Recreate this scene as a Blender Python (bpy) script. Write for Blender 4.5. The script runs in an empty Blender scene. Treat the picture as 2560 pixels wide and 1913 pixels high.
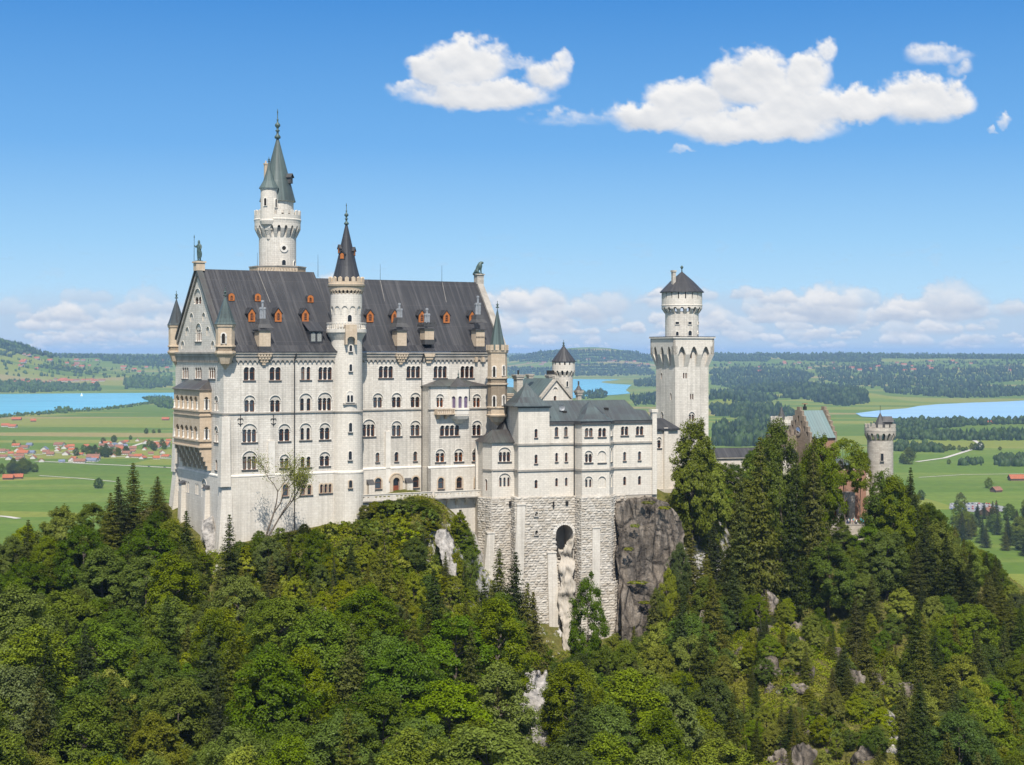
import bpy, bmesh, math, random
import numpy as np
from math import sin, cos, tan, pi, radians, atan2, sqrt, exp, floor
from mathutils import Vector, Matrix, geometry

scn = bpy.context.scene
COL = scn.collection
random.seed(7)
RNG = np.random.default_rng(11)

# ---------------------------------------------------------------- camera, world, sun, exposure
F, CX, V0, CAMZ = 3935.0, 1280.0, 882.0, 200.0      # focal length, principal point and horizon of the 2560 px wide photo; eye height above the valley (m)
cam = bpy.data.objects.new('camera', bpy.data.cameras.new('camera'))
COL.objects.link(cam)
cam.location = (0, 0, CAMZ)
cam.rotation_euler = (radians(90), 0, 0)
cam.data.sensor_width = 36.0
cam.data.lens = 36.0 * F / 2560.0
cam.data.shift_y = -(956.5 - V0) / 2560.0
cam.data.clip_start = 1.0
cam.data.clip_end = 200000.0
scn.camera = cam

SUN_EL = radians(52)
SUN_DIR = Vector((0.07 * cos(SUN_EL), -0.9975 * cos(SUN_EL), sin(SUN_EL)))
world = bpy.data.worlds.new('World')
scn.world = world
world.use_nodes = True
wt = world.node_tree
bg = wt.nodes['Background']
sky_node = wt.nodes.new('ShaderNodeTexSky')
sky_node.sky_type = 'NISHITA'
sky_node.sun_disc = False
sky_node.sun_elevation = SUN_EL
sky_node.sun_rotation = radians(172.5)
sky_node.altitude = 1000.0
sky_node.air_density = 1.0
sky_node.dust_density = 0.3
sky_node.ozone_density = 2.5
SKY_S = 0.09
bg.inputs[1].default_value = SKY_S
tc_ = wt.nodes.new('ShaderNodeTexCoord')
sx_ = wt.nodes.new('ShaderNodeSeparateXYZ')
rp_ = wt.nodes.new('ShaderNodeValToRGB')
for e_, (p_, c_) in zip([rp_.color_ramp.elements[0], rp_.color_ramp.elements[1]] + [rp_.color_ramp.elements.new(.5) for _ in range(4)],
                        [(0.0, (.42, .60, .76)), (1.0, (.025, .11, .33)), (.03, (.39, .60, .78)), (.07, (.27, .51, .76)), (.13, (.13, .355, .69)), (.22, (.048, .225, .57))]):
    e_.position, e_.color = p_, (*c_, 1)
sc_ = wt.nodes.new('ShaderNodeVectorMath')
sc_.operation = 'SCALE'
sc_.inputs[3].default_value = 1.0 / SKY_S
mx_ = wt.nodes.new('ShaderNodeMix')
mx_.data_type = 'RGBA'
mx_.inputs[0].default_value = 0.94
wt.links.new(tc_.outputs['Generated'], sx_.inputs[0])
wt.links.new(sx_.outputs[2], rp_.inputs[0])
wt.links.new(rp_.outputs[0], sc_.inputs[0])
wt.links.new(sky_node.outputs[0], mx_.inputs[6])
wt.links.new(sc_.outputs[0], mx_.inputs[7])
wt.links.new(mx_.outputs[2], bg.inputs[0])
sun = bpy.data.objects.new('sun', bpy.data.lights.new('sun', 'SUN'))
COL.objects.link(sun)
sun.rotation_euler = SUN_DIR.to_track_quat('Z', 'Y').to_euler()
sun.data.energy = 5.0
sun.data.angle = radians(0.53)
sun.data.color = (1.0, 0.955, 0.89)
HAZE = 3.5e-5
vs = scn.view_settings
vs.view_transform = 'Standard'
vs.look = 'None'
vs.exposure = 0.32
vs.gamma = 1.0
vs.use_curve_mapping = False
cy = scn.cycles
cy.max_bounces = 6
cy.diffuse_bounces = 3
cy.glossy_bounces = 2
cy.transmission_bounces = 2
cy.transparent_max_bounces = 8
cy.volume_bounces = 0
cy.use_denoising = True

# ---------------------------------------------------------------- mesh collecting helpers
BASE = {}                                           # base height of every building Empty (its children are written in absolute heights)


class MB:
    """Collects faces and links them as ONE mesh object."""
    def __init__(s):
        s.v, s.f, s.m, s.uv = [], [], [], {}

    def add(s, vs, fs, m=0, uvs=None):
        o = len(s.v)
        s.v.extend(vs)
        for i, f in enumerate(fs):
            if uvs is not None:
                s.uv[len(s.f)] = uvs[i]
            s.f.append([o + k for k in f])
            s.m.append(m)
        return s

    def box(s, x0, x1, y0, y1, z0, z1, m=0, fn=None):
        p = [(x, y, z) for z in (z0, z1) for y in (y0, y1) for x in (x0, x1)]
        if fn:
            p = [fn(*q) for q in p]
        return s.add(p, [(0, 2, 3, 1), (4, 5, 7, 6), (0, 1, 5, 4), (2, 6, 7, 3), (0, 4, 6, 2), (1, 3, 7, 5)], m)

    def prism(s, poly, z0, z1, m=0, top=None, cap=True):
        n = len(poly)
        top = top or poly
        p = [(x, y, z0) for x, y in poly] + [(x, y, z1) for x, y in top]
        fs = [(i, (i + 1) % n, n + (i + 1) % n, n + i) for i in range(n)]
        if cap:
            fs += [tuple(range(n - 1, -1, -1)), tuple(range(n, 2 * n))]
        return s.add(p, fs, m)

    def cone(s, poly, z0, apex, m=0, rings=None):
        """Roof over a polygon to an apex; rings = [(fraction to the apex, height fraction)] makes a concave sweep."""
        rings = rings or []
        n = len(poly)
        prev = [(x, y, z0) for x, y in poly]
        for t, h in rings:
            cur = [(x + (apex[0] - x) * t, y + (apex[1] - y) * t, z0 + (apex[2] - z0) * h) for x, y in poly]
            s.add(prev + cur, [(i, (i + 1) % n, n + (i + 1) % n, n + i) for i in range(n)], m)
            prev = cur
        s.add(prev + [apex], [(i, (i + 1) % n, n) for i in range(n)], m)
        return s

    def lathe(s, cx, cy_, prof, n=24, a0=0.0, a1=2 * pi, m=0):
        full = abs(a1 - a0 - 2 * pi) < 1e-6
        k = n if full else n + 1
        vs, fs, uvs = [], [], []
        for r, z in prof:
            for i in range(k):
                a = a0 + (a1 - a0) * i / n
                vs.append((cx + r * cos(a), cy_ + r * sin(a), z))
        rr = max(r for r, z in prof)
        acc = [0.0]
        for (r0, z0), (r1, z1) in zip(prof, prof[1:]):
            acc.append(acc[-1] + sqrt((r1 - r0) ** 2 + (z1 - z0) ** 2))
        sg = 1 if prof[-1][1] >= prof[0][1] else -1
        for j in range(len(prof) - 1):
            for i in range(n):
                i2 = (i + 1) % k
                fs.append((j * k + i, j * k + i2, (j + 1) * k + i2, (j + 1) * k + i))
                u0, u1 = rr * (a1 - a0) * i / n, rr * (a1 - a0) * (i + 1) / n
                w0, w1 = prof[0][1] + sg * acc[j], prof[0][1] + sg * acc[j + 1]
                uvs.append([(u0, w0), (u1, w0), (u1, w1), (u0, w1)])
        return s.add(vs, fs, m, uvs)

    def tube(s, p0, p1, r0, r1=None, n=6, m=0):
        r1 = r0 if r1 is None else r1
        p0, p1 = Vector(p0), Vector(p1)
        d = (p1 - p0).normalized()
        a = d.orthogonal().normalized()
        b = d.cross(a)
        vs = [tuple(p + (a * cos(2 * pi * i / n) + b * sin(2 * pi * i / n)) * r) for p, r in ((p0, r0), (p1, r1)) for i in range(n)]
        fs = [(i, (i + 1) % n, n + (i + 1) % n, n + i) for i in range(n)] + [tuple(range(n - 1, -1, -1)), tuple(range(n, 2 * n))]
        return s.add(vs, fs, m)

    def plate(s, fn, outer, holes=(), b0=0.0, b1=0.3, m=0, back=True):
        """A slab with openings: outline and holes in (a, z) of a facet, front at depth b0, back at b1."""
        loops = [list(outer)] + [list(h) for h in holes]
        flat = [p for l in loops for p in l]
        tri = geometry.tessellate_polygon([[Vector((p[0], p[1], 0)) for p in l] for l in loops])
        n = len(flat)
        vs = [fn(a, b0, z) for a, z in flat]
        fs = [tuple(t) for t in tri]
        # make every front triangle wind the same way
        fx = []
        for t in fs:
            (ax, ay), (bx, by), (cx_, cy_) = (flat[i] for i in t)
            fx.append(t if (bx - ax) * (cy_ - ay) - (by - ay) * (cx_ - ax) > 0 else t[::-1])
        fs = fx
        if b1 is not None and b1 > b0:
            vs += [fn(a, b1, z) for a, z in flat]
            if back:
                fs = fs + [tuple(n + i for i in t[::-1]) for t in fs]
            o = 0
            for l in loops:
                k = len(l)
                ar = sum(l[i][0] * l[(i + 1) % k][1] - l[(i + 1) % k][0] * l[i][1] for i in range(k))
                hole = l is not loops[0]
                for i in range(k):
                    j = (i + 1) % k
                    q = (o + i, n + o + i, n + o + j, o + j)
                    fs.append(q if (ar > 0) != False and not hole or (ar < 0 and hole) else q[::-1])
                o += k
        return s.add(vs, fs, m)

    def mesh(s, name, mats, smooth=False):
        me = bpy.data.meshes.new(name)
        me.from_pydata(s.v, [], s.f)
        for mt in mats:
            me.materials.append(mt)
        if len(mats) > 1:
            me.polygons.foreach_set('material_index', s.m)
        uvl = me.uv_layers.new(name='UVMap')
        out = []
        vv = s.v
        for i, f in enumerate(s.f):
            if i in s.uv:
                out.extend(s.uv[i])
                continue
            a, b, c = Vector(vv[f[0]]), Vector(vv[f[1]]), Vector(vv[f[2]])
            nn = (b - a).cross(c - a)
            if nn.length < 1e-9 and len(f) > 3:
                nn = (c - a).cross(Vector(vv[f[3]]) - a)
            nn = nn.normalized() if nn.length > 1e-12 else Vector((0, 0, 1))
            h = sqrt(nn.x ** 2 + nn.y ** 2)
            if h > 0.3:
                tx, ty = -nn.y / h, nn.x / h
                if tx < -0.7071 or (abs(tx) <= 0.7071 and ty < 0):
                    tx, ty = -tx, -ty
                for k in f:
                    p = vv[k]
                    out.append((p[0] * tx + p[1] * ty, p[2] / h))
            else:
                out.extend((vv[k][0], vv[k][1]) for k in f)
        uvl.data.foreach_set('uv', np.array(out, dtype=np.float32).ravel())
        if smooth:
            me.polygons.foreach_set('use_smooth', [True] * len(me.polygons))
        me.update()
        return me

    def build(s, name, mats, parent=None, smooth=False):
        if not isinstance(mats, (list, tuple)):
            mats = [mats]
        o = bpy.data.objects.new(name, s.mesh(name, mats, smooth))
        COL.objects.link(o)
        if parent is not None:
            o.parent = parent
            if parent.name in BASE:
                o.location.z = -BASE[parent.name]
        return o


def tag(o, label=None, cat=None, group=None, kind=None):
    for k, v in (('label', label), ('category', cat), ('group', group), ('kind', kind)):
        if v:
            o[k] = v
    return o


def thing(name, label, cat, loc=(0, 0, 0), rz=0.0, group=None, base=None):
    o = bpy.data.objects.new(name, None)
    COL.objects.link(o)
    o.empty_display_size = 0.5
    o.location = loc
    o.rotation_euler.z = rz
    if base is not None:
        o.location.z = base
        BASE[o.name] = base
    return tag(o, label, cat, group)


def copy_tree(o, parent=None):
    c = o.copy()
    COL.objects.link(c)
    c.parent = parent
    for ch in list(o.children):
        copy_tree(ch, c)
    return c


# ---------------------------------------------------------------- material helpers
class NT:
    def __init__(s, name):
        s.mat = bpy.data.materials.new(name)
        s.mat.use_nodes = True
        s.t = s.mat.node_tree
        s.p = s.t.nodes['Principled BSDF']
        s.out = s.t.nodes['Material Output']
        s.p.inputs['Roughness'].default_value = 0.85
        s.p.inputs['Specular IOR Level'].default_value = 0.25

    def n(s, typ, **kw):
        nd = s.t.nodes.new('ShaderNode' + typ)
        ins = kw.pop('i', {})
        for k, v in kw.items():
            setattr(nd, k, v)
        for k, v in ins.items():
            s.set(nd.inputs[k], v)
        return nd

    def set(s, inp, v):
        if hasattr(v, 'is_linked') or isinstance(v, bpy.types.NodeSocket):
            s.t.links.new(v, inp)
        else:
            inp.default_value = v if not (isinstance(v, tuple) and len(v) == 3 and inp.type == 'RGBA') else (*v, 1.0)

    def math(s, op, a, b=0.0, c=None, clamp=False):
        nd = s.n('Math', operation=op, use_clamp=clamp)
        s.set(nd.inputs[0], a)
        s.set(nd.inputs[1], b)
        if c is not None:
            s.set(nd.inputs[2], c)
        return nd.outputs[0]

    def mix(s, fac, a, b, mode='MIX'):
        nd = s.n('Mix', data_type='RGBA', blend_type=mode)
        s.set(nd.inputs[0], fac)
        s.set(nd.inputs[6], a)
        s.set(nd.inputs[7], b)
        return nd.outputs[2]

    def noise(s, vec, scale, detail=4.0, rough=0.55):
        nd = s.n('TexNoise')
        nd.inputs['Scale'].default_value = scale
        nd.inputs['Detail'].default_value = detail
        nd.inputs['Roughness'].default_value = rough
        if vec is not None:
            s.set(nd.inputs['Vector'], vec)
        return nd.outputs[0]

    def ramp(s, fac, stops):
        nd = s.n('ValToRGB')
        el = nd.color_ramp.elements
        while len(el) < len(stops):
            el.new(0.5)
        for e, (p, c) in zip(el, stops):
            e.position = p
            e.color = (*c, 1.0) if len(c) == 3 else c
        s.set(nd.inputs[0], fac)
        return nd.outputs[0]

    def uv(s, sx=1.0, sy=1.0):
        t = s.n('UVMap', uv_map='UVMap')
        if sx == 1 and sy == 1:
            return t.outputs[0]
        m = s.n('Mapping')
        m.inputs['Scale'].default_value = (sx, sy, 1)
        s.set(m.inputs[0], t.outputs[0])
        return m.outputs[0]

    def pos(s, sx=1.0, sy=1.0, sz=1.0):
        g = s.n('NewGeometry')
        m = s.n('Mapping')
        m.inputs['Scale'].default_value = (sx, sy, sz)
        s.set(m.inputs[0], g.outputs['Position'])
        return m.outputs[0]

    def bump(s, h, strength=0.5, dist=0.1):
        b = s.n('Bump')
        b.inputs['Strength'].default_value = strength
        b.inputs['Distance'].default_value = dist
        s.set(b.inputs['Height'], h)
        s.t.links.new(b.outputs[0], s.p.inputs['Normal'])

    def base(s, c, rough=None, spec=None, metal=None):
        s.set(s.p.inputs['Base Color'], c)
        if rough is not None:
            s.set(s.p.inputs['Roughness'], rough)
        if spec is not None:
            s.p.inputs['Specular IOR Level'].default_value = spec
        if metal is not None:
            s.p.inputs['Metallic'].default_value = metal
        return s.mat


def stone(name, c1, c2, joint, bw=1.05, bh=0.42, stain=0.35, joint_w=0.018, bump=0.35, stain_col=(0.24, 0.22, 0.19)):
    """Coursed ashlar: brick courses with tone per block, weather streaks and patches."""
    t = NT(name)
    uv = t.uv()
    br = t.n('TexBrick', i={'Vector': uv})
    br.offset = 0.5
    br.inputs['Scale'].default_value = 1.0
    br.inputs['Brick Width'].default_value = bw
    br.inputs['Row Height'].default_value = bh
    br.inputs['Mortar Size'].default_value = joint_w
    br.inputs['Mortar Smooth'].default_value = 0.3
    br.inputs['Bias'].default_value = -0.1
    t.set(br.inputs['Color1'], c1)
    t.set(br.inputs['Color2'], c2)
    t.set(br.inputs['Mortar'], joint)
    big = t.noise(t.uv(0.09, 0.06), 1.0, 5.0, 0.6)
    streak = t.noise(t.uv(1.5, 0.035), 1.0, 4.0, 0.65)
    f = t.math('MULTIPLY', t.math('SUBTRACT', t.math('ADD', big, streak), 0.86), 1.9 * stain, clamp=True)
    col = t.mix(f, br.outputs[0], stain_col)
    fine = t.noise(t.uv(), 2.2, 3.0, 0.6)
    col = t.mix(0.12, col, t.ramp(fine, [(0.3, (0.28, 0.27, 0.25)), (0.7, (0.95, 0.93, 0.9))]), 'OVERLAY')
    t.bump(t.math('ADD', t.math('MULTIPLY', br.outputs[1], -1.0), t.math('MULTIPLY', fine, 0.6)), bump, 0.06)
    return t.base(col, 0.9, 0.2)


def metal_roof(name, dark, light, tint, tint_amt, seam=0.62, rough=0.5):
    """Standing seam sheet metal: seams up the slope, long pale run-off streaks, patina."""
    t = NT(name)
    sx = t.n('SeparateXYZ', i={0: t.uv()})
    fr = t.math('FRACT', t.math('DIVIDE', sx.outputs[0], seam))
    ridge = t.math('LESS_THAN', t.math('ABSOLUTE', t.math('SUBTRACT', fr, 0.5)), 0.07)
    panel = t.n('TexWhiteNoise', noise_dimensions='1D', i={'W': t.math('FLOOR', t.math('DIVIDE', sx.outputs[0], seam))})
    st = t.noise(t.uv(1.6, 0.05), 1.0, 5.0, 0.65)
    big = t.noise(t.uv(0.12, 0.09), 1.0, 4.0, 0.6)
    f = t.math('MULTIPLY', t.math('SUBTRACT', t.math('ADD', st, t.math('MULTIPLY', panel.outputs[0], 0.18)), 0.56), 2.2, clamp=True)
    col = t.mix(f, dark, light)
    f2 = t.math('MULTIPLY', t.math('SUBTRACT', t.math('ADD', big, t.math('MULTIPLY', st, 0.4)), 0.72 - tint_amt * 0.5), 2.5, clamp=True)
    col = t.mix(t.math('MULTIPLY', f2, tint_amt), col, tint)
    col = t.mix(t.math('MULTIPLY', ridge, 0.35), col, (0.02, 0.02, 0.02))
    row = t.math('LESS_THAN', t.math('FRACT', t.math('DIVIDE', sx.outputs[1], 6.1)), 0.015)
    col = t.mix(t.math('MULTIPLY', row, 0.3), col, light)
    t.bump(t.math('ADD', ridge, t.math('MULTIPLY', big, 0.4)), 0.5, 0.05)
    return t.base(col, rough, 0.4)


def plain(name, c, rough=0.8, var=0.25, scale=0.8, spec=0.25, metal=0.0):
    t = NT(name)
    n = t.noise(t.pos(), scale, 4.0, 0.6)
    d = tuple(x * (1 - var) for x in c)
    l = tuple(min(1.0, x * (1 + var)) for x in c)
    return t.base(t.ramp(n, [(0.3, d), (0.7, l)]), rough, spec, metal)


M = {}
M['ashlar'] = stone('limestone_ashlar', (0.62, 0.565, 0.485), (0.535, 0.485, 0.415), (0.37, 0.335, 0.285), 1.1, 0.46, 0.75, 0.022)
M['smooth'] = stone('smooth_limestone', (0.61, 0.555, 0.475), (0.55, 0.495, 0.42), (0.42, 0.385, 0.335), 1.3, 0.55, 0.8, 0.016, 0.15, (0.33, 0.30, 0.25))
M['beige'] = stone('warm_sandstone', (0.50, 0.40, 0.29), (0.45, 0.35, 0.245), (0.34, 0.27, 0.2), 1.4, 0.6, 0.4, 0.012, 0.2, (0.25, 0.19, 0.13))
M['trim'] = plain('pale_trim_stone', (0.61, 0.56, 0.485), 0.85, 0.12, 0.7)
M['trim_dark'] = plain('weathered_cornice', (0.30, 0.27, 0.23), 0.9, 0.25, 0.5)
M['kem'] = stone('clean_limestone', (0.62, 0.56, 0.475), (0.555, 0.50, 0.425), (0.40, 0.365, 0.315), 1.1, 0.45, 0.6, 0.02, 0.25, (0.36, 0.33, 0.28))
M['gate_stone'] = stone('old_grey_stone', (0.46, 0.41, 0.34), (0.34, 0.30, 0.25), (0.24, 0.21, 0.18), 1.2, 0.5, 0.5)
M['brown_stone'] = stone('brown_sandstone', (0.26, 0.20, 0.145), (0.20, 0.15, 0.105), (0.14, 0.11, 0.08), 1.0, 0.4, 0.4)
M['brick'] = stone('red_brick', (0.29, 0.14, 0.09), (0.24, 0.115, 0.07), (0.34, 0.25, 0.18), 0.5, 0.16, 0.3, 0.02, 0.2, (0.25, 0.1, 0.06))
M['roof'] = metal_roof('dark_sheet_roof', (0.020, 0.020, 0.023), (0.092, 0.086, 0.085), (0.15, 0.14, 0.13), 0.16)
M['roof_brown'] = metal_roof('brown_sheet_roof', (0.045, 0.038, 0.036), (0.10, 0.085, 0.075), (0.17, 0.25, 0.22), 0.25)
M['roof_patina'] = metal_roof('patinated_sheet_roof', (0.038, 0.040, 0.042), (0.075, 0.088, 0.088), (0.13, 0.21, 0.20), 0.3)
M['verdigris'] = metal_roof('verdigris_roof', (0.045, 0.058, 0.054), (0.088, 0.115, 0.104), (0.14, 0.205, 0.185), 0.4, 0.8)
M['green_roof'] = metal_roof('pale_green_roof', (0.14, 0.20, 0.195), (0.20, 0.275, 0.265), (0.16, 0.11, 0.085), 0.25, 1.0)
M['bronze'] = plain('verdigris_bronze', (0.05, 0.082, 0.07), 0.55, 0.5, 3.0, 0.5)
M['lead'] = plain('dark_sheet_lead', (0.055, 0.052, 0.05), 0.6, 0.3, 0.8, 0.4)
M['iron'] = plain('black_iron', (0.02, 0.02, 0.02), 0.6, 0.2, 2.0, 0.4)
M['zinc'] = plain('zinc_pipe', (0.24, 0.245, 0.25), 0.45, 0.2, 2.0, 0.5)
M['wood'] = plain('orange_timber', (0.38, 0.125, 0.032), 0.7, 0.25, 3.0)
M['frame'] = plain('brown_window_frame', (0.16, 0.06, 0.025), 0.7, 0.3, 3.0)
g_ = NT('dark_window_glass')
M['glass'] = g_.base((0.012, 0.012, 0.014), 0.12, 0.5)
g_ = NT('curtained_glass')
M['glass2'] = g_.base((0.10, 0.095, 0.085), 0.2, 0.5)
g_ = NT('reflecting_glass')
M['glass3'] = g_.base((0.035, 0.04, 0.045), 0.05, 0.8)
GLS = ['glass'] * 6 + ['glass2'] + ['glass3'] * 2
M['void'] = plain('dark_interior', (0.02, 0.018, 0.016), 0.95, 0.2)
M['door'] = plain('red_brown_door', (0.20, 0.055, 0.025), 0.7, 0.3, 2.0)


# ---------------------------------------------------------------- building frames: photo points onto a building's own planes
def q(o, x, y, s=4.132):
    return o[0] + x / s, o[1] + y / s


CA, CB, CC, CD, CE = (380, 640), (380, 960), (800, 640), (800, 960), (1200, 840)


class Frame:
    def __init__(s, u0, d0, th):
        s.th = radians(th)
        s.ex, s.ey = (cos(s.th), sin(s.th)), (-sin(s.th), cos(s.th))
        s.o = ((u0 - CX) / F * d0, d0)

    def loc(s, wx, wy):
        dx, dy = wx - s.o[0], wy - s.o[1]
        return dx * s.ex[0] + dy * s.ex[1], dx * s.ey[0] + dy * s.ey[1]

    def world(s, x, y):
        return s.o[0] + x * s.ex[0] + y * s.ey[0], s.o[1] + x * s.ex[1] + y * s.ey[1]

    def ray(s, u, v):
        """Camera position and ray direction in the frame."""
        c = s.loc(0, 0)
        d = ((u - CX) / F, 1.0)
        return Vector((c[0], c[1], CAMZ)), Vector((d[0] * s.ex[0] + d[1] * s.ex[1], d[0] * s.ey[0] + d[1] * s.ey[1], -(v - V0) / F))

    def at_depth(s, u, d):
        return s.loc((u - CX) / F * d, d)

    def hit(s, u, v, p, nrm):
        c, d = s.ray(u, v)
        t = (Vector(p) - c).dot(Vector(nrm)) / d.dot(Vector(nrm))
        return c + d * t

    def facet(s, x0, y0, ang=0.0):
        return Facet(s, x0, y0, radians(ang))


class Facet:
    """A vertical wall plane: a runs left to right seen from outside, b into the wall."""
    def __init__(s, fr, x0, y0, a):
        s.fr, s.x0, s.y0 = fr, x0, y0
        s.d, s.n = (cos(a), sin(a)), (-sin(a), cos(a))

    def fn(s, a, b, z):
        return (s.x0 + a * s.d[0] + b * s.n[0], s.y0 + a * s.d[1] + b * s.n[1], z)

    def px(s, u, v, off=0.0):
        p = s.fr.hit(u, v, s.fn(0, off, 0), (s.n[0], s.n[1], 0))
        return (p.x - s.x0) * s.d[0] + (p.y - s.y0) * s.d[1], p.z


def arch(a, z0, w, h, n=8, point=0.0):
    """Round (or pointed) arched outline centred on a."""
    r = w / 2
    hh = h - r * (1 + point)
    pts = [(a - r, z0), (a + r, z0)]
    for i in range(n + 1):
        t = pi * i / n
        pts.append((a + r * cos(t), z0 + hh + r * (1 + point) * sin(t) ** (1.0 if not point else 0.85)))
    return pts


def lights(a, z0, w, h, k):
    """One opening under k small arches."""
    lw = w / k
    r = lw / 2 * 0.9
    pts = [(a - w / 2 + lw * 0.05, z0), (a + w / 2 - lw * 0.05, z0)]
    for j in range(k - 1, -1, -1):
        c = a - w / 2 + lw * (j + 0.5)
        for i in range(7):
            t = pi * i / 6
            pts.append((c + r * cos(t), z0 + h - r + r * sin(t)))
    return pts


def ring(mb, fn, a, z, r0, r1, b0, b1, n=10, m=0, t0=0.0, t1=pi):
    out = [(a + r1 * cos(t0 + (t1 - t0) * i / n), z + r1 * sin(t0 + (t1 - t0) * i / n)) for i in range(n + 1)]
    inn = [(a + r0 * cos(t0 + (t1 - t0) * i / n), z + r0 * sin(t0 + (t1 - t0) * i / n)) for i in range(n, -1, -1)]
    mb.plate(fn, out + inn, (), b0, b1, m)


class Wall:
    def __init__(s, facet, outline, b0=0.0, b1=0.7):
        s.fc, s.outline, s.b0, s.b1, s.holes = facet, outline, b0, b1, []

    def rect(s, a0, a1, z0, z1):
        pass

    def into(s, mb, m=0):
        mb.plate(s.fc.fn, s.outline, s.holes, s.b0, s.b1, m)


def column(parent, fn, a, z0, z1, b, r=0.12):
    c = fn(a, b, 0)
    mb = MB()
    h = z1 - z0
    mb.lathe(c[0], c[1], [(r * 1.7, z0), (r * 1.7, z0 + 0.14), (r, z0 + 0.24), (r * 0.9, z1 - 0.32), (r * 1.1, z1 - 0.28), (r * 1.9, z1 - 0.1), (r * 1.9, z1)], 8)
    return mb.build('column', M['trim'], parent, smooth=False)


def window(parent, wall, a, z0, w, h, kind='n', k=1, wood='frame', sill=True, surround=None, hood=True, col_r=0.12, mat='ashlar', glass='glass', point=0.0):
    """kind: 'n' = k lights under small arches with columns; 'arch' = the same recessed under one big arch;
    'sep' = k separate lights; 'blind' = filled arch niche; 'archsep' = separate lights in an arched recess."""
    fn, b0 = wall.fc.fn, wall.b0
    f = MB()
    depth = b0 + 0.32
    cols = []
    panes = []
    if kind == 'n':
        if k == 1:
            o = arch(a, z0, w, h, 8, point)
        else:
            o = lights(a, z0, w, h, k)
        wall.holes.append(o)
        panes.append((a, w, z0, h))
        if k > 1:
            lw = w / k
            cols = [(a - w / 2 + lw * j, z0, z0 + h - lw * 0.45, b0 + 0.16) for j in range(1, k)]
            if hood:
                for j in range(k):
                    ring(f, fn, a - w / 2 + lw * (j + .5), z0 + h - lw / 2, lw * 0.46, lw * 0.6, b0 - 0.07, b0 + 0.02, 8, 0, 0.12 if j < k - 1 else -0.2, pi - (0.12 if j > 0 else -0.2))
        elif hood:
            ring(f, fn, a, z0 + h - w / 2, w * 0.51, w * 0.51 + 0.16, b0 - 0.05, b0 + 0.02, 8)
    elif kind in ('arch', 'archsep', 'blind'):
        wall.holes.append(arch(a, z0, w, h, 14))
        if kind == 'blind':
            f.plate(fn, arch(a, z0 - 0.05, w + 0.1, h + 0.05, 14), (), b0 + 0.22, b0 + 0.4, 1)
        else:
            hh = min(h - w * 0.34, h * 0.72)
            if kind == 'arch':
                holes = [lights(a, z0, w * 0.9, hh, k)]
                lw = w * 0.9 / k
                cols = [(a - w * 0.45 + lw * j, z0, z0 + hh - lw * 0.45, b0 + 0.30) for j in range(1, k)]
                cols += [(a + sg * (w * 0.5 - 0.08), z0, z0 + hh - lw * 0.45, b0 + 0.14) for sg in (-1, 1)]
            else:
                lw = w / k
                holes = [arch(a - w / 2 + lw * (j + .5), z0 + 0.02, lw * 0.56, hh) for j in range(k)]
            f.plate(fn, arch(a, z0 - 0.05, w + 0.1, h + 0.05, 14), holes, b0 + 0.22, b0 + 0.44, 1)
            panes.append((a, w * 0.92, z0, hh))
            depth = b0 + 0.55
        if hood:
            ring(f, fn, a, z0 + h - w / 2, w * 0.5, w * 0.5 + 0.17, b0 - 0.06, b0 + 0.02, 14)
    elif kind == 'sep':
        lw = w / k
        ow = lw * 0.62
        for j in range(k):
            c = a - w / 2 + lw * (j + .5)
            wall.holes.append(arch(c, z0, ow, h, 8))
            panes.append((c, ow, z0, h))
            if hood:
                ring(f, fn, c, z0 + h - ow / 2, ow * 0.52, ow * 0.52 + 0.2, b0 - 0.05, b0 + 0.02, 8)
    if surround:
        for (c, ow, zz, h_) in (panes if kind == 'sep' else [(a, w, z0, h)]):
            out = arch(c, zz - 0.25, ow + 0.64, h_ + 0.55, 10)
            f.plate(fn, out, [arch(c, zz, ow, h_, 8)], b0 - 0.06, b0 + 0.01, 2)
    if not f.f:
        f.plate(fn, [(a - w / 2 - 0.08, z0 - 0.02), (a + w / 2 + 0.08, z0 - 0.02), (a + w / 2 + 0.08, z0 + 0.06), (a - w / 2 - 0.08, z0 + 0.06)], (), b0 - 0.04, b0 + 0.05)
    win = f.build('window', [M['trim'], M[mat], M[surround or 'beige']], parent)
    for (c, ow, zz, h_) in panes:
        p = MB()
        p.plate(fn, [(c - ow / 2 - 0.05, zz - 0.05), (c + ow / 2 + 0.05, zz - 0.05), (c + ow / 2 + 0.05, zz + h_ + 0.02), (c - ow / 2 - 0.05, zz + h_ + 0.02)], (), depth, depth + 0.05)
        kk = k if kind in ('n', 'arch') else 1
        lw = ow / kk
        for j in range(kk):
            for e in (-0.42, 0.42) if kk == 1 else (-0.36, 0.36):
                x = c - ow / 2 + lw * (j + 0.5) + e * lw
                p.plate(fn, [(x - 0.045, zz), (x + 0.045, zz), (x + 0.045, zz + h_ * 0.94), (x - 0.045, zz + h_ * 0.94)], (), depth - 0.07, depth - 0.005, 1, back=False)
        p.plate(fn, [(c - ow / 2, zz + h_ * 0.55), (c + ow / 2, zz + h_ * 0.55), (c + ow / 2, zz + h_ * 0.55 + 0.07), (c - ow / 2, zz + h_ * 0.55 + 0.07)], (), depth - 0.08, depth - 0.008, 1, back=False)
        p.plate(fn, [(c - ow / 2, zz), (c + ow / 2, zz), (c + ow / 2, zz + 0.1), (c - ow / 2, zz + 0.1)], (), depth - 0.08, depth - 0.008, 1, back=False)
        p.build('pane', [M[random.choice(GLS) if glass == 'glass' else glass], M[wood]], win)
    for (ca, c0, c1, cb) in cols:
        column(win, fn, ca, c0, c1, cb, col_r)
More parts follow.
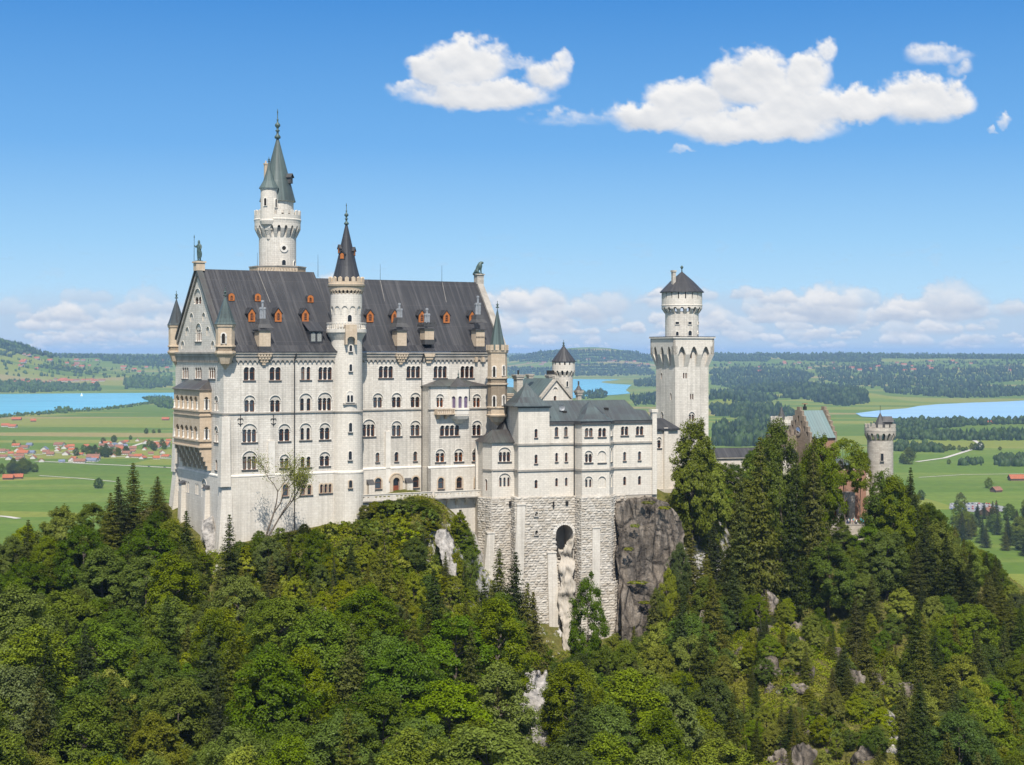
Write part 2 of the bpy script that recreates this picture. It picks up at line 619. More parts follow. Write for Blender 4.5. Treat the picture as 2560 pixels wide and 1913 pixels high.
    if sill:
        sb = MB()
        sb.plate(fn, [(a - w / 2 - 0.14, z0 - 0.28), (a + w / 2 + 0.14, z0 - 0.28), (a + w / 2 + 0.14, z0 - 0.04), (a - w / 2 - 0.14, z0 - 0.04)], (), b0 - 0.2, b0 + 0.1)
        sb.build('sill', M['lead'], win)
    return win


def win_px(parent, wall, org, x0, x1, y0, y1, s=4.132, **kw):
    """A window from its measured rectangle in an enlargement of the photo."""
    ua, va = q(org, x0, y1, s)
    ub, vb = q(org, x1, y0, s)
    a0, z0 = wall.fc.px(ua, va, wall.b0)
    a1, z1 = wall.fc.px(ub, vb, wall.b0)
    return window(parent, wall, (a0 + a1) / 2, z0, abs(a1 - a0), z1 - z0, **kw)


def round_window(parent, fc_fr, cx, cy_, r, ang, z0, w, h, wood='frame', mat='trim', sill=True, rect=False):
    """A small arched window on a round tower: proud stone surround with the pane recessed in it."""
    a = ang
    fct = Facet(fc_fr, cx + (r + 0.30) * cos(a), cy_ + (r + 0.30) * sin(a), a + pi / 2)
    fct.n = (-cos(a), -sin(a))
    fct.d = (-sin(a), cos(a))
    f = MB()
    o = arch(0, z0 - 0.12, w + 0.3, h + 0.27, 8) if not rect else [(-w / 2 - .12, z0 - .12), (w / 2 + .12, z0 - .12), (w / 2 + .12, z0 + h + .12), (-w / 2 - .12, z0 + h + .12)]
    i = arch(0, z0, w, h, 8) if not rect else [(-w / 2, z0), (w / 2, z0), (w / 2, z0 + h), (-w / 2, z0 + h)]
    f.plate(fct.fn, o, [i], 0.0, 0.45)
    win = f.build('window', M[mat], parent)
    p = MB()
    p.plate(fct.fn, [(x * 1.06, z0 - 0.03 + (z - z0) * 1.02) for x, z in i], (), 0.14, 0.45)
    p.build('pane', M['glass'], win)
    if sill:
        MB().plate(fct.fn, [(-w / 2 - .2, z0 - .34), (w / 2 + .2, z0 - .34), (w / 2 + .2, z0 - .13), (-w / 2 - .2, z0 - .13)], (), -0.14, 0.4).build('sill', M['lead'], win)
    return win


def corbel_table(mb, fc, a0, a1, z0, z1, b0, b1, pitch=0.9, m=0):
    """A band carried on a row of small round arches (a scalloped lower edge)."""
    n = max(1, int(round((a1 - a0) / pitch)))
    p = (a1 - a0) / n
    r = p * 0.36
    pts = [(a1, z1), (a0, z1)]
    for j in range(n):
        s = a0 + j * p
        pts += [(s, z0), (s + p * 0.5 - r, z0)]
        for i in range(7):
            t = pi - pi * i / 6
            pts.append((s + p / 2 + r * cos(t), z0 + 0.12 + r * sin(t)))
        pts.append((s + p * 0.5 + r, z0))
    pts.append((a1, z0))
    mb.plate(fc.fn, pts[::-1], (), b0, b1, m)


def round_corbels(mb, cx, cy_, r0, r1, z0, z1, n, m=0, dark=None, frac=0.5):
    """Machicolation: consoles swelling from the shaft (r0) to the parapet (r1), round arches between them."""
    for i in range(n):
        a = 2 * pi * (i + 0.5) / n
        wd = frac * pi / n
        prof = [(r0 - 0.2, z0 - 0.1), (r0 + 0.05, z0 - 0.1), (r0 + (r1 - r0) * 0.45, z0 + (z1 - z0) * 0.22), (r0 + (r1 - r0) * 0.85, z0 + (z1 - z0) * 0.5), (r1, z0 + (z1 - z0) * 0.62), (r1, z1), (r0 - 0.2, z1)]
        mb.lathe(cx, cy_, prof, 2, a - wd, a + wd, m)
        for sg in (-1, 1):
            e = a + sg * wd
            mb.add([(cx + r * cos(e), cy_ + r * sin(e), z) for r, z in prof], [tuple(range(len(prof)))], m)
        # spandrel above the opening between two consoles, with an arched lower edge
        am = a + pi / n
        hw = pi / n - wd
        k = 6
        vs = []
        for j in range(k + 1):
            t = -1 + 2 * j / k
            zz = z0 + (z1 - z0) * (0.58 + 0.24 * sqrt(max(0, 1 - t * t)))
            e = am + hw * t
            vs += [(cx + r1 * cos(e), cy_ + r1 * sin(e), zz), (cx + r1 * cos(e), cy_ + r1 * sin(e), z1), (cx + r0 * cos(e), cy_ + r0 * sin(e), zz)]
        fs = []
        for j in range(k):
            fs += [(3 * j, 3 * j + 3, 3 * j + 4, 3 * j + 1), (3 * j + 2, 3 * j + 5, 3 * j + 3, 3 * j)]
        mb.add(vs, fs, m)


def merlons(mb, cx, cy_, r, t, z0, z1, n, m=0, frac=0.6, peak=0.0):
    for i in range(n):
        a = 2 * pi * i / n
        wd = frac * pi / n
        ring_ = [(r, z0), (r, z1), (r - t, z1), (r - t, z0)]
        e0, e1 = a - wd, a + wd
        vs = []
        for e in (e0, e1):
            vs += [(cx + q_ * cos(e), cy_ + q_ * sin(e), z) for q_, z in ring_]
        if peak:
            vs += [(cx + r * cos(a), cy_ + r * sin(a), z1 + peak), (cx + (r - t) * cos(a), cy_ + (r - t) * sin(a), z1 + peak)]
            fs = [(0, 4, 5, 8, 1), (2, 9, 6, 7, 3), (0, 1, 2, 3), (4, 7, 6, 5), (1, 8, 9, 2), (8, 5, 6, 9)]
        else:
            fs = [(0, 4, 5, 1), (1, 5, 6, 2), (2, 6, 7, 3), (0, 1, 2, 3), (4, 7, 6, 5)]
        mb.add(vs, fs, m)


def finial(parent, x, y, z, h, r, name='finial'):
    """Turned bronze finial with knobs and a spike."""
    prof = [(r * 0.5, z - 0.1), (r * 1.2, z), (r * 1.3, z + h * 0.06), (r * 0.5, z + h * 0.14), (r * 0.45, z + h * 0.22), (r * 1.0, z + h * 0.26), (r * 0.4, z + h * 0.3), (r * 0.5, z + h * 0.36), (r * 1.15, z + h * 0.42), (r * 1.1, z + h * 0.47), (r * 0.35, z + h * 0.54), (r * 0.28, z + h * 0.6), (r * 0.5, z + h * 0.63), (r * 0.2, z + h * 0.66), (r * 0.16, z + h * 0.84), (r * 0.3, z + h * 0.87), (0.02, z + h)]
    return MB().lathe(x, y, prof, 10).build(name, M['bronze'], parent, smooth=True)


def regular(cx, cy_, r, n, rot=0.0):
    return [(cx + r * cos(rot + 2 * pi * i / n), cy_ + r * sin(rot + 2 * pi * i / n)) for i in range(n)]


def rod(name, fr, u, v0, v1, d, r=0.05, label=None, parent=None):
    x, y = fr.at_depth(u, d)
    z0, z1 = CAMZ - (v0 - V0) / F * d, CAMZ - (v1 - V0) / F * d
    return MB().tube((x, y, z0), (x, y, z1), r, r * 0.5, 5).build(name, M['iron'], parent)
# ================================================================ the palace
P = Frame(559, 330, 30)
PO = dict(loc=(P.o[0], P.o[1], 0), rz=P.th)
L1, W1, YE, L2, W2 = 26.6, 32.0, 5.0, 70.6, 29.0
ZB, ZE, ZR, ZR2, ZBAND, ZSTR = 150.0, 200.1, 218.3, 217.0, 174.05, 187.3
palace = thing('palace', 'long white limestone palace with dark steep roofs, rows of arched windows and a west gable', 'palace', base=ZB, **PO)

fS = P.facet(0, 0)                      # south front of the west block
fE = P.facet(0, YE)                     # south front of the set back east block
fW = P.facet(0, W1, -90)                # west front
wS = Wall(fS, [(0, ZBAND), (L1, ZBAND), (L1, ZE - 0.4), (0, ZE - 0.4)], 0.0, 0.8)
wSl = Wall(fS, [(-0.3, ZB), (L1, ZB), (L1, ZBAND), (-0.3, ZBAND)], -0.3, 0.8)
wW = Wall(fW, [(0, ZBAND), (W1 - 0.8, ZBAND), (W1 - 0.8, ZE - 0.4), (0, ZE - 0.4)], 0.0, 0.8)
wWl = Wall(fW, [(0, ZB), (W1 - 0.8, ZB), (W1 - 0.8, ZBAND), (0, ZBAND)], -0.3, 0.8)
gz = ZE - 0.4
wG = Wall(fW, [(0.3, gz), (W1 - 0.3, gz), (W1 / 2, ZR + 0.1)], 0.0, 0.8)
wE = Wall(fE, [(L1, ZBAND), (L2, ZBAND), (L2, ZE), (L1, ZE)], 0.0, 0.8)
wEl = Wall(fE, [(L1, ZB), (L2, ZB), (L2, ZBAND), (L1, ZBAND)], -0.3, 0.8)

# --- windows of the west block, row by row
for r in [((945, 1065, 1145, 1285), dict(kind='n', k=2)), ((1212, 1332, 1145, 1285), dict(kind='n', k=2)), ((1530, 1645, 1145, 1280), dict(kind='sep', k=2)), ((1718, 1860, 1145, 1280), dict(kind='n', k=3)),
          ((948, 1070, 1440, 1612), dict(kind='arch', k=2)), ((1215, 1332, 1440, 1612), dict(kind='arch', k=2)), ((1520, 1655, 1420, 1602), dict(kind='archsep', k=2)), ((1710, 1862, 1410, 1598), dict(kind='arch', k=3))]:
    (x0, x1, y0, y1), kw = r
    win_px(palace, wS, CA, x0, x1, y0, y1, sill='arch' not in kw['kind'], **kw)
for r in [((928, 1088, 410, 605), dict(kind='arch', k=3)), ((1305, 1432, 412, 592), dict(kind='arch', k=2)), ((1525, 1648, 405, 582), dict(kind='archsep', k=2)), ((1728, 1845, 402, 576), dict(kind='arch', k=2)),
          ((930, 1088, 690, 888), dict(kind='arch', k=3)), ((1318, 1420, 728, 868), dict(kind='arch', k=2)), ((1525, 1648, 750, 862), dict(kind='sep', k=2)), ((1728, 1842, 700, 850), dict(kind='arch', k=2))]:
    (x0, x1, y0, y1), kw = r
    win_px(palace, wS, CB, x0, x1, y0, y1, **kw)
for r in [((1350, 1408, 1035, 1160), dict(kind='n', k=1)), ((1528, 1658, 1042, 1150), dict(kind='sep', k=2)), ((1728, 1862, 1032, 1130), dict(kind='sep', k=3))]:
    (x0, x1, y0, y1), kw = r
    win_px(palace, wSl, CB, x0, x1, y0, y1, surround='beige', hood=False, **kw)
# --- west front: upper lancets, lower openings, gable niches
for x0, x1 in ((312, 377), (445, 512), (585, 655)):
    win_px(palace, wW, CA, x0, x1, 1150, 1268, kind='n', k=3, hood=False)
for y0, y1, o in ((1448, 1600, CA), (440, 600, CB)):
    win_px(palace, wW, o, 644, 686, y0, y1, kind='arch', k=2, sill=o is CB)
win_px(palace, wW, CB, 655, 674, 785, 890, kind='n', k=1, hood=False)
for x0, x1, y0, y1, kw in ((250, 292, 985, 1100, dict(kind='n', k=2)), (350, 386, 1010, 1120, dict(kind='sep', k=2)), (445, 482, 1030, 1140, dict(kind='sep', k=2))):
    win_px(palace, wWl, CB, x0, x1, y0, y1, sill=False, hood=False, **kw)
win_px(palace, wWl, CB, 512, 566, 990, 1170, kind='arch', k=2, sill=False)
win_px(palace, wG, CA, 450, 512, 695, 885, kind='arch', k=3, sill=True)
win_px(palace, wG, CA, 432, 510, 335, 500, kind='arch', k=2, sill=False, hood=True)
for x0, x1, y0, y1 in ((390, 428, 590, 680), (518, 552, 585, 675), (346, 384, 735, 825), (560, 596, 730, 825), (300, 336, 880, 960), (610, 648, 880, 962)):
    win_px(palace, wG, CA, x0, x1, y0, y1, kind='blind', sill=False, hood=True)

# --- windows of the east block
for x0, x1 in ((605, 755), (892, 1036), (1172, 1312), (1450, 1590)):
    win_px(palace, wE, CC, x0, x1, 1135, 1260, kind='n', k=3)
for x0, x1, y0, y1, k in ((545, 650, 95, 246, 2), (738, 845, 92, 244, 2), (932, 1040, 90, 243, 2), (436, 575, 365, 545, 3), (738, 845, 382, 540, 2), (932, 1040, 378, 537, 2)):
    win_px(palace, wE, CD, x0, x1, y0, y1, kind='arch', k=k, sill=y0 > 300)
for x0, x1, y0, y1 in ((575, 613, 708, 808), (771, 810, 702, 802), (965, 1003, 697, 797)):
    win_px(palace, wE, CD, x0, x1, y0, y1, kind='n', k=1)
for x0, x1, y0, y1 in ((567, 635, 970, 1085), (955, 1023, 955, 1073)):
    win_px(palace, wEl, CD, x0, x1, y0, y1, kind='n', k=1, surround='beige', hood=False)
# the portal on the terrace
a0, z0 = fE.px(*q(CD, 752, 1128), -0.3)
a1, z1 = fE.px(*q(CD, 820, 965), -0.3)
pa, pw = (a0 + a1) / 2, a1 - a0
wEl.holes.append(arch(pa, z0, pw, z1 - z0, 10))
d_ = MB()
d_.plate(fE.fn, arch(pa, z0, pw + 1.5, z1 - z0 + 0.75, 12), [arch(pa, z0 + 0.01, pw, z1 - z0, 12)], -0.52, -0.29, 0)
ring(d_, fE.fn, pa, z1 - pw / 2, pw / 2 + 0.8, pw / 2 + 1.05, -0.62, -0.3, 12)
portal = d_.build('portal', M['beige'], palace)
MB().plate(fE.fn, arch(pa, z0, pw + .1, z1 - z0, 10), (), 0.1, 0.2).build('door', M['door'], portal)
MB().plate(fE.fn, arch(pa, z0 + (z1 - z0) * 0.48, pw * .86, (z1 - z0) * 0.47, 10), (), 0.06, 0.12).build('fanlight', M['glass'], portal)

# --- the projecting bay of the east block
YB = YE - 3.4
fB = P.facet(0, YB)
xb0 = fB.px(*q(CD, 1122, 600))[0]
xb1 = fB.px(*q(CD, 1742, 600))[0]
zbt = fB.px(*q(CC, 1400, 1345))[1]
wB = Wall(fB, [(xb0, ZBAND), (xb1, ZBAND), (xb1, zbt), (xb0, zbt)], 0.0, 0.6)
wBl = Wall(fB, [(xb0 - 0.15, ZB), (xb1, ZB), (xb1, ZBAND), (xb0 - 0.15, ZBAND)], -0.2, 0.6)
for x0, x1 in ((1200, 1280), (1577, 1662)):
    win_px(palace, wB, CD, x0, x1, 104, 242, kind='arch', k=2, wood='wood', sill=False)
win_px(palace, wB, CD, 1238, 1440, 422, 540, kind='n', k=4)
win_px(palace, wB, CD, 1570, 1672, 378, 534, kind='arch', k=2)
for x0, x1 in ((1192, 1295), (1385, 1483), (1570, 1672)):
    win_px(palace, wB, CD, x0, x1, 672 - (x0 - 1192) * 0.022, 808 - (x0 - 1192) * 0.022, kind='arch', k=2, wood='wood')
for x0, x1 in ((1219, 1280), (1409, 1469), (1597, 1657)):
    win_px(palace, wBl, CD, x0, x1, 967 - (x0 - 1219) * 0.035, 1085 - (x0 - 1219) * 0.03, kind='n', k=1, surround='beige', hood=False)

walls = MB()
for w_ in (wS, wW, wG, wE, wB):
    w_.into(walls, 0)
for w_ in (wSl, wWl, wEl, wBl):
    w_.into(walls, 1)
sb_ = P.facet(xb0, YE, -90)                                   # west flank of the bay
walls.plate(sb_.fn, [(0, ZBAND), (YE - YB, ZBAND), (YE - YB, zbt), (0, zbt)], (), 0.002, 0.5, 0)
walls.plate(sb_.fn, [(0, ZB), (YE - YB + 0.2, ZB), (YE - YB + 0.2, ZBAND), (0, ZBAND)], (), -0.15, 0.5, 1)
walls.box(0.8, L1, W1 - 0.8, W1, ZB, ZE - 0.4, 0)             # north and east walls
walls.box(L1 - 0.8, L1, 0.8, W1 - 0.8, ZB, ZE - 0.4, 0)
walls.box(L1, L2, W2 + YE - 5.8, W2 + YE - 5.0, ZB, ZE, 0)
walls.box(L2 - 0.8, L2, YE + 0.8, W2 - 0.8, ZB, ZE, 0)
walls.add([(L1 - .05, 0.5, gz), (L1 - .05, W1 - .5, gz), (L1 - .05, W1 / 2, ZR - .3), (L1 - .6, 0.5, gz), (L1 - .6, W1 - .5, gz), (L1 - .6, W1 / 2, ZR - .3)], [(0, 1, 2), (3, 5, 4), (0, 2, 5, 3)], 0)
walls.add([(L2, YE + .3, ZE), (L2, W2 - .3, ZE), (L2, (W2 + YE) / 2, ZR2), (L2 - .8, YE + .3, ZE), (L2 - .8, W2 - .3, ZE), (L2 - .8, (W2 + YE) / 2, ZR2)], [(0, 1, 2), (3, 5, 4), (0, 2, 5, 3)], 0)
walls.build('wall', [M['ashlar'], M['smooth']], palace)

# --- pale set-off band, string course, plain pilaster strips
bd = MB()
for f_, a0, a1 in ((fS, -0.45, L1), (fW, 0, W1 + 0.3), (fE, L1, xb0 - .2), (fB, xb0 - 0.2, xb1)):
    off = -0.3 if f_ is not fB else -0.2
    bd.add([f_.fn(a0, off - 0.08, ZBAND - 0.25), f_.fn(a1, off - 0.08, ZBAND - 0.25), f_.fn(a1, off - 0.08, ZBAND), f_.fn(a0, off - 0.08, ZBAND), f_.fn(a0, 0.05, ZBAND + 0.3), f_.fn(a1, 0.05, ZBAND + 0.3), f_.fn(a0, off + 0.05, ZBAND - .25), f_.fn(a1, off + 0.05, ZBAND - .25)],
           [(0, 1, 2, 3), (3, 2, 5, 4), (6, 7, 1, 0)])
bd.build('set_off', M['trim'], palace)
st = MB()
for f_, a0, a1 in ((fS, -0.3, L1), (fW, 0, W1), (fE, L1, xb0 - .3), (fB, xb0 - 0.2, xb1)):
    st.plate(f_.fn, [(a0, ZSTR - 0.25), (a1, ZSTR - 0.25), (a1, ZSTR + 0.02), (a0, ZSTR + 0.02)], (), -0.28, 0.1)
st.build('string_course', M['trim_dark'], palace)
for org, x0, x1, yt, yb, f_, off in ((CB, 1196, 1264, 590, 960, fS, 0.0), (CD, 672, 722, 490, 1130, fE, 0.0)):
    a0, zt = f_.px(*q(org, x0, yt))
    a1, zb = f_.px(*q(org, x1, yb))
    MB().plate(f_.fn, [(a0, zb), (a1, zb), (a1, zt), (a0, zt)], (), -0.38, 0.1).build('pilaster', M['trim'], palace)
for x0, x1, yt in ((478, 538, 988), (872, 930, 972)):
    a0, zt = fE.px(*q(CD, x0, yt))
    a1, zb = fE.px(*q(CD, x1, 1145))
    b = MB().plate(fE.fn, [(a0, zb), (a1, zb), (a1, zt - 1.0), (a0, zt - 1.0)], (), -1.5, 0)
    b.add([fE.fn(a0 - .1, -1.6, zt - 1.02), fE.fn(a1 + .1, -1.6, zt - 1.02), fE.fn(a1 + .1, -.3, zt), fE.fn(a0 - .1, -.3, zt), fE.fn(a0 - .1, -.3, zt - 1.02), fE.fn(a1 + .1, -.3, zt - 1.02)], [(0, 1, 2, 3), (0, 3, 4), (1, 5, 2)], 1)
    b.build('buttress', [M['smooth'], M['lead']], palace)

# --- cornices with little arches
cn = MB()
for f_, a0, a1, b0 in ((fS, 0.0, L1 - 0.5, 0.0), (fW, 0, W1, 0.0), (fE, L1 + .5, L2, 0.0)):
    corbel_table(cn, f_, a0, a1, ZE - 2.2, ZE - 0.9, b0 - 0.36, b0 + 0.05, 1.05)
    cn.plate(f_.fn, [(a0, ZE - 0.9), (a1, ZE - 0.9), (a1, ZE - 0.3), (a0, ZE - 0.3)], (), b0 - 0.6, b0 + 0.05)
    cn.plate(f_.fn, [(a0, ZE - 0.3), (a1, ZE - 0.3), (a1, ZE + .05), (a0, ZE + .05)], (), b0 - 0.85, b0 + 0.05)
cn.build('cornice', M['trim_dark'], palace)

# --- roofs
def roof_block(name, x0, x1, y0, y1, ze, zr, over=0.95, mat='roof'):
    ym = (y0 + y1) / 2
    prof = [(y0 - over, ze), (y0 - over, ze + .12), (y0 + 0.7, ze + 1.5), (ym, zr), (y1 - 0.7, ze + 1.5), (y1 + over, ze + .12), (y1 + over, ze)]
    mb = MB()
    k = len(prof)
    vs = [(x, y, z) for x in (x0, x1) for y, z in prof]
    mb.add(vs, [(i, (i + 1) % k, k + (i + 1) % k, k + i) for i in range(k)] + [tuple(range(k - 1, -1, -1)), tuple(range(k, 2 * k))])
    return mb.build(name, M[mat], palace)


roof1 = roof_block('roof', 0.75, L1 + 0.5, 0, W1, ZE, ZR)
roof2 = roof_block('roof', L1 + 0.55, L2 - 0.4, YE, W2, ZE + 0.1, ZR2)
cp = MB()
for (yy, zz) in ((-1.0, ZE - 0.1), (W1 + 1.0, ZE - 0.1)):        # coping along the west gable
    ym = W1 / 2
    cp.add([(x, y, z + dz) for x in (-0.75, 0.55) for (y, z) in ((yy, zz), (ym, ZR + 0.25)) for dz in (-0.15, 0.5)], [(0, 1, 3, 2), (4, 6, 7, 5), (0, 4, 5, 1), (1, 5, 7, 3), (0, 2, 6, 4), (2, 3, 7, 6)], 1)
    cp.add([(x, y, z + dz) for x in (-0.42, 0.0) for (y, z) in ((yy, zz - .2), (ym, ZR + 0.05)) for dz in (-1.1, 0.0)], [(0, 1, 3, 2), (4, 6, 7, 5), (0, 4, 5, 1), (1, 5, 7, 3), (0, 2, 6, 4), (2, 3, 7, 6)])
cp.build('gable_coping', [M['trim_dark'], M['roof_brown']], palace)
cp = MB()
for yy in (YE - 0.9, W2 + 0.9):
    ym = (YE + W2) / 2
    cp.add([(x, y, z + dz) for x in (L2 - 1.0, L2 + 0.6) for (y, z) in ((yy, ZE), (ym, ZR2 + 0.1)) for dz in (-0.2, 0.6)], [(0, 1, 3, 2), (4, 6, 7, 5), (0, 4, 5, 1), (1, 5, 7, 3), (0, 2, 6, 4), (2, 3, 7, 6)])
cp.build('gable_coping', M['trim_dark'], palace)
MB().box(-0.85, 1.1, W1 / 2 - 1.0, W1 / 2 + 1.0, ZR - 0.4, ZR + 1.3).box(-1.1, 1.35, W1 / 2 - 1.2, W1 / 2 + 1.2, ZR + 1.3, ZR + 1.65).build('statue_pedestal', M['beige'], palace)
ye_m = (YE + W2) / 2
MB().box(L2 - 1.1, L2 + 0.7, ye_m - .85, ye_m + .85, ZR2 - 0.5, ZR2 + 1.7).box(L2 - 1.3, L2 + .9, ye_m - 1.05, ye_m + 1.05, ZR2 + 1.7, ZR2 + 2.0).build('statue_pedestal', M['gate_stone'], palace)

RN1 = Vector((0, -(ZR - ZE - 1.5), W1 / 2 - 0.7)).normalized()
RP1 = (0, 0.7, ZE + 1.5)
RN2 = Vector((0, -(ZR2 - ZE - 1.6), (W2 - YE) / 2 - 0.7)).normalized()
RP2 = (0, YE + 0.7, ZE + 1.6)


def dormer(x0, x1, y0, y1, org, rp, rn, round_top=False):
    ua, va = q(org, (x0 + x1) / 2, y1)
    c = P.hit(ua, va, rp, rn)
    sc = F / (c - P.ray(ua, va)[0]).length
    w, h = (x1 - x0) / 4.132 / sc * 1.16, (y1 - y0) / 4.132 / sc
    fct = Facet(P, c.x, c.y - 0.15, 0)
    hb = h * 0.62
    front = MB()
    z = c.z
    if round_top:
        o = arch(0, z, w, h, 10)
    else:
        o = [(-w / 2, z), (w / 2, z), (w / 2, z + hb), (0, z + h), (-w / 2, z + hb)]
    i = arch(0, z + 0.3 * h / 2.7, w * 0.46, h * 0.56, 8)
    front.plate(fct.fn, o, [i], -0.1, 0.12)
    body = MB()
    dp = 1.4 + h * 0.8
    if round_top:
        bo = arch(0, z + 0.02, w * 1.16, h * 1.06, 10)
    else:
        bo = [(-w / 2 - .24, z + hb - 0.16), (0, z + h + .02), (w / 2 + .24, z + hb - .16), (w / 2 + .24, z + hb + .06), (0, z + h + 0.26), (-w / 2 - .24, z + hb + .06)]
        body.plate(fct.fn, [(-w / 2 + .03, z - 0.1), (w / 2 - .03, z - 0.1), (w / 2 - .03, z + hb), (0, z + h - .08), (-w / 2 + .03, z + hb)], (), 0.2, dp, 0)
    body.plate(fct.fn, bo, (), 0.06 if round_top else -0.22, dp, 0)
    d = body.build('dormer', M['roof'], palace)
    front.build('dormer_front', M['wood'], d)
    p = MB().plate(fct.fn, i, (), 0.02, 0.1)
    for t in (-0.12, 0.12):
        p.plate(fct.fn, [(t * w - .03, z + .3), (t * w + .03, z + .3), (t * w + .03, z + h * .6), (t * w - .03, z + h * .6)], (), -0.02, 0.015, 1, back=False)
    for t in (0.28, 0.44, 0.6):
        p.plate(fct.fn, [(-w * .2, z + h * t - .03), (w * .2, z + h * t - .03), (w * .2, z + h * t + .03), (-w * .2, z + h * t + .03)], (), -0.02, 0.015, 1, back=False)
    p.build('pane', [M['glass'], M['wood']], d)


for x0, x1, y0, y1 in ((792, 846, 388, 462), (1064, 1118, 390, 468), (1607, 1662, 407, 480)):
    dormer(x0, x1, y0, y1, CA, RP1, RN1, True)
for x0, x1, y0, y1 in ((997, 1058, 545, 680), (1270, 1332, 545, 680), (1550, 1612, 548, 682)):
    dormer(x0, x1, y0, y1, CA, RP1, RN1)
for x0, x1, y0, y1 in ((482, 546, 560, 684), (737, 796, 560, 690), (1018, 1080, 565, 690), (1272, 1334, 568, 692), (1540, 1592, 570, 692)):
    dormer(x0, x1, y0, y1, CC, RP2, RN2)
# shed dormer low on the west roof
c_ = P.hit(*q(CA, 1695, 900), RP1, RN1)
fct = Facet(P, c_.x, c_.y - 0.1, 0)
z = c_.z
sh = MB()
sh.add([fct.fn(-1.5, 0, z), fct.fn(1.5, 0, z), fct.fn(1.5, 0, z + 2.6), fct.fn(-1.5, 0, z + 2.6), fct.fn(1.5, 2.6, z + 2.6), fct.fn(-1.5, 2.6, z + 2.6)], [(0, 1, 2, 3), (1, 4, 2), (0, 3, 5)])
sh.add([fct.fn(-1.8, -0.4, z + 2.5), fct.fn(1.8, -0.4, z + 2.5), fct.fn(1.8, 3.8, z + 4.6), fct.fn(-1.8, 3.8, z + 4.6), fct.fn(-1.8, -0.4, z + 2.65), fct.fn(1.8, -0.4, z + 2.65), fct.fn(1.8, 3.8, z + 4.75), fct.fn(-1.8, 3.8, z + 4.75)], [(3, 2, 1, 0), (4, 5, 6, 7), (0, 1, 5, 4), (1, 2, 6, 5), (3, 0, 4, 7)])
shd = sh.build('dormer', M['roof'], palace)
for s_ in (-0.72, 0.72):
    MB().plate(fct.fn, arch(s_, z + 0.35, 0.95, 1.95, 8), (), -0.06, 0.04).build('pane', plain('leaded_pane', (0.23, 0.23, 0.21), 0.4, 0.5, 9.0) if 'lp' not in M else M['lp'], shd)

M['lead_pale'] = plain('weathered_sheet_strip', (.15, .138, .125), .6, .3, 1.0)
for org, pts, rp_, rn_ in ((CA, ((1092, 152), (1222, 482)), RP1, RN1), (CC, ((622, 255), (668, 470)), RP2, RN2), (CC, ((1262, 272), (1305, 480)), RP2, RN2)):
    a_, b_ = (P.hit(*q(org, *p), rp_, rn_) for p in pts)
    MB().tube(a_, b_, .12, .09, 6).build('roof_flashing', M['lead_pale'], palace)

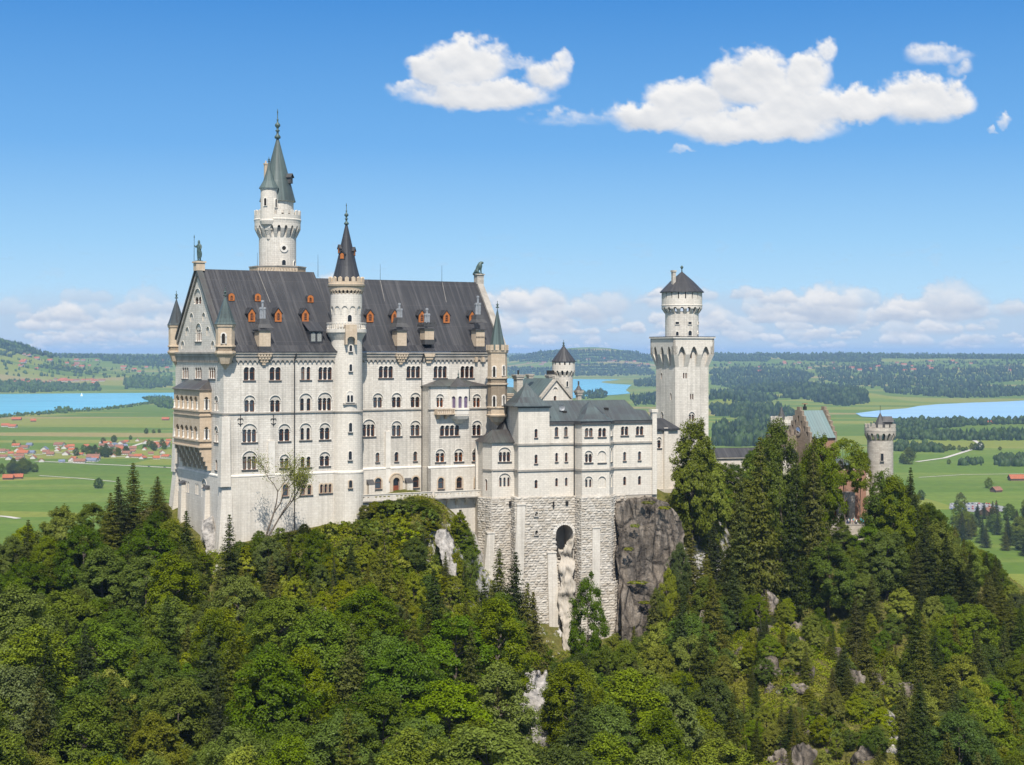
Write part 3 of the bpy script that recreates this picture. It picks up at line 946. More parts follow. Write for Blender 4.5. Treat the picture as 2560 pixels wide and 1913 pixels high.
# --- chimneys standing on the eaves
def chimney(fc, org, xc, w, yt_flue, y_sk0, y_sk1, y_s0, y_s1, kind, off):
    """w: shaft width in metres; rows in enlargement pixels from the flue tops down to the foot of the shaft."""
    a, zf = fc.px(*q(org, xc, yt_flue), off + .8)
    zk0, zk1, zs0, zs1 = (fc.px(*q(org, xc, y), off + .3)[1] for y in (y_sk0, y_sk1, y_s0, y_s1))
    fn = fc.fn
    h = w / 2
    b = MB()

    def bx(a0, a1, b0, b1, z0, z1, m=0):
        b.box(a0, a1, b0, b1, z0, z1, m, fn=lambda x, y, zz: fn(x, y, zz))
    bx(a - h, a + h, off - h * 0.2, off + w, zs1 - 0.5, zs0)
    bx(a - h - 0.3, a + h + 0.3, off - h * .2 - .3, off + w + .3, zs0, zs0 + 0.3, 1)
    bx(a - h - 0.12, a + h + 0.12, off - h * .2 - .12, off + w + 2.0, zs1 - 1.2, zs1 - .1, 1)
    if kind == 'tooth':
        for i in range(6):
            bx(a - h + w * i / 6 + .02, a - h + w * (i + .6) / 6, off - h * .2 - .1, off, (zs0 + zs1) / 2 + .1, (zs0 + zs1) / 2 + .4, 1)
    c = b.build('chimney', [M['beige'], M['lead']], palace)
    k = MB()
    if kind != 'crenel':
        t = h * 0.72
        pts0 = [(a - h - .55, off - h * .2 - .5), (a + h + .55, off - h * .2 - .5), (a + h + .55, off + w + .5), (a - h - .55, off + w + .5)]
        pts1 = [(a - t, off + .2), (a + t, off + .2), (a + t, off + w - .3), (a - t, off + w - .3)]
        mid = [(p0[0] * .35 + p1[0] * .65, p0[1] * .35 + p1[1] * .65) for p0, p1 in zip(pts0, pts1)]
        for (q0, z0), (q1, z1_) in (((pts0, zk1), (mid, zk1 + (zk0 - zk1) * .42)), ((mid, zk1 + (zk0 - zk1) * .42), (pts1, zk0))):
            k.add([fn(x, y, z0) for x, y in q0] + [fn(x, y, z1_) for x, y in q1], [(i, (i + 1) % 4, 4 + (i + 1) % 4, 4 + i) for i in range(4)] + [(4, 5, 6, 7)])
        k.add([fn(x, y, zk1) for x, y in pts0], [(3, 2, 1, 0)])
    else:
        k.box(a - h - .5, a + h + .5, off - .7, off + w + .4, zk1, zk1 + .5, fn=fn)
        for i in range(4):
            k.box(a - h - .45 + i * (w + .9) / 3.6, a - h - .45 + (i + .6) * (w + .9) / 3.6, off - .65, off - .35, zk1 + .5, zk0, fn=fn)
            k.box(a - h - .45 + i * (w + .9) / 3.6, a - h - .45 + (i + .6) * (w + .9) / 3.6, off + w, off + w + .3, zk1 + .5, zk0, fn=fn)
    k.build('chimney_cap', M['lead'], c)
    for i, (da, db, hh) in enumerate(((0, 0.5, 1.0), (-0.42, .35, .62), (.42, .35, .62), (-.3, .9, .6), (.3, .9, .6))):
        p = fn(a + da, off + db + h * .5, 0)
        zz = zk0 + (zf - zk0) * hh
        MB().lathe(p[0], p[1], [(.24, zk0 - .2), (.24, zz - .5), (.34, zz - .45), (.34, zz - .05), (.2, zz)], 8).build('flue', M['zinc'], c)


chimney(fS, CA, 1148, 2.55, 458, 648, 745, 775, 930, 'skirt', -0.35)
chimney(fE, CC, 826, 2.35, 487, 635, 735, 775, 925, 'skirt', -0.35)
chimney(fE, CC, 1110, 2.3, 540, 685, 730, 760, 860, 'crenel', -0.35)
chimney(fE, CC, 1636, 2.2, 412, 605, 690, 770, 930, 'tooth', -0.35)
for f_, org, xc, kind in ((fS, CA, 1155, 1), (fE, CC, 833, 1), (fE, CC, 1115, 2), (fE, CC, 1637, 3)):
    a, zz = f_.px(*q(org, xc, 1015))
    cs = MB()
    if kind == 1:
        for i, (w, d, h0, h1) in enumerate(((3.2, 1.0, -0.5, 0.1), (2.7, .85, -1.1, -.55), (1.9, .65, -1.7, -1.15), (1.0, .5, -2.3, -1.75))):
            n = max(1, int(w / 0.6))
            for j in range(n):
                x = a - w / 2 + w * j / n
                cs.plate(f_.fn, [(x, zz + h0), (x + w / n * .72, zz + h0), (x + w / n * .72, zz + h1), (x, zz + h1)], (), -d, 0.02)
            cs.plate(f_.fn, [(a - w / 2, zz + h1 - .08), (a + w / 2, zz + h1 - .08), (a + w / 2, zz + h1 + .1), (a - w / 2, zz + h1 + .1)], (), -d - .1, 0.02)
    elif kind == 2:
        for w, d, h0, h1 in ((2.8, 1.0, -.6, .1), (2.2, .8, -1.2, -.6), (1.6, .5, -2.0, -1.2)):
            cs.plate(f_.fn, [(a - w / 2 + .25, zz + h0), (a + w / 2 - .25, zz + h0), (a + w / 2, zz + h1), (a - w / 2, zz + h1)], (), -d, 0.02)
    else:
        for e in (-.9, .9):
            cs.plate(f_.fn, [(a + e - .3, zz - 1.8), (a + e + .3, zz - 1.8), (a + e + .3, zz - .7), (a + e - .3, zz - .7)], (), -.8, 0.02)
    cs.build('chimney_corbel', M['beige'], palace)

# --- corner turrets
def turret(u, d, r, v_roof_tip, v_roof0, v_sh0, v_tip, sides, crenel=False, v_c0=None, v_c1=None, windows=(), rot=None, mat='verdigris'):
    x, y = P.at_depth(u, d)
    Z = lambda v: CAMZ - (v - V0) / F * d
    ac = atan2(-y + P.loc(0, 0)[1], -x + P.loc(0, 0)[0])
    rot = pi / sides if rot is None else rot
    b = MB()
    prof = [(0.15, Z(v_c1)), (r * .45, Z(v_c1) + (Z(v_c0) - Z(v_c1)) * .3), (r * .6, Z(v_c1) + (Z(v_c0) - Z(v_c1)) * .34), (r * .85, Z(v_c1) + (Z(v_c0) - Z(v_c1)) * .75), (r * 1.12, Z(v_c0) - .3), (r * 1.16, Z(v_c0)), (r, Z(v_c0) + .15)]
    for v in v_sh0:
        prof += [(r, Z(v) - .25), (r * 1.12, Z(v) - .2), (r * 1.12, Z(v) + .1), (r, Z(v) + .15)]
    prof += [(r, Z(v_roof0) - .6), (r * 1.1, Z(v_roof0) - .5), (r * 1.15, Z(v_roof0)), (0.1, Z(v_roof0) + .02)]
    b.lathe(x, y, prof, sides, rot, rot + 2 * pi)
    if crenel:
        merlons(b, x, y, r * 1.15, .35, Z(v_roof0), Z(v_roof0) + 1.25, sides * 2 - 4, 0, .62)
    t = b.build('turret', M['beige'], palace)
    rp = regular(x, y, (r * 1.2 if not crenel else r * .92), sides, rot)
    MB().cone(rp, Z(v_roof0) + .02, (x, y, Z(v_roof_tip)), 0, [(0.12, 0.07), (0.26, 0.2)]).build('turret_roof', M[mat], t)
    finial(t, x, y, Z(v_roof_tip) - .1, (v_roof_tip - v_tip) / F * d, .32)
    for (du, v, w, h) in windows:
        ang = ac + math.asin(max(-.9, min(.9, du / F * d / r)))
        rr = r * (.4 * cos(pi / sides) + .6) - 0.10
        fct = Facet(P, x + (rr + .16) * cos(ang), y + (rr + .16) * sin(ang), ang + pi / 2)
        fct.n, fct.d = (-cos(ang), -sin(ang)), (-sin(ang), cos(ang))
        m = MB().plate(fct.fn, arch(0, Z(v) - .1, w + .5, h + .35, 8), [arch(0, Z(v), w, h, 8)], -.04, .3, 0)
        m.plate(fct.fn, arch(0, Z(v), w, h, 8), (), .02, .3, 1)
        for s_ in (-1, 1):
            pc = fct.fn(s_ * (w / 2 + .12), -.1, 0)
            m.lathe(pc[0], pc[1], [(.14, Z(v)), (.1, Z(v) + .15), (.1, Z(v) + h * .6), (.18, Z(v) + h * .7)], 6, m=0)
        m.build('turret_window', [M['trim'], M['void']], t)


vA = lambda y: 640 + y / 4.132
turret(563, 329.3, 1.95, vA(405), vA(708), (vA(930), vA(990)), vA(322), 8, v_c0=vA(1000), v_c1=vA(1175), windows=((-4, vA(905), .75, 2.1),), mat='verdigris')
turret(441, 357.5, 1.75, vA(432), vA(716), (vA(930), vA(985)), vA(355), 8, v_c0=vA(990), v_c1=vA(1140), mat='roof_patina')
turret(1243.5, 360, 2.25, vA(530), vA(975), (vA(1258), vA(1320), vA(1560)), vA(460), 8, crenel=True, v_c0=vA(1640), v_c1=vA(1755),
       windows=((-8, vA(1250), .6, 2.4), (-8, vA(1555), .6, 2.4), (16, vA(1235), .5, 2.2), (16, vA(1540), .5, 2.2)), mat='verdigris')

# --- loggia on the west front
yl0 = W1 - fW.px(*q(CB, 613, 450))[0]
pl = P.hit(*q(CB, 492, 450), (0, yl0, 0), (0, 1, 0)).x
fL = Facet(P, pl, W1, radians(-90))
al0 = fL.px(*q(CB, 226, 450))[0]
al1 = W1 - yl0
zl = lambda y, o=CB: fL.px(*q(o, 488, y))[1]
z_eave, z_u1, z_u0, z_s1, z_l1, z_l0, z_b1 = zl(1385, CA), zl(130), zl(272), zl(330), zl(440), zl(580), zl(655)
lg = MB()
hol = []
n5 = 5
aw = (al1 - al0 - 2.0) / n5
for zz0, zz1 in ((z_u0, z_u1), (z_l0, z_l1)):
    for j in range(n5):
        hol.append(arch(al0 + 0.9 + aw * (j + .5), zz0, aw * .74, zz1 - zz0, 8))
lg.plate(fL.fn, [(al0, z_b1), (al1, z_b1), (al1, z_eave), (al0, z_eave)], hol, 0, .5)
fLs = P.facet(0, yl0)
hs = []
for zz0, zz1 in ((z_u0, z_u1), (z_l0, z_l1)):
    hs.append(arch(pl * .42, zz0, abs(pl) * .34, zz1 - zz0 - .1, 8))
lg.plate(fLs.fn, [(pl + .5, z_b1), (0, z_b1), (0, z_eave), (pl + .5, z_eave)], hs, 0.001, .5)
lg.plate(P.facet(0, W1 - al0 - .5).fn, [(pl + .5, z_b1), (0, z_b1), (0, z_eave), (pl + .5, z_eave)], (), 0, .5)
for zz in (z_b1, z_s1 - .2, z_eave - .3):
    lg.box(pl + .5, 0, yl0 + .5, W1 - al0 - .5, zz, zz + .3)
loggia = lg.build('loggia', M['beige'], palace)
tr = MB()
for zz, d_ in ((z_u0 - .35, .3), (z_s1 - .1, .22), (z_l0 - .35, .3), (z_b1 - .12, .35), (z_eave - .15, .3)):
    tr.box(pl - d_, 0, yl0 - d_, W1 - al0 + d_, zz, zz + .28)
tr.build('loggia_moulding', M['beige'], loggia)
for zz0, zz1 in ((z_u0, z_u1), (z_l0, z_l1)):
    for j in range(n5 + 1):
        a_ = al0 + 0.9 + aw * j
        c = fL.fn(a_, -.12, 0)
        MB().lathe(c[0], c[1], [(.3, zz0), (.3, zz0 + .25), (.2, zz0 + .4), (.17, zz1 - aw * .37 - .45), (.3, zz1 - aw * .37 - .1), (.3, zz1 - aw * .37)], 8).build('loggia_column', M['trim'], loggia)
    for e in (.58, .26):
        c = fLs.fn(pl * e, -.12, 0)
        MB().lathe(c[0], c[1], [(.26, zz0), (.26, zz0 + .25), (.17, zz0 + .4), (.15, zz1 - 1.0), (.26, zz1 - .7), (.26, zz1 - .6)], 8).build('loggia_column', M['trim'], loggia)
rl = MB()
ya, yb_ = yl0 - .4, W1 - al0 + .4
zt = fW.px(*q(CA, 545, 1283))[1]
e0 = [(pl - .45, ya, z_eave), (pl - .45, yb_, z_eave), (0, yb_, z_eave), (0, ya, z_eave)]
rl.add(e0 + [(0.0, ya + 1.9, zt), (0.0, yb_ - 1.9, zt)], [(0, 1, 5, 4), (0, 4, 3), (1, 2, 5), (3, 2, 1, 0)])
rl.build('loggia_roof', M['roof_brown'], loggia)
cb_ = MB()                                                     # stepped arched corbels carrying the loggia
zc0 = fW.px(*q(CB, 560, 880))[1]
for j in range(6):
    a_ = al0 + .5 + (al1 - al0 - 1.0) * j / 5
    for s_ in range(5):
        t0, t1 = s_ / 5, (s_ + 1) / 5
        cb_.plate(fL.fn, [(a_ - .38, z_b1 - .1 + (zc0 - z_b1) * t1), (a_ + .38, z_b1 - .1 + (zc0 - z_b1) * t1), (a_ + .38, z_b1 - .1 + (zc0 - z_b1) * t0), (a_ - .38, z_b1 - .1 + (zc0 - z_b1) * t0)], (), abs(pl) * (t0 * .85 + .05), abs(pl) + .02)
cb_.add([fL.fn(al0, .35, z_b1), fL.fn(al1, .35, z_b1), fL.fn(al1, abs(pl), zc0 + .5), fL.fn(al0, abs(pl), zc0 + .5)], [(0, 1, 2, 3)])
for s_ in range(5):                                           # south cheek
    t0, t1 = s_ / 5, (s_ + 1) / 5
    cb_.plate(fLs.fn, [(pl * (1 - t0 * .85), z_b1 - .1 + (zc0 - z_b1) * t1), (0, z_b1 - .1 + (zc0 - z_b1) * t1), (0, z_b1 - .1 + (zc0 - z_b1) * t0), (pl * (1 - t0 * .85), z_b1 - .1 + (zc0 - z_b1) * t0)], (), .02, .5)
cb_.build('loggia_corbel', M['beige'], loggia)

# --- battered buttresses at the west end
def buttress(x0, x1, y0, y1, z0, z1, bx, by, cap=False):
    b = MB()
    lo = [(x0 - bx, y0 - by), (x1, y0 - by), (x1, y1), (x0 - bx, y1)]
    hi = [(x0, y0), (x1, y0), (x1, y1), (x0, y1)]
    b.prism(lo, z0, z1, 0, hi)
    if cap:
        b.add([(x0 - .2, y0 - .2, z1 - .03), (x1, y0 - .2, z1 - .03), (x1, y1 + .2, z1 - .03), (x0 - .2, y1 + .2, z1 - .03), (x1, y0 - .2, z1 + 1.0), (x1, y1 + .2, z1 + 1.0)], [(0, 1, 4), (2, 3, 5), (0, 4, 5, 3), (0, 3, 2, 1)], 1)
    return b.build('buttress', [M['smooth'], M['lead']], palace)


zz = lambda y: fS.px(*q(CB, 740, y))[1]
buttress(-0.5, 1.6, -0.5, 1.2, zz(1640) - 4, zz(1060), 1.4, 1.2)
buttress(-0.55, 1.2, -0.6, 1.0, zz(1060), zz(340), 0.5, 0.5)
buttress(-1.2, .3, 8.0, 10.0, ZB - 2, fW.px(*q(CB, 580, 1075))[1], 1.0, .3, True)
buttress(-1.2, .3, 24.0, 26.0, ZB, fW.px(*q(CB, 300, 1015))[1], 0.7, .3, True)
buttress(-0.6, 2.0, W1 - 2.6, W1 + .3, ZB, ZBAND - 1.0, 2.6, .2)
buttress(-0.35, 1.6, W1 - 2.0, W1 + .3, ZBAND - 1.0, ZSTR - .6, .6, .1)

# --- drain pipes and wall anchors
for f_, org, x, y0, y1, off in ((fS, CA, 1472, 1075, 3300, -.42), (fE, CC, 1052, 1085, 2470, -.45)):
    a, zt = f_.px(*q(org, x, y0), off)
    zb = f_.px(*q(org, x, y1), off)[1]
    p = f_.fn(a, off, 0)
    MB().tube((p[0], p[1], zb), (p[0], p[1], zt), .11, .11, 6).tube((p[0], p[1], zt), (p[0] + .25, p[1] + .2 - .7, ZE - .25), .11, .11, 6).build('drain_pipe', M['iron'], palace)
for x in (912, 1254):
    a, z = fS.px(*q(CB, x, 385))
    an = MB()
    for s_ in (-1, 1):
        ring(an, fS.fn, a + s_ * .32, z + .3, .2, .32, -.12, .0, 10, 0, -.6 if s_ > 0 else 0, pi if s_ > 0 else pi + .6)
        ring(an, fS.fn, a + s_ * .55, z - 1.0, .48, .6, -.12, .0, 8, 0, pi / 2 if s_ > 0 else 0, pi if s_ > 0 else pi / 2)
    an.plate(fS.fn, [(a - .06, z - 1.1), (a + .06, z - 1.1), (a + .06, z + 1.4), (a - .06, z + 1.4)], (), -.12, 0)
    an.build('wall_anchor', M['iron'], palace)

# --- bay roof, oriel and balcony
br_ = MB()
zt = fE.px(*q(CC, 1300, 1272))[1]
br_.add([(xb0 - .4, YB - .5, zbt), (xb1 + .3, YB - .5, zbt), (xb1 + .3, YE, zbt), (xb0 - .4, YE, zbt), (xb0 + 4.5, YE, zt), (xb1 - 5.5, YE, zt)], [(0, 1, 5, 4), (0, 4, 3), (1, 2, 5), (3, 2, 1, 0)])
br_.build('bay_roof', M['roof_brown'], palace)
ox0, oz1 = fB.px(*q(CD, 1340, 20), 0)
ox1, oz0 = fB.px(*q(CD, 1530, 320), 0)
om, ow = (ox0 + ox1) / 2, (ox1 - ox0) / 2
pd = 2.0
opoly = [(om - ow, YB), (om - ow * .62, YB - pd), (om + ow * .62, YB - pd), (om + ow, YB)]
ozt = zbt - .1
ob = MB()
zw0, zw1 = fB.px(*q(CD, 1384, 250), -pd)[1], fB.px(*q(CD, 1384, 128), -pd)[1]
for (pa0, pa1, k) in ((opoly[0], opoly[1], 1), (opoly[1], opoly[2], 2), (opoly[2], opoly[3], 1)):
    fo = Facet(P, pa0[0], pa0[1], atan2(pa1[1] - pa0[1], pa1[0] - pa0[0]))
    ln = sqrt((pa1[0] - pa0[0]) ** 2 + (pa1[1] - pa0[1]) ** 2)
    hl = [arch(ln * (j + .5) / k, zw0, ln / k * (.62 if k == 2 else .5), zw1 - zw0, 8) for j in range(k)]
    ob.plate(fo.fn, [(0, oz0), (ln, oz0), (ln, ozt), (0, ozt)], hl, 0, .3, 0)
    ob.plate(fo.fn, [(0.1, zw0 - .1), (ln - .1, zw0 - .1), (ln - .1, zw1 + .1), (.1, zw1 + .1)], (), .3, .36, 1)
    ob.plate(fo.fn, [(-.08, zw0 - .45), (ln + .08, zw0 - .45), (ln + .08, zw0 - .2), (-.08, zw0 - .2)], (), -.15, .1, 0)
ob.prism(opoly, oz0 - .1, oz0 + .2, 0)
sm = lambda t: [(om + (x - om) * t, YB + (y - YB) * t) for x, y in opoly]
ob.prism(sm(.35), oz0 - 1.9, oz0 - .9, 0, sm(.75))
ob.prism(sm(.85), oz0 - .9, oz0 - .1, 0, sm(1.05))
oriel = ob.build('oriel', [M['trim'], plain('violet_blind', (0.15, 0.11, 0.17), .4, .3, 3.0)], palace)
orf = MB().cone([(om + (x - om) * 1.18, YB + (y - YB) * 1.2) for x, y in opoly], ozt, (om, YB + 0.6, zt + .6), 0, [(.3, .2)]).build('oriel_roof', M['lead'], oriel)
finial(oriel, om, YB + .3, zt + .4, 1.7, .22)
bx0 = fB.px(*q(CD, 1180, 300))[0]
zb1, zb0 = fB.px(*q(CD, 1260, 258), -1.3)[1], fB.px(*q(CD, 1260, 318), -1.3)[1]
bl = MB().box(bx0, om - ow * .7, YB - 1.5, YB, zb0, zb0 + .25)
nb = 9
for j in range(nb):
    x = bx0 + .2 + (om - ow * .8 - bx0 - .3) * j / (nb - 1)
    bl.box(x - .12, x + .12, YB - 1.45, YB - 1.25, zb0 + .25, zb1 - .2)
bl.box(bx0, om - ow * .7, YB - 1.52, YB - 1.2, zb1 - .2, zb1)
bl.box(bx0, bx0 + .25, YB - 1.2, YB, zb0 + .25, zb1)
for j in range(3):
    x = bx0 + .5 + j * 2.0
    bl.prism([(x, YB), (x, YB - .4), (x + .6, YB - .4), (x + .6, YB)], zb0 - 1.0, zb0, 0, [(x, YB), (x, YB - 1.3), (x + .6, YB - 1.3), (x + .6, YB)])
bl.build('balcony', M['beige'], palace)

# --- terrace with pierced balustrade in front of the east block
zt1, zt0 = P.facet(0, -1.5).px(*q(CD, 600, 1145))[1], P.facet(0, -1.5).px(*q(CD, 600, 1205))[1]
tx0 = P.facet(0, -1.5).px(*q(CD, 445, 1150))[0]
xt1 = P.facet(0, -2.6).px(*q(CD, 1700, 1150))[0]
tb = MB()
for f_, a0, a1 in ((P.facet(0, -1.5), tx0 - 2.5, xb0 - .6), (P.facet(0, -2.6), xb0 - .6, xt1)):
    n = int((a1 - a0) / 1.0)
    hol = []
    for j in range(n):
        x = a0 + (a1 - a0) * (j + .5) / n
        if j % 5 != 4:
            hol.append([(x - .36, zt1 - .35), (x - .2, zt1 - .75), (x, zt1 - .6), (x + .2, zt1 - .75), (x + .36, zt1 - .35)])
    tb.plate(f_.fn, [(a0, zt0), (a1, zt0), (a1, zt1), (a0, zt1)], hol, 0, .3, 0)
    tb.plate(f_.fn, [(a0, zt1), (a1, zt1), (a1, zt1 + .15), (a0, zt1 + .15)], (), -.12, .4, 0)
    tb.plate(f_.fn, [(a0, zt0 - .25), (a1, zt0 - .25), (a1, zt0), (a0, zt0)], (), -.2, .4, 1)
tb.box(tx0 - 2.5, xt1, -1.2, YE, zt0 - .5, zt0 - .1, 1)
zw = P.facet(0, -1.0).px(*q(CD, 1500, 1650))[1] - 8
tb.box(tx0 - 3.5, xb0 - .5, -1.2, YE - .4, ZB - 4, zt0 - .4, 0)
tb.box(xb0 - .5, xt1 - .2, -1.0, YB - .3, ZB - 12, zt0 - .6, 0)
for j in range(7):
    x = xb0 + .6 + j * 2.4
    if x < xt1 - .5:
        tb.prism([(x, -1.0), (x, -1.4), (x + .6, -1.4), (x + .6, -1.0)], zt0 - 1.9, zt0 - .5, 0, [(x, -1.0), (x, -2.5), (x + .6, -2.5), (x + .6, -1.0)])
for x, y, w, h in ((1450, 1310, 30, 20), (1447, 1415, 14, 24), (1452, 1458, 16, 40)):
    a, z = P.facet(0, -1.0).px(*q(CD, x, y))
    tb.plate(P.facet(0, -1.0).fn, [(a - w / 94, z - h / 94), (a + w / 94, z - h / 94), (a + w / 94, z + h / 94), (a - w / 94, z + h / 94)], (), -.03, .02, 2)
tb.build('terrace', [M['smooth'], M['trim_dark'], M['void']], palace)

# ================================================================ stair tower against the palace
TSX, TSY = P.at_depth(866, 345.0)
tower2 = thing('stair_tower', 'round white stair tower with a dark slate cone rising in front of the palace roof', 'tower', base=ZB, **PO)
ACS = atan2(P.loc(0, 0)[1] - TSY, P.loc(0, 0)[0] - TSX)
ZT = lambda v, d=341.6: CAMZ - (v - V0) / F * d
vC = lambda y: 640 + y / 4.132
R2 = 3.45
b = MB()
b.lathe(TSX, TSY, [(R2 + .35, ZB), (R2 + .3, ZBAND)], 32, m=1)
b.lathe(TSX, TSY, [(R2 + .38, ZBAND - .3), (R2 + .38, ZBAND), (R2, ZBAND + .35)], 32, m=1)
b.lathe(TSX, TSY, [(R2, ZBAND), (R2, ZT(vC(870))), (R2 + .1, ZT(vC(860))), (R2 + .75, ZT(vC(800))), (R2 + .95, ZT(vC(790))), (R2 + .95, ZT(vC(752))), (R2 - .3, ZT(vC(752)))], 32)
b.lathe(TSX, TSY, [(R2 - .22, ZT(vC(760))), (R2 - .22, ZT(vC(480)))], 32)
round_corbels(b, TSX, TSY, R2 - .22, R2, ZT(vC(600)), ZT(vC(500)), 12, 0, frac=.3)
b.lathe(TSX, TSY, [(R2 - .2, ZT(vC(502))), (R2, ZT(vC(500))), (R2, ZT(vC(385)))], 32)
b.build('shaft', [M['kem'], M['smooth']], tower2)
b = MB()
round_corbels(b, TSX, TSY, R2 - .02, R2 + .28, ZT(vC(388)), ZT(vC(345)), 26, 0, frac=.45)
b.lathe(TSX, TSY, [(R2, ZT(vC(346))), (R2 + .3, ZT(vC(345))), (R2 + .35, ZT(vC(320))), (R2 + .65, ZT(vC(308))), (R2 + .75, ZT(vC(288))), (R2 + .45, ZT(vC(284))), (R2 + .45, ZT(vC(262))), (R2 - .2, ZT(vC(262))), (R2 - .2, ZT(vC(285))), (0.2, ZT(vC(285)))], 32)
merlons(b, TSX, TSY, R2 + .45, .45, ZT(vC(262)), ZT(vC(225)), 16, 0, .58, .3)
b.build('parapet', M['beige'], tower2)
b = MB()
zc, zr_ = ZT(vC(752)), ZT(vC(688))
for i in range(40):
    a = 2 * pi * i / 40
    b.lathe(TSX + (R2 + .72) * cos(a), TSY + (R2 + .72) * sin(a), [(.12, zc), (.09, zc + .2), (.14, zc + .5), (.08, zr_ - .15)], 5)
b.lathe(TSX, TSY, [(R2 + .55, zr_ - .18), (R2 + .92, zr_ - .18), (R2 + .92, zr_), (R2 + .55, zr_), (R2 + .55, zr_ - .18)], 40)
b.build('balustrade', M['trim'], tower2)
b = MB()
zc0, zc1 = ZT(vC(230)), ZT(557)
b.lathe(TSX, TSY, [(3.15, ZT(vC(285))), (3.05, zc0), (2.35, zc0 + (zc1 - zc0) * .22), (0.22, zc1)], 24)
b.build('spire', M['roof'], tower2)
finial(tower2, TSX, TSY, zc1 - .1, (557 - 503) / F * 342, .42)
for du, v, s_ in ((-9.5, vC(30), 1), (28, 640 - 2, .8), (-27, 640 - 8, .6)):
    # little dormers on the spire
    z = ZT(v)
    rr = 3.05 * (zc1 - z) / (zc1 - zc0) * .92
    ang = ACS + math.asin(max(-.95, min(.95, du / F * 342 / rr)))
    fct = Facet(P, TSX + (rr + .25) * cos(ang), TSY + (rr + .25) * sin(ang), ang + pi / 2)
    fct.n, fct.d = (-cos(ang), -sin(ang)), (-sin(ang), cos(ang))
    d = MB().plate(fct.fn, [(-.62, z), (.62, z), (.62, z + 1.0), (0, z + 1.75), (-.62, z + 1.0)], (), 0.02, 1.2)
    d.plate(fct.fn, [(-.75, z + .95), (0, z + 1.8), (.75, z + .95), (.75, z + 1.1), (0, z + 1.98), (-.75, z + 1.1)], (), -.15, 1.3)
    d = d.build('spire_dormer', M['roof'], tower2)
    MB().plate(fct.fn, arch(0, z + .12, .85, 1.2, 8), (), -.05, .05).build('dormer_front', M['wood'], d)
for du, y, w, h, org in ((-10 + 8, 985, .62, 1.35, vC), (-2, 1190, .62, 1.5, vC)):
    round_window(tower2, P, TSX, TSY, R2 - .12, ACS + math.asin(max(-1, min(1, (800 + 316 / 4.132 - 866) / F * 342 / R2))), ZT(vC(y)), w, h)
for x, y0, y1 in ((314, 402, 495), (311, 695, 785), (311, 995, 1072)):
    ang = ACS + math.asin(((800 + x / 4.132) - 866) / F * 342 / R2)
    zz0, zz1 = ZT(960 + y1 / 4.132), ZT(960 + y0 / 4.132)
    round_window(tower2, P, TSX, TSY, R2 - .12 + (.3 if y0 > 900 else 0), ang, zz0, .72, zz1 - zz0, mat='beige' if y0 > 900 else 'trim')
round_window(tower2, P, TSX, TSY, R2 - .36, ACS + math.asin(((800 + 308 / 4.132) - 866) / F * 342 / R2), ZT(vC(680)), .9, 1.5, sill=False)
ang = ACS + math.asin(((800 + 310 / 4.132) - 866) / F * 342 / R2)
zz0, zz1 = ZT(vC(1510)), ZT(vC(1400))
w_ = round_window(tower2, P, TSX, TSY, R2 - .1, ang, zz0, 1.55, zz1 - zz0)
fct = Facet(P, TSX + (R2 + .12) * cos(ang), TSY + (R2 + .12) * sin(ang), ang + pi / 2)
fct.n, fct.d = (-cos(ang), -sin(ang)), (-sin(ang), cos(ang))
m_ = MB().plate(fct.fn, arch(0, zz0, 1.5, zz1 - zz0, 10), [arch(-.38, zz0, .56, (zz1 - zz0) * .66, 6), arch(.38, zz0, .56, (zz1 - zz0) * .66, 6)], -.0, .1)
m_.build('tracery', M['trim'], w_)
b = MB()                                                      # string course stepping up round the stair window
b.lathe(TSX, TSY, [(R2, ZSTR - .25), (R2 + .25, ZSTR - .25), (R2 + .25, ZSTR), (R2, ZSTR + .05)], 32)
b.build('string_course', M['trim_dark'], tower2)
MB().plate(fct.fn, [(-1.5, zz0 - .55), (1.5, zz0 - .55), (1.5, zz0 - .2), (-1.5, zz0 - .2)], (), -.2, .6).build('window_ledge', M['trim_dark'], tower2)
fct = Facet(P, TSX + (R2 + .8) * cos(ang), TSY + (R2 + .8) * sin(ang), ang + pi / 2)
fct.n, fct.d = (-cos(ang), -sin(ang)), (-sin(ang), cos(ang))
zb0, zb1 = ZT(vC(930)), ZT(vC(755))
o_ = MB().plate(fct.fn, [(-1.25, zb0 + .3), (-.85, zb0 + .3), (-.85, zb0 + 1.5), (-.55, zb0 + 1.9), (0, zb0 + 2.05), (.55, zb0 + 1.9), (.85, zb0 + 1.5), (.85, zb0 + .3), (1.25, zb0 + .3), (1.25, zb1 + .9), (-1.25, zb1 + .9)], (), -.45, 1.0)
o_.build('corbelled_bay', M['beige'], tower2)

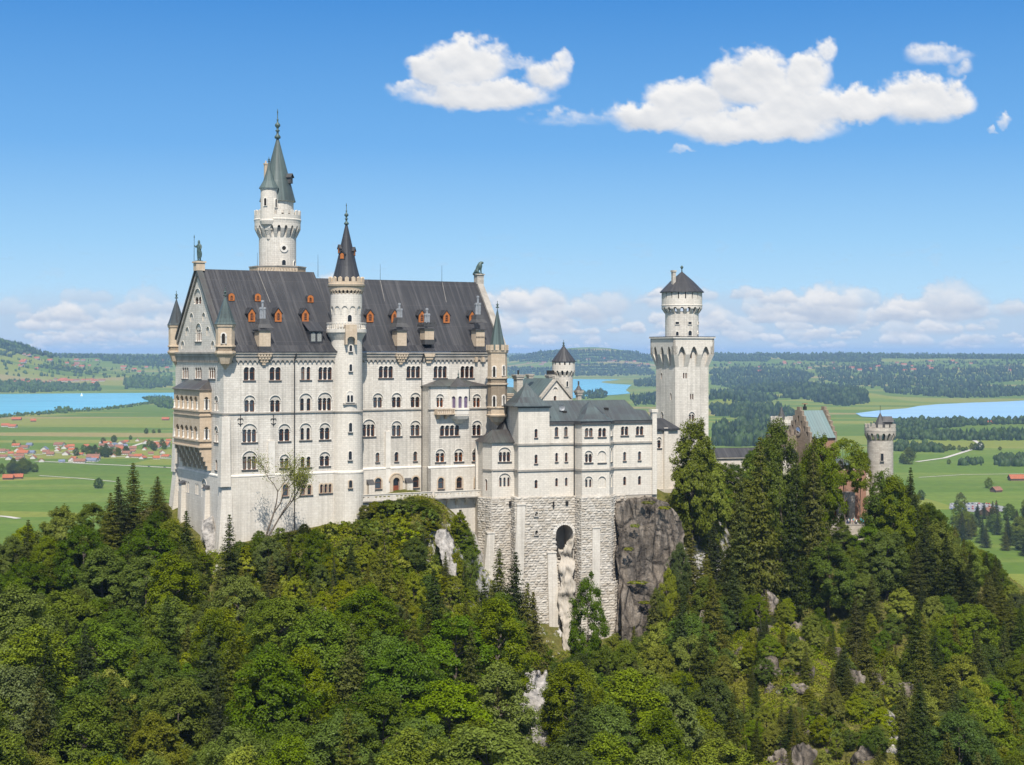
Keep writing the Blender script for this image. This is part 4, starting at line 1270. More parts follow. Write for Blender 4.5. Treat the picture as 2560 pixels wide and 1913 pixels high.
# ================================================================ the tall north tower behind the roof
DT = 372.0
TX, TY = P.at_depth(694, DT)
ACT = atan2(P.loc(0, 0)[1] - TY, P.loc(0, 0)[0] - TX)
vT = lambda y: 250 + y / 3.307
ZN = lambda y, d=DT - 4: CAMZ - (vT(y) - V0) / F * d
tower = thing('round_tower', 'tallest round white tower with crenellated gallery and green copper spire behind the west roof', 'tower', base=ZB, **PO)
R0 = 4.35
b = MB()
b.lathe(TX, TY, [(R0, ZB), (R0, ZN(1050))], 36)
b.lathe(TX, TY, [(3.75, ZN(930)), (3.75, ZN(835)), (4.0, ZN(828)), (4.0, ZN(815))], 32)
b.build('shaft', M['ashlar'], tower)
b = MB()
round_corbels(b, TX, TY, R0, R0 + 1.05, ZN(1130), ZN(1015), 20, 0, frac=.5)
b.lathe(TX, TY, [(R0 - .3, ZN(1015)), (R0 + 1.05, ZN(1015)), (R0 + 1.12, ZN(995)), (R0 + 1.22, ZN(985)), (R0 + 1.1, ZN(975)), (R0 + 1.1, ZN(945)), (R0 + .7, ZN(945)), (R0 + .7, ZN(990)), (.3, ZN(990))], 36)
merlons(b, TX, TY, R0 + 1.1, .4, ZN(945), ZN(912), 20, 0, .64, .22)
b.build('parapet', M['kem'], tower)
b = MB()
za, zb_ = ZN(826), CAMZ - (vT(315) - V0) / F * DT
b.lathe(TX, TY, [(4.3, za - .1), (4.25, za), (3.05, za + (zb_ - za) * .3), (2.95, za + (zb_ - za) * .32), (.25, zb_)], 20)
b.build('spire', M['verdigris'], tower)
finial(tower, TX, TY, zb_ - .1, (vT(310) - vT(65)) / F * DT, .58)
tw = atan2(0, 1)
vx, vy = cos(ACT), sin(ACT)                                   # towards the camera
rx, ry = -vy, vx
rx, ry = (rx, ry) if rx * P.ex[0] + ry * -P.ex[1] * 0 + rx > 0 else (-rx, -ry)
px_, py_ = TX + vx * 3.6 + cos(ACT + pi / 2) * -2.0, TY + vy * 3.6 + sin(ACT + pi / 2) * -2.0
b = MB()
b.lathe(px_, py_, [(.15, ZN(1170)), (.5, ZN(1150)), (.62, ZN(1120)), (1.0, ZN(1085)), (1.2, ZN(1075)), (1.25, ZN(1050)), (1.9, ZN(1030)), (2.15, ZN(1000)), (2.0, ZN(985)), (1.93, ZN(750)), (2.1, ZN(742)), (2.1, ZN(730))], 20)
tt = b.build('stair_turret', M['kem'], tower)
MB().lathe(px_, py_, [(2.35, ZN(733)), (2.3, ZN(728)), (1.35, ZN(670)), (.55, ZN(585)), (.12, ZN(505))], 16).build('turret_roof', M['verdigris'], tt)
finial(tt, px_, py_, ZN(508), 1.1, .3)
ACP = atan2(P.loc(0, 0)[1] - py_, P.loc(0, 0)[0] - px_)
for du, y0, y1 in ((-28, 880, 818), (55, 890, 822)):
    ang = ACP + math.asin(du / 3.307 / F * DT / 2.0)
    fct = Facet(P, px_ + 2.12 * cos(ang), py_ + 2.12 * sin(ang), ang + pi / 2)
    fct.n, fct.d = (-cos(ang), -sin(ang)), (-sin(ang), cos(ang))
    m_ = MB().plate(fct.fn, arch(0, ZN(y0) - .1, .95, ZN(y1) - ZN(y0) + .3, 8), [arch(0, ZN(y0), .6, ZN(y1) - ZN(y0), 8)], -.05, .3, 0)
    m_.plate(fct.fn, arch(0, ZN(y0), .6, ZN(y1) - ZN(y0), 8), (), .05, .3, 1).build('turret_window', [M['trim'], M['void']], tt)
cx_, cy2 = TX + cos(ACT + pi / 2) * -2.75, TY + sin(ACT + pi / 2) * -2.75
MB().box(cx_ - .35, cx_ + .35, cy2 - .35, cy2 + .35, ZN(830), ZN(520)).box(cx_ - .45, cx_ + .45, cy2 - .45, cy2 + .45, ZN(520), ZN(508)).lathe(cx_, cy2, [(.2, ZN(508)), (.2, ZN(490)), (.02, ZN(486))], 8).build('chimney', M['beige'], tower)
z = ZN(680)
ang = ACT + math.asin(.9)
rr = 3.3
fct = Facet(P, TX + rr * cos(ang), TY + rr * sin(ang), ang + pi / 2)
fct.n, fct.d = (-cos(ang), -sin(ang)), (-sin(ang), cos(ang))
MB().plate(fct.fn, [(-.6, z), (.6, z), (.6, z + 1.5), (0, z + 2.1), (-.6, z + 1.5)], (), -.35, 1.5).plate(fct.fn, [(-.9, z + 1.35), (0, z + 2.2), (.9, z + 1.35), (.9, z + 1.55), (0, z + 2.4), (-.9, z + 1.55)], (), -.6, 1.5).build('spire_dormer', M['lead'], tower)
for x, y0, y1, w in ((361, 1366, 1322, .95), (448, 1366, 1327, .9)):
    round_window(tower, P, TX, TY, R0 - .12, ACT + math.asin((x - 311) / 3.307 / F * (DT - 4) / R0), ZN(y0), w, ZN(y1) - ZN(y0), sill=False)
ang = ACT + math.asin((362 - 311) / 3.307 / F * (DT - 4) / R0)
fct = Facet(P, TX + (R0 + .1) * cos(ang), TY + (R0 + .1) * sin(ang), ang + pi / 2)
fct.n, fct.d = (-cos(ang), -sin(ang)), (-sin(ang), cos(ang))
m_ = MB()
z = ZN(1225)
ring(m_, fct.fn, 0, z, .5, .98, -.08, .4, 20, 0, 0, 2 * pi)
for t in range(4):
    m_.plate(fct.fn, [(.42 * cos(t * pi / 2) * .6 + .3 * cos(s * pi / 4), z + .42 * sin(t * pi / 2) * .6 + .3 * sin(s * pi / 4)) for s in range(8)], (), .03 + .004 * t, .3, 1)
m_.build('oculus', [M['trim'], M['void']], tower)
b = MB()
for i in range(8):
    p0, p1 = (regular(TX, TY, 6.6, 8, P.th * 0 + pi / 8)[i], regular(TX, TY, 6.6, 8, pi / 8)[(i + 1) % 8])
    z0, z1 = ZN(1425), ZN(1372)
    fo = Facet(P, p0[0], p0[1], atan2(p1[1] - p0[1], p1[0] - p0[0]))
    ln = sqrt((p1[0] - p0[0]) ** 2 + (p1[1] - p0[1]) ** 2)
    k = 6
    hol = []
    for j in range(k):
        x0 = .3 + (ln - .6) * j / k
        x1 = .3 + (ln - .6) * (j + 1) / k
        hol.append([(x0 + .1, z0 + .25), (x1 - .1, z0 + .25), ((x0 + x1) / 2, z1 - .5)])
    b.plate(fo.fn, [(0, z0), (ln, z0), (ln, z1 - .25), (0, z1 - .25)], hol, 0, .25, 0)
    b.plate(fo.fn, [(-.1, z1 - .25), (ln + .1, z1 - .25), (ln + .1, z1), (-.1, z1)], (), -.15, .3, 1)
b.prism(regular(TX, TY, 6.5, 8, pi / 8), ZN(1425) - 6, ZN(1425), 0)
b.build('roof_gallery', [M['beige'], M['trim_dark']], tower)

# ================================================================ statues on the gables, lightning rods
def skinned(name, joints, mat, parent=None, sub=1):
    """One continuous body: joints = [(index of the parent joint or None, xyz, radius)]."""
    me = bpy.data.meshes.new(name)
    me.from_pydata([j[1] for j in joints], [(i, j[0]) for i, j in enumerate(joints) if j[0] is not None], [])
    o = bpy.data.objects.new(name, me)
    COL.objects.link(o)
    o.modifiers.new('skin', 'SKIN')
    sv = me.skin_vertices[0].data
    for i, j in enumerate(joints):
        sv[i].radius = (j[2], j[2] if len(j) < 4 else j[3])
        sv[i].use_root = i == 0
    if sub:
        o.modifiers.new('sub', 'SUBSURF').levels = sub
        o.modifiers['sub'].render_levels = sub
    dg = bpy.context.evaluated_depsgraph_get()
    nm = bpy.data.meshes.new_from_object(o.evaluated_get(dg))
    o.modifiers.clear()
    o.data = nm
    nm.name = name
    bpy.data.meshes.remove(me)
    nm.materials.clear()
    nm.materials.append(mat)
    nm.polygons.foreach_set('use_smooth', [True] * len(nm.polygons))
    o.parent = parent
    return o


sx_, sy_ = P.world(0.1, W1 / 2)
knight = thing('knight_statue', 'green bronze standing knight with spear and shield on top of the west gable', 'statue', loc=(sx_, sy_, ZR + 1.65), rz=P.th - 1.1)
J = [(None, (0, 0, 2.3), .42), (0, (0, 0, 2.9), .40), (1, (0, 0, 3.45), .5), (2, (0, 0, 3.8), .28), (3, (0, -.05, 4.1), .26), (4, (0, -.05, 4.4), .27), (5, (0, 0, 4.72), .1),
     (2, (.5, 0, 3.5), .22), (7, (.75, -.1, 2.95), .18), (8, (.8, -.45, 2.6), .16), (2, (-.5, 0, 3.5), .22), (10, (-.8, -.15, 3.05), .18), (11, (-.95, -.4, 3.55), .16),
     (0, (.28, 0, 1.9), .3), (13, (.34, -.05, 1.15), .22), (14, (.36, 0, .2), .18), (15, (.4, -.35, .1), .14), (0, (-.28, 0, 1.9), .3), (17, (-.3, .02, 1.15), .22), (18, (-.34, .1, .2), .18), (19, (-.4, -.25, .1), .14)]
skinned('statue_body', J, M['bronze'], knight)
MB().tube((-1.0, -.5, .1), (-1.0, -.45, 5.6), .07, .05, 6).tube((-1.0, -.45, 5.2), (-1.0, -.45, 5.9), .14, .01, 4).build('spear', M['bronze'], knight)
MB().add([(.9 + .55 * sin(t) * (1 if z_ else .9), -.62 + (0.0 if z_ else .12), 1.5 + .9 * cos(t)) for z_ in (0, 1) for t in [2 * pi * i / 12 for i in range(12)]], [tuple(range(12)), tuple(range(23, 11, -1))] + [(i, (i + 1) % 12, 12 + (i + 1) % 12, 12 + i) for i in range(12)]).build('shield', M['bronze'], knight)
MB().prism(regular(0, 0, .85, 8), 0, .16).build('plinth', M['bronze'], knight)
sx_, sy_ = P.world(L2 - .2, ye_m)
lion = thing('lion_statue', 'green bronze seated lion looking east on the roof ridge end', 'statue', loc=(sx_, sy_, ZR2 + 2.0), rz=P.th - .5)
J = [(None, (-.7, 0, .75), .62), (0, (-.35, 0, 1.25), .55), (1, (.05, 0, 1.75), .62), (2, (.3, 0, 2.3), .68), (3, (.55, 0, 2.75), .5), (4, (.95, 0, 2.7), .3), (5, (1.15, 0, 2.6), .2),
     (2, (.45, .3, 1.3), .26), (7, (.5, .3, .6), .18), (8, (.55, .3, .12), .16), (9, (.8, .3, .1), .14), (2, (.45, -.3, 1.3), .26), (11, (.5, -.3, .6), .18), (12, (.55, -.3, .12), .16), (13, (.8, -.3, .1), .14),
     (0, (-.4, .5, .5), .36), (15, (.1, .5, .25), .2), (16, (.3, .5, .1), .14), (0, (-.4, -.5, .5), .36), (18, (.1, -.5, .25), .2), (19, (.3, -.5, .1), .14), (0, (-1.2, 0, .3), .14), (21, (-1.4, .3, .15), .1)]
skinned('statue_body', J, M['bronze'], lion)
MB().box(-1.5, 1.1, -.8, .8, 0, .1).build('plinth', M['bronze'], lion)
for u, v0, v1, d, w in ((795, 679, 637, 360, 'second'), (950.6, 700.5, 660, 368, 'third'), (1104.7, 703, 664, 374, 'last'), (643.5, 672, 632, 360, 'first')):
    x, y = (u - CX) / F * d, d
    z0, z1 = CAMZ - (v0 - V0) / F * d - 1.2, CAMZ - (v1 - V0) / F * d
    o = MB().tube((0, 0, 0), (0, 0, z1 - z0), .06, .03, 5).build('lightning_rod', M['iron'])
    o.location = (x, y, z0)
    tag(o, 'thin lightning rod on the palace roof ridge, ' + {'second': 'at the east end of the west roof', 'third': 'beside the stair tower spire', 'last': 'midway along the lower east roof', 'first': 'left of the tallest round tower'}[w], 'lightning rod', 'lightning rods on the ridge')
# ================================================================ the bower (side building on the rusticated base)
K = Frame(1296, 352, 18)
KB = 118.0
bower = thing('bower_building', 'white side building with rounded bay and dark roofs on a tall rough stone base', 'building', base=KB, loc=(K.o[0], K.o[1], 0), rz=K.th)
KX1, KX2 = 7.35, 33.6
ZK0, ZK1, ZK2, ZK3, ZKT = 167.4, 173.8, 179.65, 184.55, 188.5
kT = K.facet(0, 0)
kM = K.facet(0, 0.5)
yf = -2.6
kb = K.facet(0, yf)
ax0 = kM.px(*q(CE, 975, 1200))[0]
ax3 = kM.px(*q(CE, 1377, 1200))[0]
ax1 = kb.px(*q(CE, 1054, 1200))[0]
ax2 = kb.px(*q(CE, 1337, 1200))[0]


def seg(fr, p0, p1):
    return Facet(fr, p0[0], p0[1], atan2(p1[1] - p0[1], p1[0] - p0[0])), sqrt((p1[0] - p0[0]) ** 2 + (p1[1] - p0[1]) ** 2)


def rect_wall(fc, a0, a1, z0, z1, b1=.6):
    return Wall(fc, [(a0, z0), (a1, z0), (a1, z1), (a0, z1)], 0.0, b1)


wt_ = rect_wall(kT, 0, KX1, ZK0, ZKT - .4)
wm = Wall(kM, [(KX1, ZK0), (ax0, ZK0), (ax0, ZK3), (KX1, ZK3)], 0, .6)
wr = Wall(kM, [(ax3, ZK0), (KX2, ZK0), (KX2, ZK3), (ax3, ZK3)], 0, .6)
f1, l1 = seg(K, (ax0, .5), (ax1, yf))
f3, l3 = seg(K, (ax2, yf), (ax3, .5))
w1 = rect_wall(f1, 0, l1, ZK0, ZK3)
w2 = rect_wall(kb, ax1, ax2, ZK0, ZK3)
w3 = rect_wall(f3, 0, l3, ZK0, ZK3)
for y0, y1 in ((960, 1050), (1225, 1318), (1487, 1575)):
    win_px(bower, wt_, CE, 564, 594, y0, y1, kind='n', k=1, mat='kem', sill=y0 < 1400)
for x0, x1, y0, y1 in ((773, 808, 940, 1040), (870, 905, 938, 1037), (778, 804, 1208, 1300), (878, 904, 1205, 1298), (778, 804, 1468, 1555), (878, 904, 1463, 1551)):
    win_px(bower, wm, CE, x0, x1, y0, y1, kind='n', k=1, mat='kem', sill=y0 < 1400)
for x0, x1 in ((1082, 1165), (1220, 1302)):
    win_px(bower, w2, CE, x0, x1, 948, 1043, kind='n', k=2, mat='kem')
win_px(bower, w2, CE, 1080, 1165, 1185, 1308, kind='arch', k=2, mat='kem')
win_px(bower, w2, CE, 1218, 1302, 1186, 1308, kind='blind', mat='kem')
win_px(bower, w2, CE, 1082, 1163, 1450, 1566, kind='archsep', k=2, mat='kem', sill=False)
win_px(bower, w2, CE, 1221, 1301, 1450, 1570, kind='blind', mat='kem', sill=False)
for z0, z1 in ((ZK0 + 2.1, ZK0 + 5.0), (ZK1 + 1.4, ZK1 + 4.6)):
    window(bower, w3, l3 / 2, z0, 1.5, z1 - z0, 'blind', mat='kem', sill=z0 > 172)
window(bower, w3, l3 / 2, ZK2 + 1.4, 1.5, 2.5, 'n', 2, mat='kem')
for x0, x1, y0, y1, kw in ((1455, 1532, 932, 1028, dict(kind='n', k=2)), (1610, 1688, 930, 1025, dict(kind='n', k=2)), (1480, 1508, 1197, 1290, dict(kind='n', k=1)), (1633, 1662, 1192, 1285, dict(kind='n', k=1)), (1480, 1508, 1453, 1543, dict(kind='n', k=1, sill=False)), (1633, 1662, 1446, 1538, dict(kind='n', k=1, sill=False))):
    win_px(bower, wr, CE, x0, x1, y0, y1, mat='kem', **kw)
# polygonal annex between palace and bower
an1 = K.hit(*q(CE, 378, 1300), (0, 3.0, 0), (0, 1, 0)).x
an0 = K.hit(*q(CE, 126, 1300), (0, 3.0, 0), (0, 1, 0)).x
anl = K.hit(*q(CE, 30, 1300), (0, 6.2, 0), (0, 1, 0)).x
ZA = CAMZ - (840 + 1103 / 4.132 - V0) / F * 353
kA = K.facet(0, 3.0)
wa = rect_wall(kA, an0, an1 + .4, ZK0, ZA)
fal, lal = seg(K, (anl, 6.2), (an0, 3.0))
wal = rect_wall(fal, 0, lal, ZK0, ZA)
win_px(bower, wa, CE, 188, 322, 1150, 1300, kind='arch', k=3, mat='kem')
win_px(bower, wa, CE, 194, 318, 1418, 1560, kind='archsep', k=3, mat='kem', sill=False)
window(bower, wal, lal * .35, ZK0 + 1.5, .7, 2.6, 'n', 1, mat='kem', sill=False)
kw_ = MB()
for w_ in (wt_, wm, wr, w1, w2, w3, wa, wal):
    w_.into(kw_, 0)
kw_.box(0.002, .6, .6, 9, ZK0, ZKT - .4)                      # west flank of the corner block and backs
kw_.box(KX1 - .6, KX1 - .003, .6, 9, ZK0, ZKT - .4)
kw_.box(0, KX1, 9, 9.5, ZK0, ZKT - .4)
kw_.box(KX1, KX2, 12.5, 13, ZK0, ZK3)
kw_.box(KX2 - .6, KX2, 1.1, 12.5, ZK0, ZK3)
kw_.box(anl - .5, -.003, 10, 10.5, ZK0, ZA)
kw_.box(anl, anl + .5, 6.3, 10, ZK0, ZA)
# stepped gable pier at the east end
pr = K.facet(0, .1)
pa0, pz1 = pr.px(*q(CE, 1782, 790))
pa1, pz0 = pr.px(*q(CE, 1828, 1640))
kw_.plate(pr.fn, [(pa0, ZK0), (pa1, ZK0), (pa1, pz1), (pa0, pz1)], (), 0, 1.4)
kw_.plate(pr.fn, [(pa0 - .25, pz1), (pa1 + .25, pz1), (pa1 + .25, pz1 + .7), (pa0 - .25, pz1 + .7)], (), -.2, 1.6)
kw_.build('wall', M['kem'], bower)
sc_ = MB()
for zz_ in (ZK1, ZK2):
    for f_, a0, a1 in ((kT, -.15, KX1), (kM, KX1, ax0), (f1, 0, l1), (kb, ax1 - .1, ax2 + .1), (f3, 0, l3), (kM, ax3, pa1 + .1)):
        sc_.plate(f_.fn, [(a0, zz_ - .42), (a1, zz_ - .42), (a1, zz_), (a0, zz_)], (), -.28, .1)
    sc_.box(-.28, .05, -.15, 5, zz_ - .42, zz_)
for f_, a0, a1 in ((kA, an0, an1), (fal, 0, lal)):
    sc_.plate(f_.fn, [(a0, ZK1 - .35), (a1, ZK1 - .35), (a1, ZK1), (a0, ZK1)], (), -.25, .1)
sc_.build('string_course', M['trim_dark'], bower)
ev = MB()
for f_, a0, a1 in ((kM, KX1, ax0), (f1, -.1, l1), (kb, ax1 - .2, ax2 + .2), (f3, 0, l3), (kM, ax3, pa0)):
    ev.plate(f_.fn, [(a0, ZK3 - .7), (a1, ZK3 - .7), (a1, ZK3), (a0, ZK3)], (), -.35, .1)
ev.plate(kT.fn, [(-.2, ZKT - .9), (KX1 + .2, ZKT - .9), (KX1 + .2, ZKT - .4), (-.2, ZKT - .4)], (), -.3, .1)
ev.build('eaves', M['lead'], bower)
# roofs
zrk = CAMZ - (840 + 665 / 4.132 - V0) / F * 363
rk = MB()
xr1 = K.hit(*q(CE, 1495, 670), (0, 6.8, 0), (0, 1, 0)).x
xr2 = K.hit(*q(CE, 1590, 738), (0, 4.5, 0), (0, 1, 0)).x
rk.add([(KX1 - .5, .05, ZK3), (pa0, .05, ZK3), (pa0, 13.3, ZK3), (KX1 - .5, 13.3, ZK3), (KX1 - .5, 6.8, zrk), (xr1, 6.8, zrk), (xr2, 4.2, zrk - 2.1), (xr2, 9.2, zrk - 2.1), (pa0, 4.2, zrk - 2.4), (pa0, 9.2, zrk - 2.4)],
       [(0, 1, 8, 6, 5, 4), (3, 4, 5, 7, 9, 2), (5, 6, 7), (6, 8, 9, 7), (0, 4, 3), (1, 2, 9, 8)])
rk.build('roof', M['roof_patina'], bower)
bp = [(ax0 - .2, .5), (ax1 - .3, yf - .55), (ax2 + .3, yf - .55), (ax3 + .2, .5), (ax3 + .2, 5.5), (ax0 - .2, 5.5)]
bxc, bzc = (ax0 + ax3) / 2, CAMZ - (840 + 672 / 4.132 - V0) / F * 357
MB().cone(bp, ZK3 + .02, (bxc, 3.2, bzc), 0, [(.18, .1), (.42, .33), (.7, .66)]).build('bay_roof', M['roof_patina'], bower)
tpoly = [(-1.3, -.9), (KX1 + .4, -.9), (KX1 + .4, 9.6), (-1.3, 9.6)]
ztp = CAMZ - (840 + 478 / 4.132 - V0) / F * 357
MB().cone(tpoly, ZKT - .4, (KX1 / 2 - .4, 4.4, ztp), 0, [(.25, .13), (.5, .36), (.75, .65)]).prism(tpoly, ZKT - .6, ZKT - .4, 0).build('roof', M['roof_patina'], bower)
zap = CAMZ - (840 + 972 / 4.132 - V0) / F * 356
apoly = [(an1 + .2, 2.4), (an0 - .35, 2.4), (anl - .6, 6.2), (anl - .6, 11), (an1 + .2, 11)]
ar = MB()
ar.add([(x, y, ZA) for x, y in apoly] + [(an1 + .2, 7.0, zap), (an1 - 4.5, 7.0, zap)], [(0, 5, 6, 1), (1, 6, 2), (2, 6, 3), (3, 6, 5, 4), (0, 4, 5), (4, 3, 2, 1, 0)])
ar.build('roof', M['roof_brown'], bower)
ar = MB()
x0_ = K.hit(*q(CE, 205, 930), (0, 9.0, 0), (0, 1, 0)).x
za2 = CAMZ - (840 + 822 / 4.132 - V0) / F * 360
ar.add([(x0_, 7.0, zap - .4), (an1, 7.0, zap - .4), (an1, 12, zap - .4), (x0_, 12, zap - .4), (x0_ + 1.6, 9.5, za2 + 1), (x0_ + 2.6, 10.5, za2 + 1)], [(0, 1, 5, 4), (1, 2, 5), (2, 3, 4, 5), (3, 0, 4)])
ar.box(x0_, an1, 7.2, 12, ZK0, zap - .4)
ar.build('back_roof', M['roof_brown'], bower)
# skylight, dishes
kN = Vector((0, -(zrk - ZK3), 6.75)).normalized()
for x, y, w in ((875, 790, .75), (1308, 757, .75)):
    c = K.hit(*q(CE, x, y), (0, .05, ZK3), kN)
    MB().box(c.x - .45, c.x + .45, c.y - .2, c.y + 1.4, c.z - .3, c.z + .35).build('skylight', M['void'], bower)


def dish(fr, par, x, y, dep, r, org=CE):
    ox, oy = fr.at_depth(q(org, x, y)[0], dep)
    z = CAMZ - (q(org, x, y)[1] - V0) / F * dep
    b = MB()
    n = 14
    vs = []
    fs = []
    for j, (rr, dd) in enumerate(((0.02, .28), (r * .5, .2), (r, 0.0))):
        for i in range(n):
            a = 2 * pi * i / n
            vs.append((ox + rr * cos(a), oy + dd, z + rr * sin(a)))
    for j in range(2):
        for i in range(n):
            fs.append((j * n + i, j * n + (i + 1) % n, (j + 1) * n + (i + 1) % n, (j + 1) * n + i))
    b.add(vs, fs)
    b.tube((ox, oy + .25, z), (ox, oy + .6, z - 1.6), .06).tube((ox, oy + .2, z - r * .6), (ox, oy - .5, z), .03)
    return b.build('satellite_dish', M['zinc'], par)


dish(K, bower, 848, 742, 358, .72)
# drain pipes
for x, y0, y1, off in ((972, 905, 3100, .0), (364, 1110, 2200, 2.6)):
    ux, uy = q(CE, x, y0)
    c = K.hit(ux, uy, (0, off, 0), (0, 1, 0))
    cz = K.hit(ux, q(CE, x, y1)[1], (0, off, 0), (0, 1, 0)).z
    MB().tube((c.x, off - .15, cz), (c.x, off - .15, c.z), .11, .11, 6).build('drain_pipe', M['iron'], bower)

# --- rusticated base: every block is a rough pillow
RB = random.Random(5)


def rough_wall(mb, fc, a0, a1, z0, z1, row=.54, hole=None, depth=.17, batter=0.0):
    z = z1
    r = 0
    while z > z0:
        h = row * RB.uniform(.82, 1.2)
        a = a0 - RB.uniform(0, .9) if r % 2 else a0
        while a < a1:
            w = RB.uniform(.8, 1.9)
            x0, x1 = max(a, a0), min(a + w, a1)
            a += w
            if x1 - x0 < .12:
                continue
            if hole and hole((x0 + x1) / 2, z - h / 2):
                continue
            d = depth * RB.uniform(.35, 1.3)
            bt = -batter * (z1 - z)
            fx, fz = min(.13, (x1 - x0) * .2), .12
            zz0, zz1 = z - h, z
            na, nz = 4, 3
            vs = []
            for j in range(nz + 1):
                for i in range(na + 1):
                    s, t = i / na, j / nz
                    edge = i in (0, na) or j in (0, nz)
                    b = (0.02 if edge else -d * RB.uniform(.55, 1.1))
                    aa = x0 + (x1 - x0) * (s if i in (0, na) else min(max(s + RB.uniform(-.06, .06), .1), .9))
                    vz = zz0 + (zz1 - zz0) * (t if j in (0, nz) else (t - .5) * 1.45 + .5 + RB.uniform(-.05, .05))
                    vs.append(fc.fn(aa, b + bt, vz))
            fs = [(j * (na + 1) + i, j * (na + 1) + i + 1, (j + 1) * (na + 1) + i + 1, (j + 1) * (na + 1) + i) for j in range(nz) for i in range(na)]
            mb.add(vs, fs)
        z -= h
        r += 1


CG = (1160, 1200)
SG = 3.756
rb = MB()
zt_ = ZK0 + .3
gx0, gz1 = kM.px(*q(CG, 850, 420, SG))
gx1, gz0 = kM.px(*q(CG, 1012, 740, SG))
gm = (gx0 + gx1) / 2
gr = (gx1 - gx0) / 2
gsp = gz1 - gr


def in_arch(a, z):
    return abs(a - gm) < gr + .1 and gz0 < z < gsp or (a - gm) ** 2 + (z - gsp) ** 2 < (gr + .55) ** 2 and z >= gsp


kR = K.facet(0, -.35)
rough_wall(rb, kR, -.9, ax0 - .1, KB, zt_, hole=in_arch)
f1r, l1r = seg(K, (ax0 - .25, .1), (ax1 - .3, yf - .45))
f2r, l2r = seg(K, (ax1 - .3, yf - .45), (ax2 + .3, yf - .45))
f3r, l3r = seg(K, (ax2 + .3, yf - .45), (ax3 + .6, .1))
for f_, l_ in ((f1r, l1r), (f2r, l2r), (f3r, l3r)):
    rough_wall(rb, f_, 0, l_, KB - 4, zt_ - .1, .52)
zl_ = CAMZ - (1200 + 985 / SG - V0) / F * 350                  # wider foot of the round bay
f2q, l2q = seg(K, (ax1 + 4, yf - 1.0), (ax2 + .9, yf - 1.0))
f3q, l3q = seg(K, (ax2 + .9, yf - 1.0), (ax3 + 1.5, .1))
rough_wall(rb, f2q, 0, l2q, KB - 6, zl_, .6)
rough_wall(rb, f3q, 0, l3q, KB - 6, zl_, .6)
fAr = K.facet(0, 2.6)
rough_wall(rb, fAr, an0 - .3, -.2, 140, zt_ - .3)
falr, lalr = seg(K, (anl - 1.0, 7.0), (an0 - .3, 2.6))
rough_wall(rb, falr, 0, lalr, 140, zt_ - .3)
fsd = K.facet(-.9, 3.2, -90)
rough_wall(rb, fsd, 0, 3.6, 135, zt_)
rough_wall(rb, kM, ax3 + .3, ax3 + 3.2, 145, zt_ - .2, .5)
MAT_R = NT('rough_limestone')
n_ = MAT_R.noise(MAT_R.pos(), 1.3, 6, .65)
n2_ = MAT_R.noise(MAT_R.pos(.25, .25, .1), 1.0, 4, .6)
c_ = MAT_R.ramp(n_, [(.25, (.37, .335, .285)), (.7, (.58, .53, .455))])
c_ = MAT_R.mix(MAT_R.math('MULTIPLY', MAT_R.math('SUBTRACT', n2_, .46), 2.4, clamp=True), c_, (.27, .24, .20))
c_ = MAT_R.mix(MAT_R.math('MULTIPLY', MAT_R.math('POWER', MAT_R.n('NewGeometry').outputs['Random Per Island'], 2.0), .75), c_, (.33, .28, .215))
MAT_R.bump(MAT_R.noise(MAT_R.pos(), 4.0, 5, .7), .7, .12)
M['rough'] = MAT_R.base(c_, .95, .15)
rb.build('rough_base', M['rough'], bower)
bk = MB()                                                     # solid core behind the rough blocks
bk.plate(K.facet(0, -.2).fn, [(-.7, KB), (ax0, KB), (ax0, zt_), (-.7, zt_)], [[(gm - gr, gz0 - .3), (gm + gr, gz0 - .3)] + [(gm + gr * cos(t), gsp + gr * sin(t)) for t in [pi * i / 12 for i in range(13)]]], 0, 6.0)
bk.prism([(ax0 - .1, .4), (ax1 - .2, yf - .3), (ax2 + .2, yf - .3), (ax3 + .4, .4), (ax3 + .4, 9), (ax0, 9)], KB - 6, zt_ - .02)
bk.prism([(anl - .8, 7.2), (an0 - .2, 2.8), (-.3, 2.8), (-.3, 11), (anl - .8, 11)], 138, zt_ - .3)
bk.prism([(ax3, .6), (KX2 + .2, .6), (KX2 + .2, 12), (ax3, 12)], 140, zt_)
bk.box(gm - gr - .5, gm + gr + .5, 5.9, 6.2, KB, gz1 + 1, 0)
bk.build('base_core', M['rough'], bower)
ga = MB()                                                     # voussoirs of the tall arch
for i in range(13):
    t0, t1 = pi * i / 13 + .012, pi * (i + 1) / 13 - .012
    ga.plate(K.facet(0, -.45).fn, [(gm + r_ * cos(t), gsp + r_ * sin(t)) for r_, t in ((gr, t0), (gr + .75, t0), (gr + .75, t1), (gr, t1))], (), 0, 1.2)
ga.build('arch_ring', M['trim'], bower)
# smooth buttress strips of the base
for x0, x1, x2, x3, y0, y1, fc in ((500, 578, 474, 560, 240, 860, kT), (785, 866, 800, 900, 690, 1350, kT), (1207, 1278, 1205, 1280, 455, 1000, kb), (222, 290, 205, 280, 505, 700, fAr)):
    off = -.75 if fc is not kb else -.7
    aT0, zT = fc.px(*q(CG, x0, y0, SG), off)
    aT1 = fc.px(*q(CG, x1, y0, SG), off)[0]
    aB0, zBt = fc.px(*q(CG, x2, y1, SG), off)
    aB1 = fc.px(*q(CG, x3, y1, SG), off)[0]
    zx = zBt - 14
    e = (zBt - zx) / (zT - zBt)
    b = MB().plate(fc.fn, [(aB0 - (aT0 - aB0) * e, zx), (aB1 - (aT1 - aB1) * e, zx), (aT1, zT), (aT0, zT)], (), off, 1.0)
    b.plate(fc.fn, [(aT0 - .1, zT), (aT1 + .1, zT), (aT1 + .1, zT + .3), (aT0 - .1, zT + .3)], (), off - .15, 1.0)
    b.build('base_buttress', M['smooth'], bower)
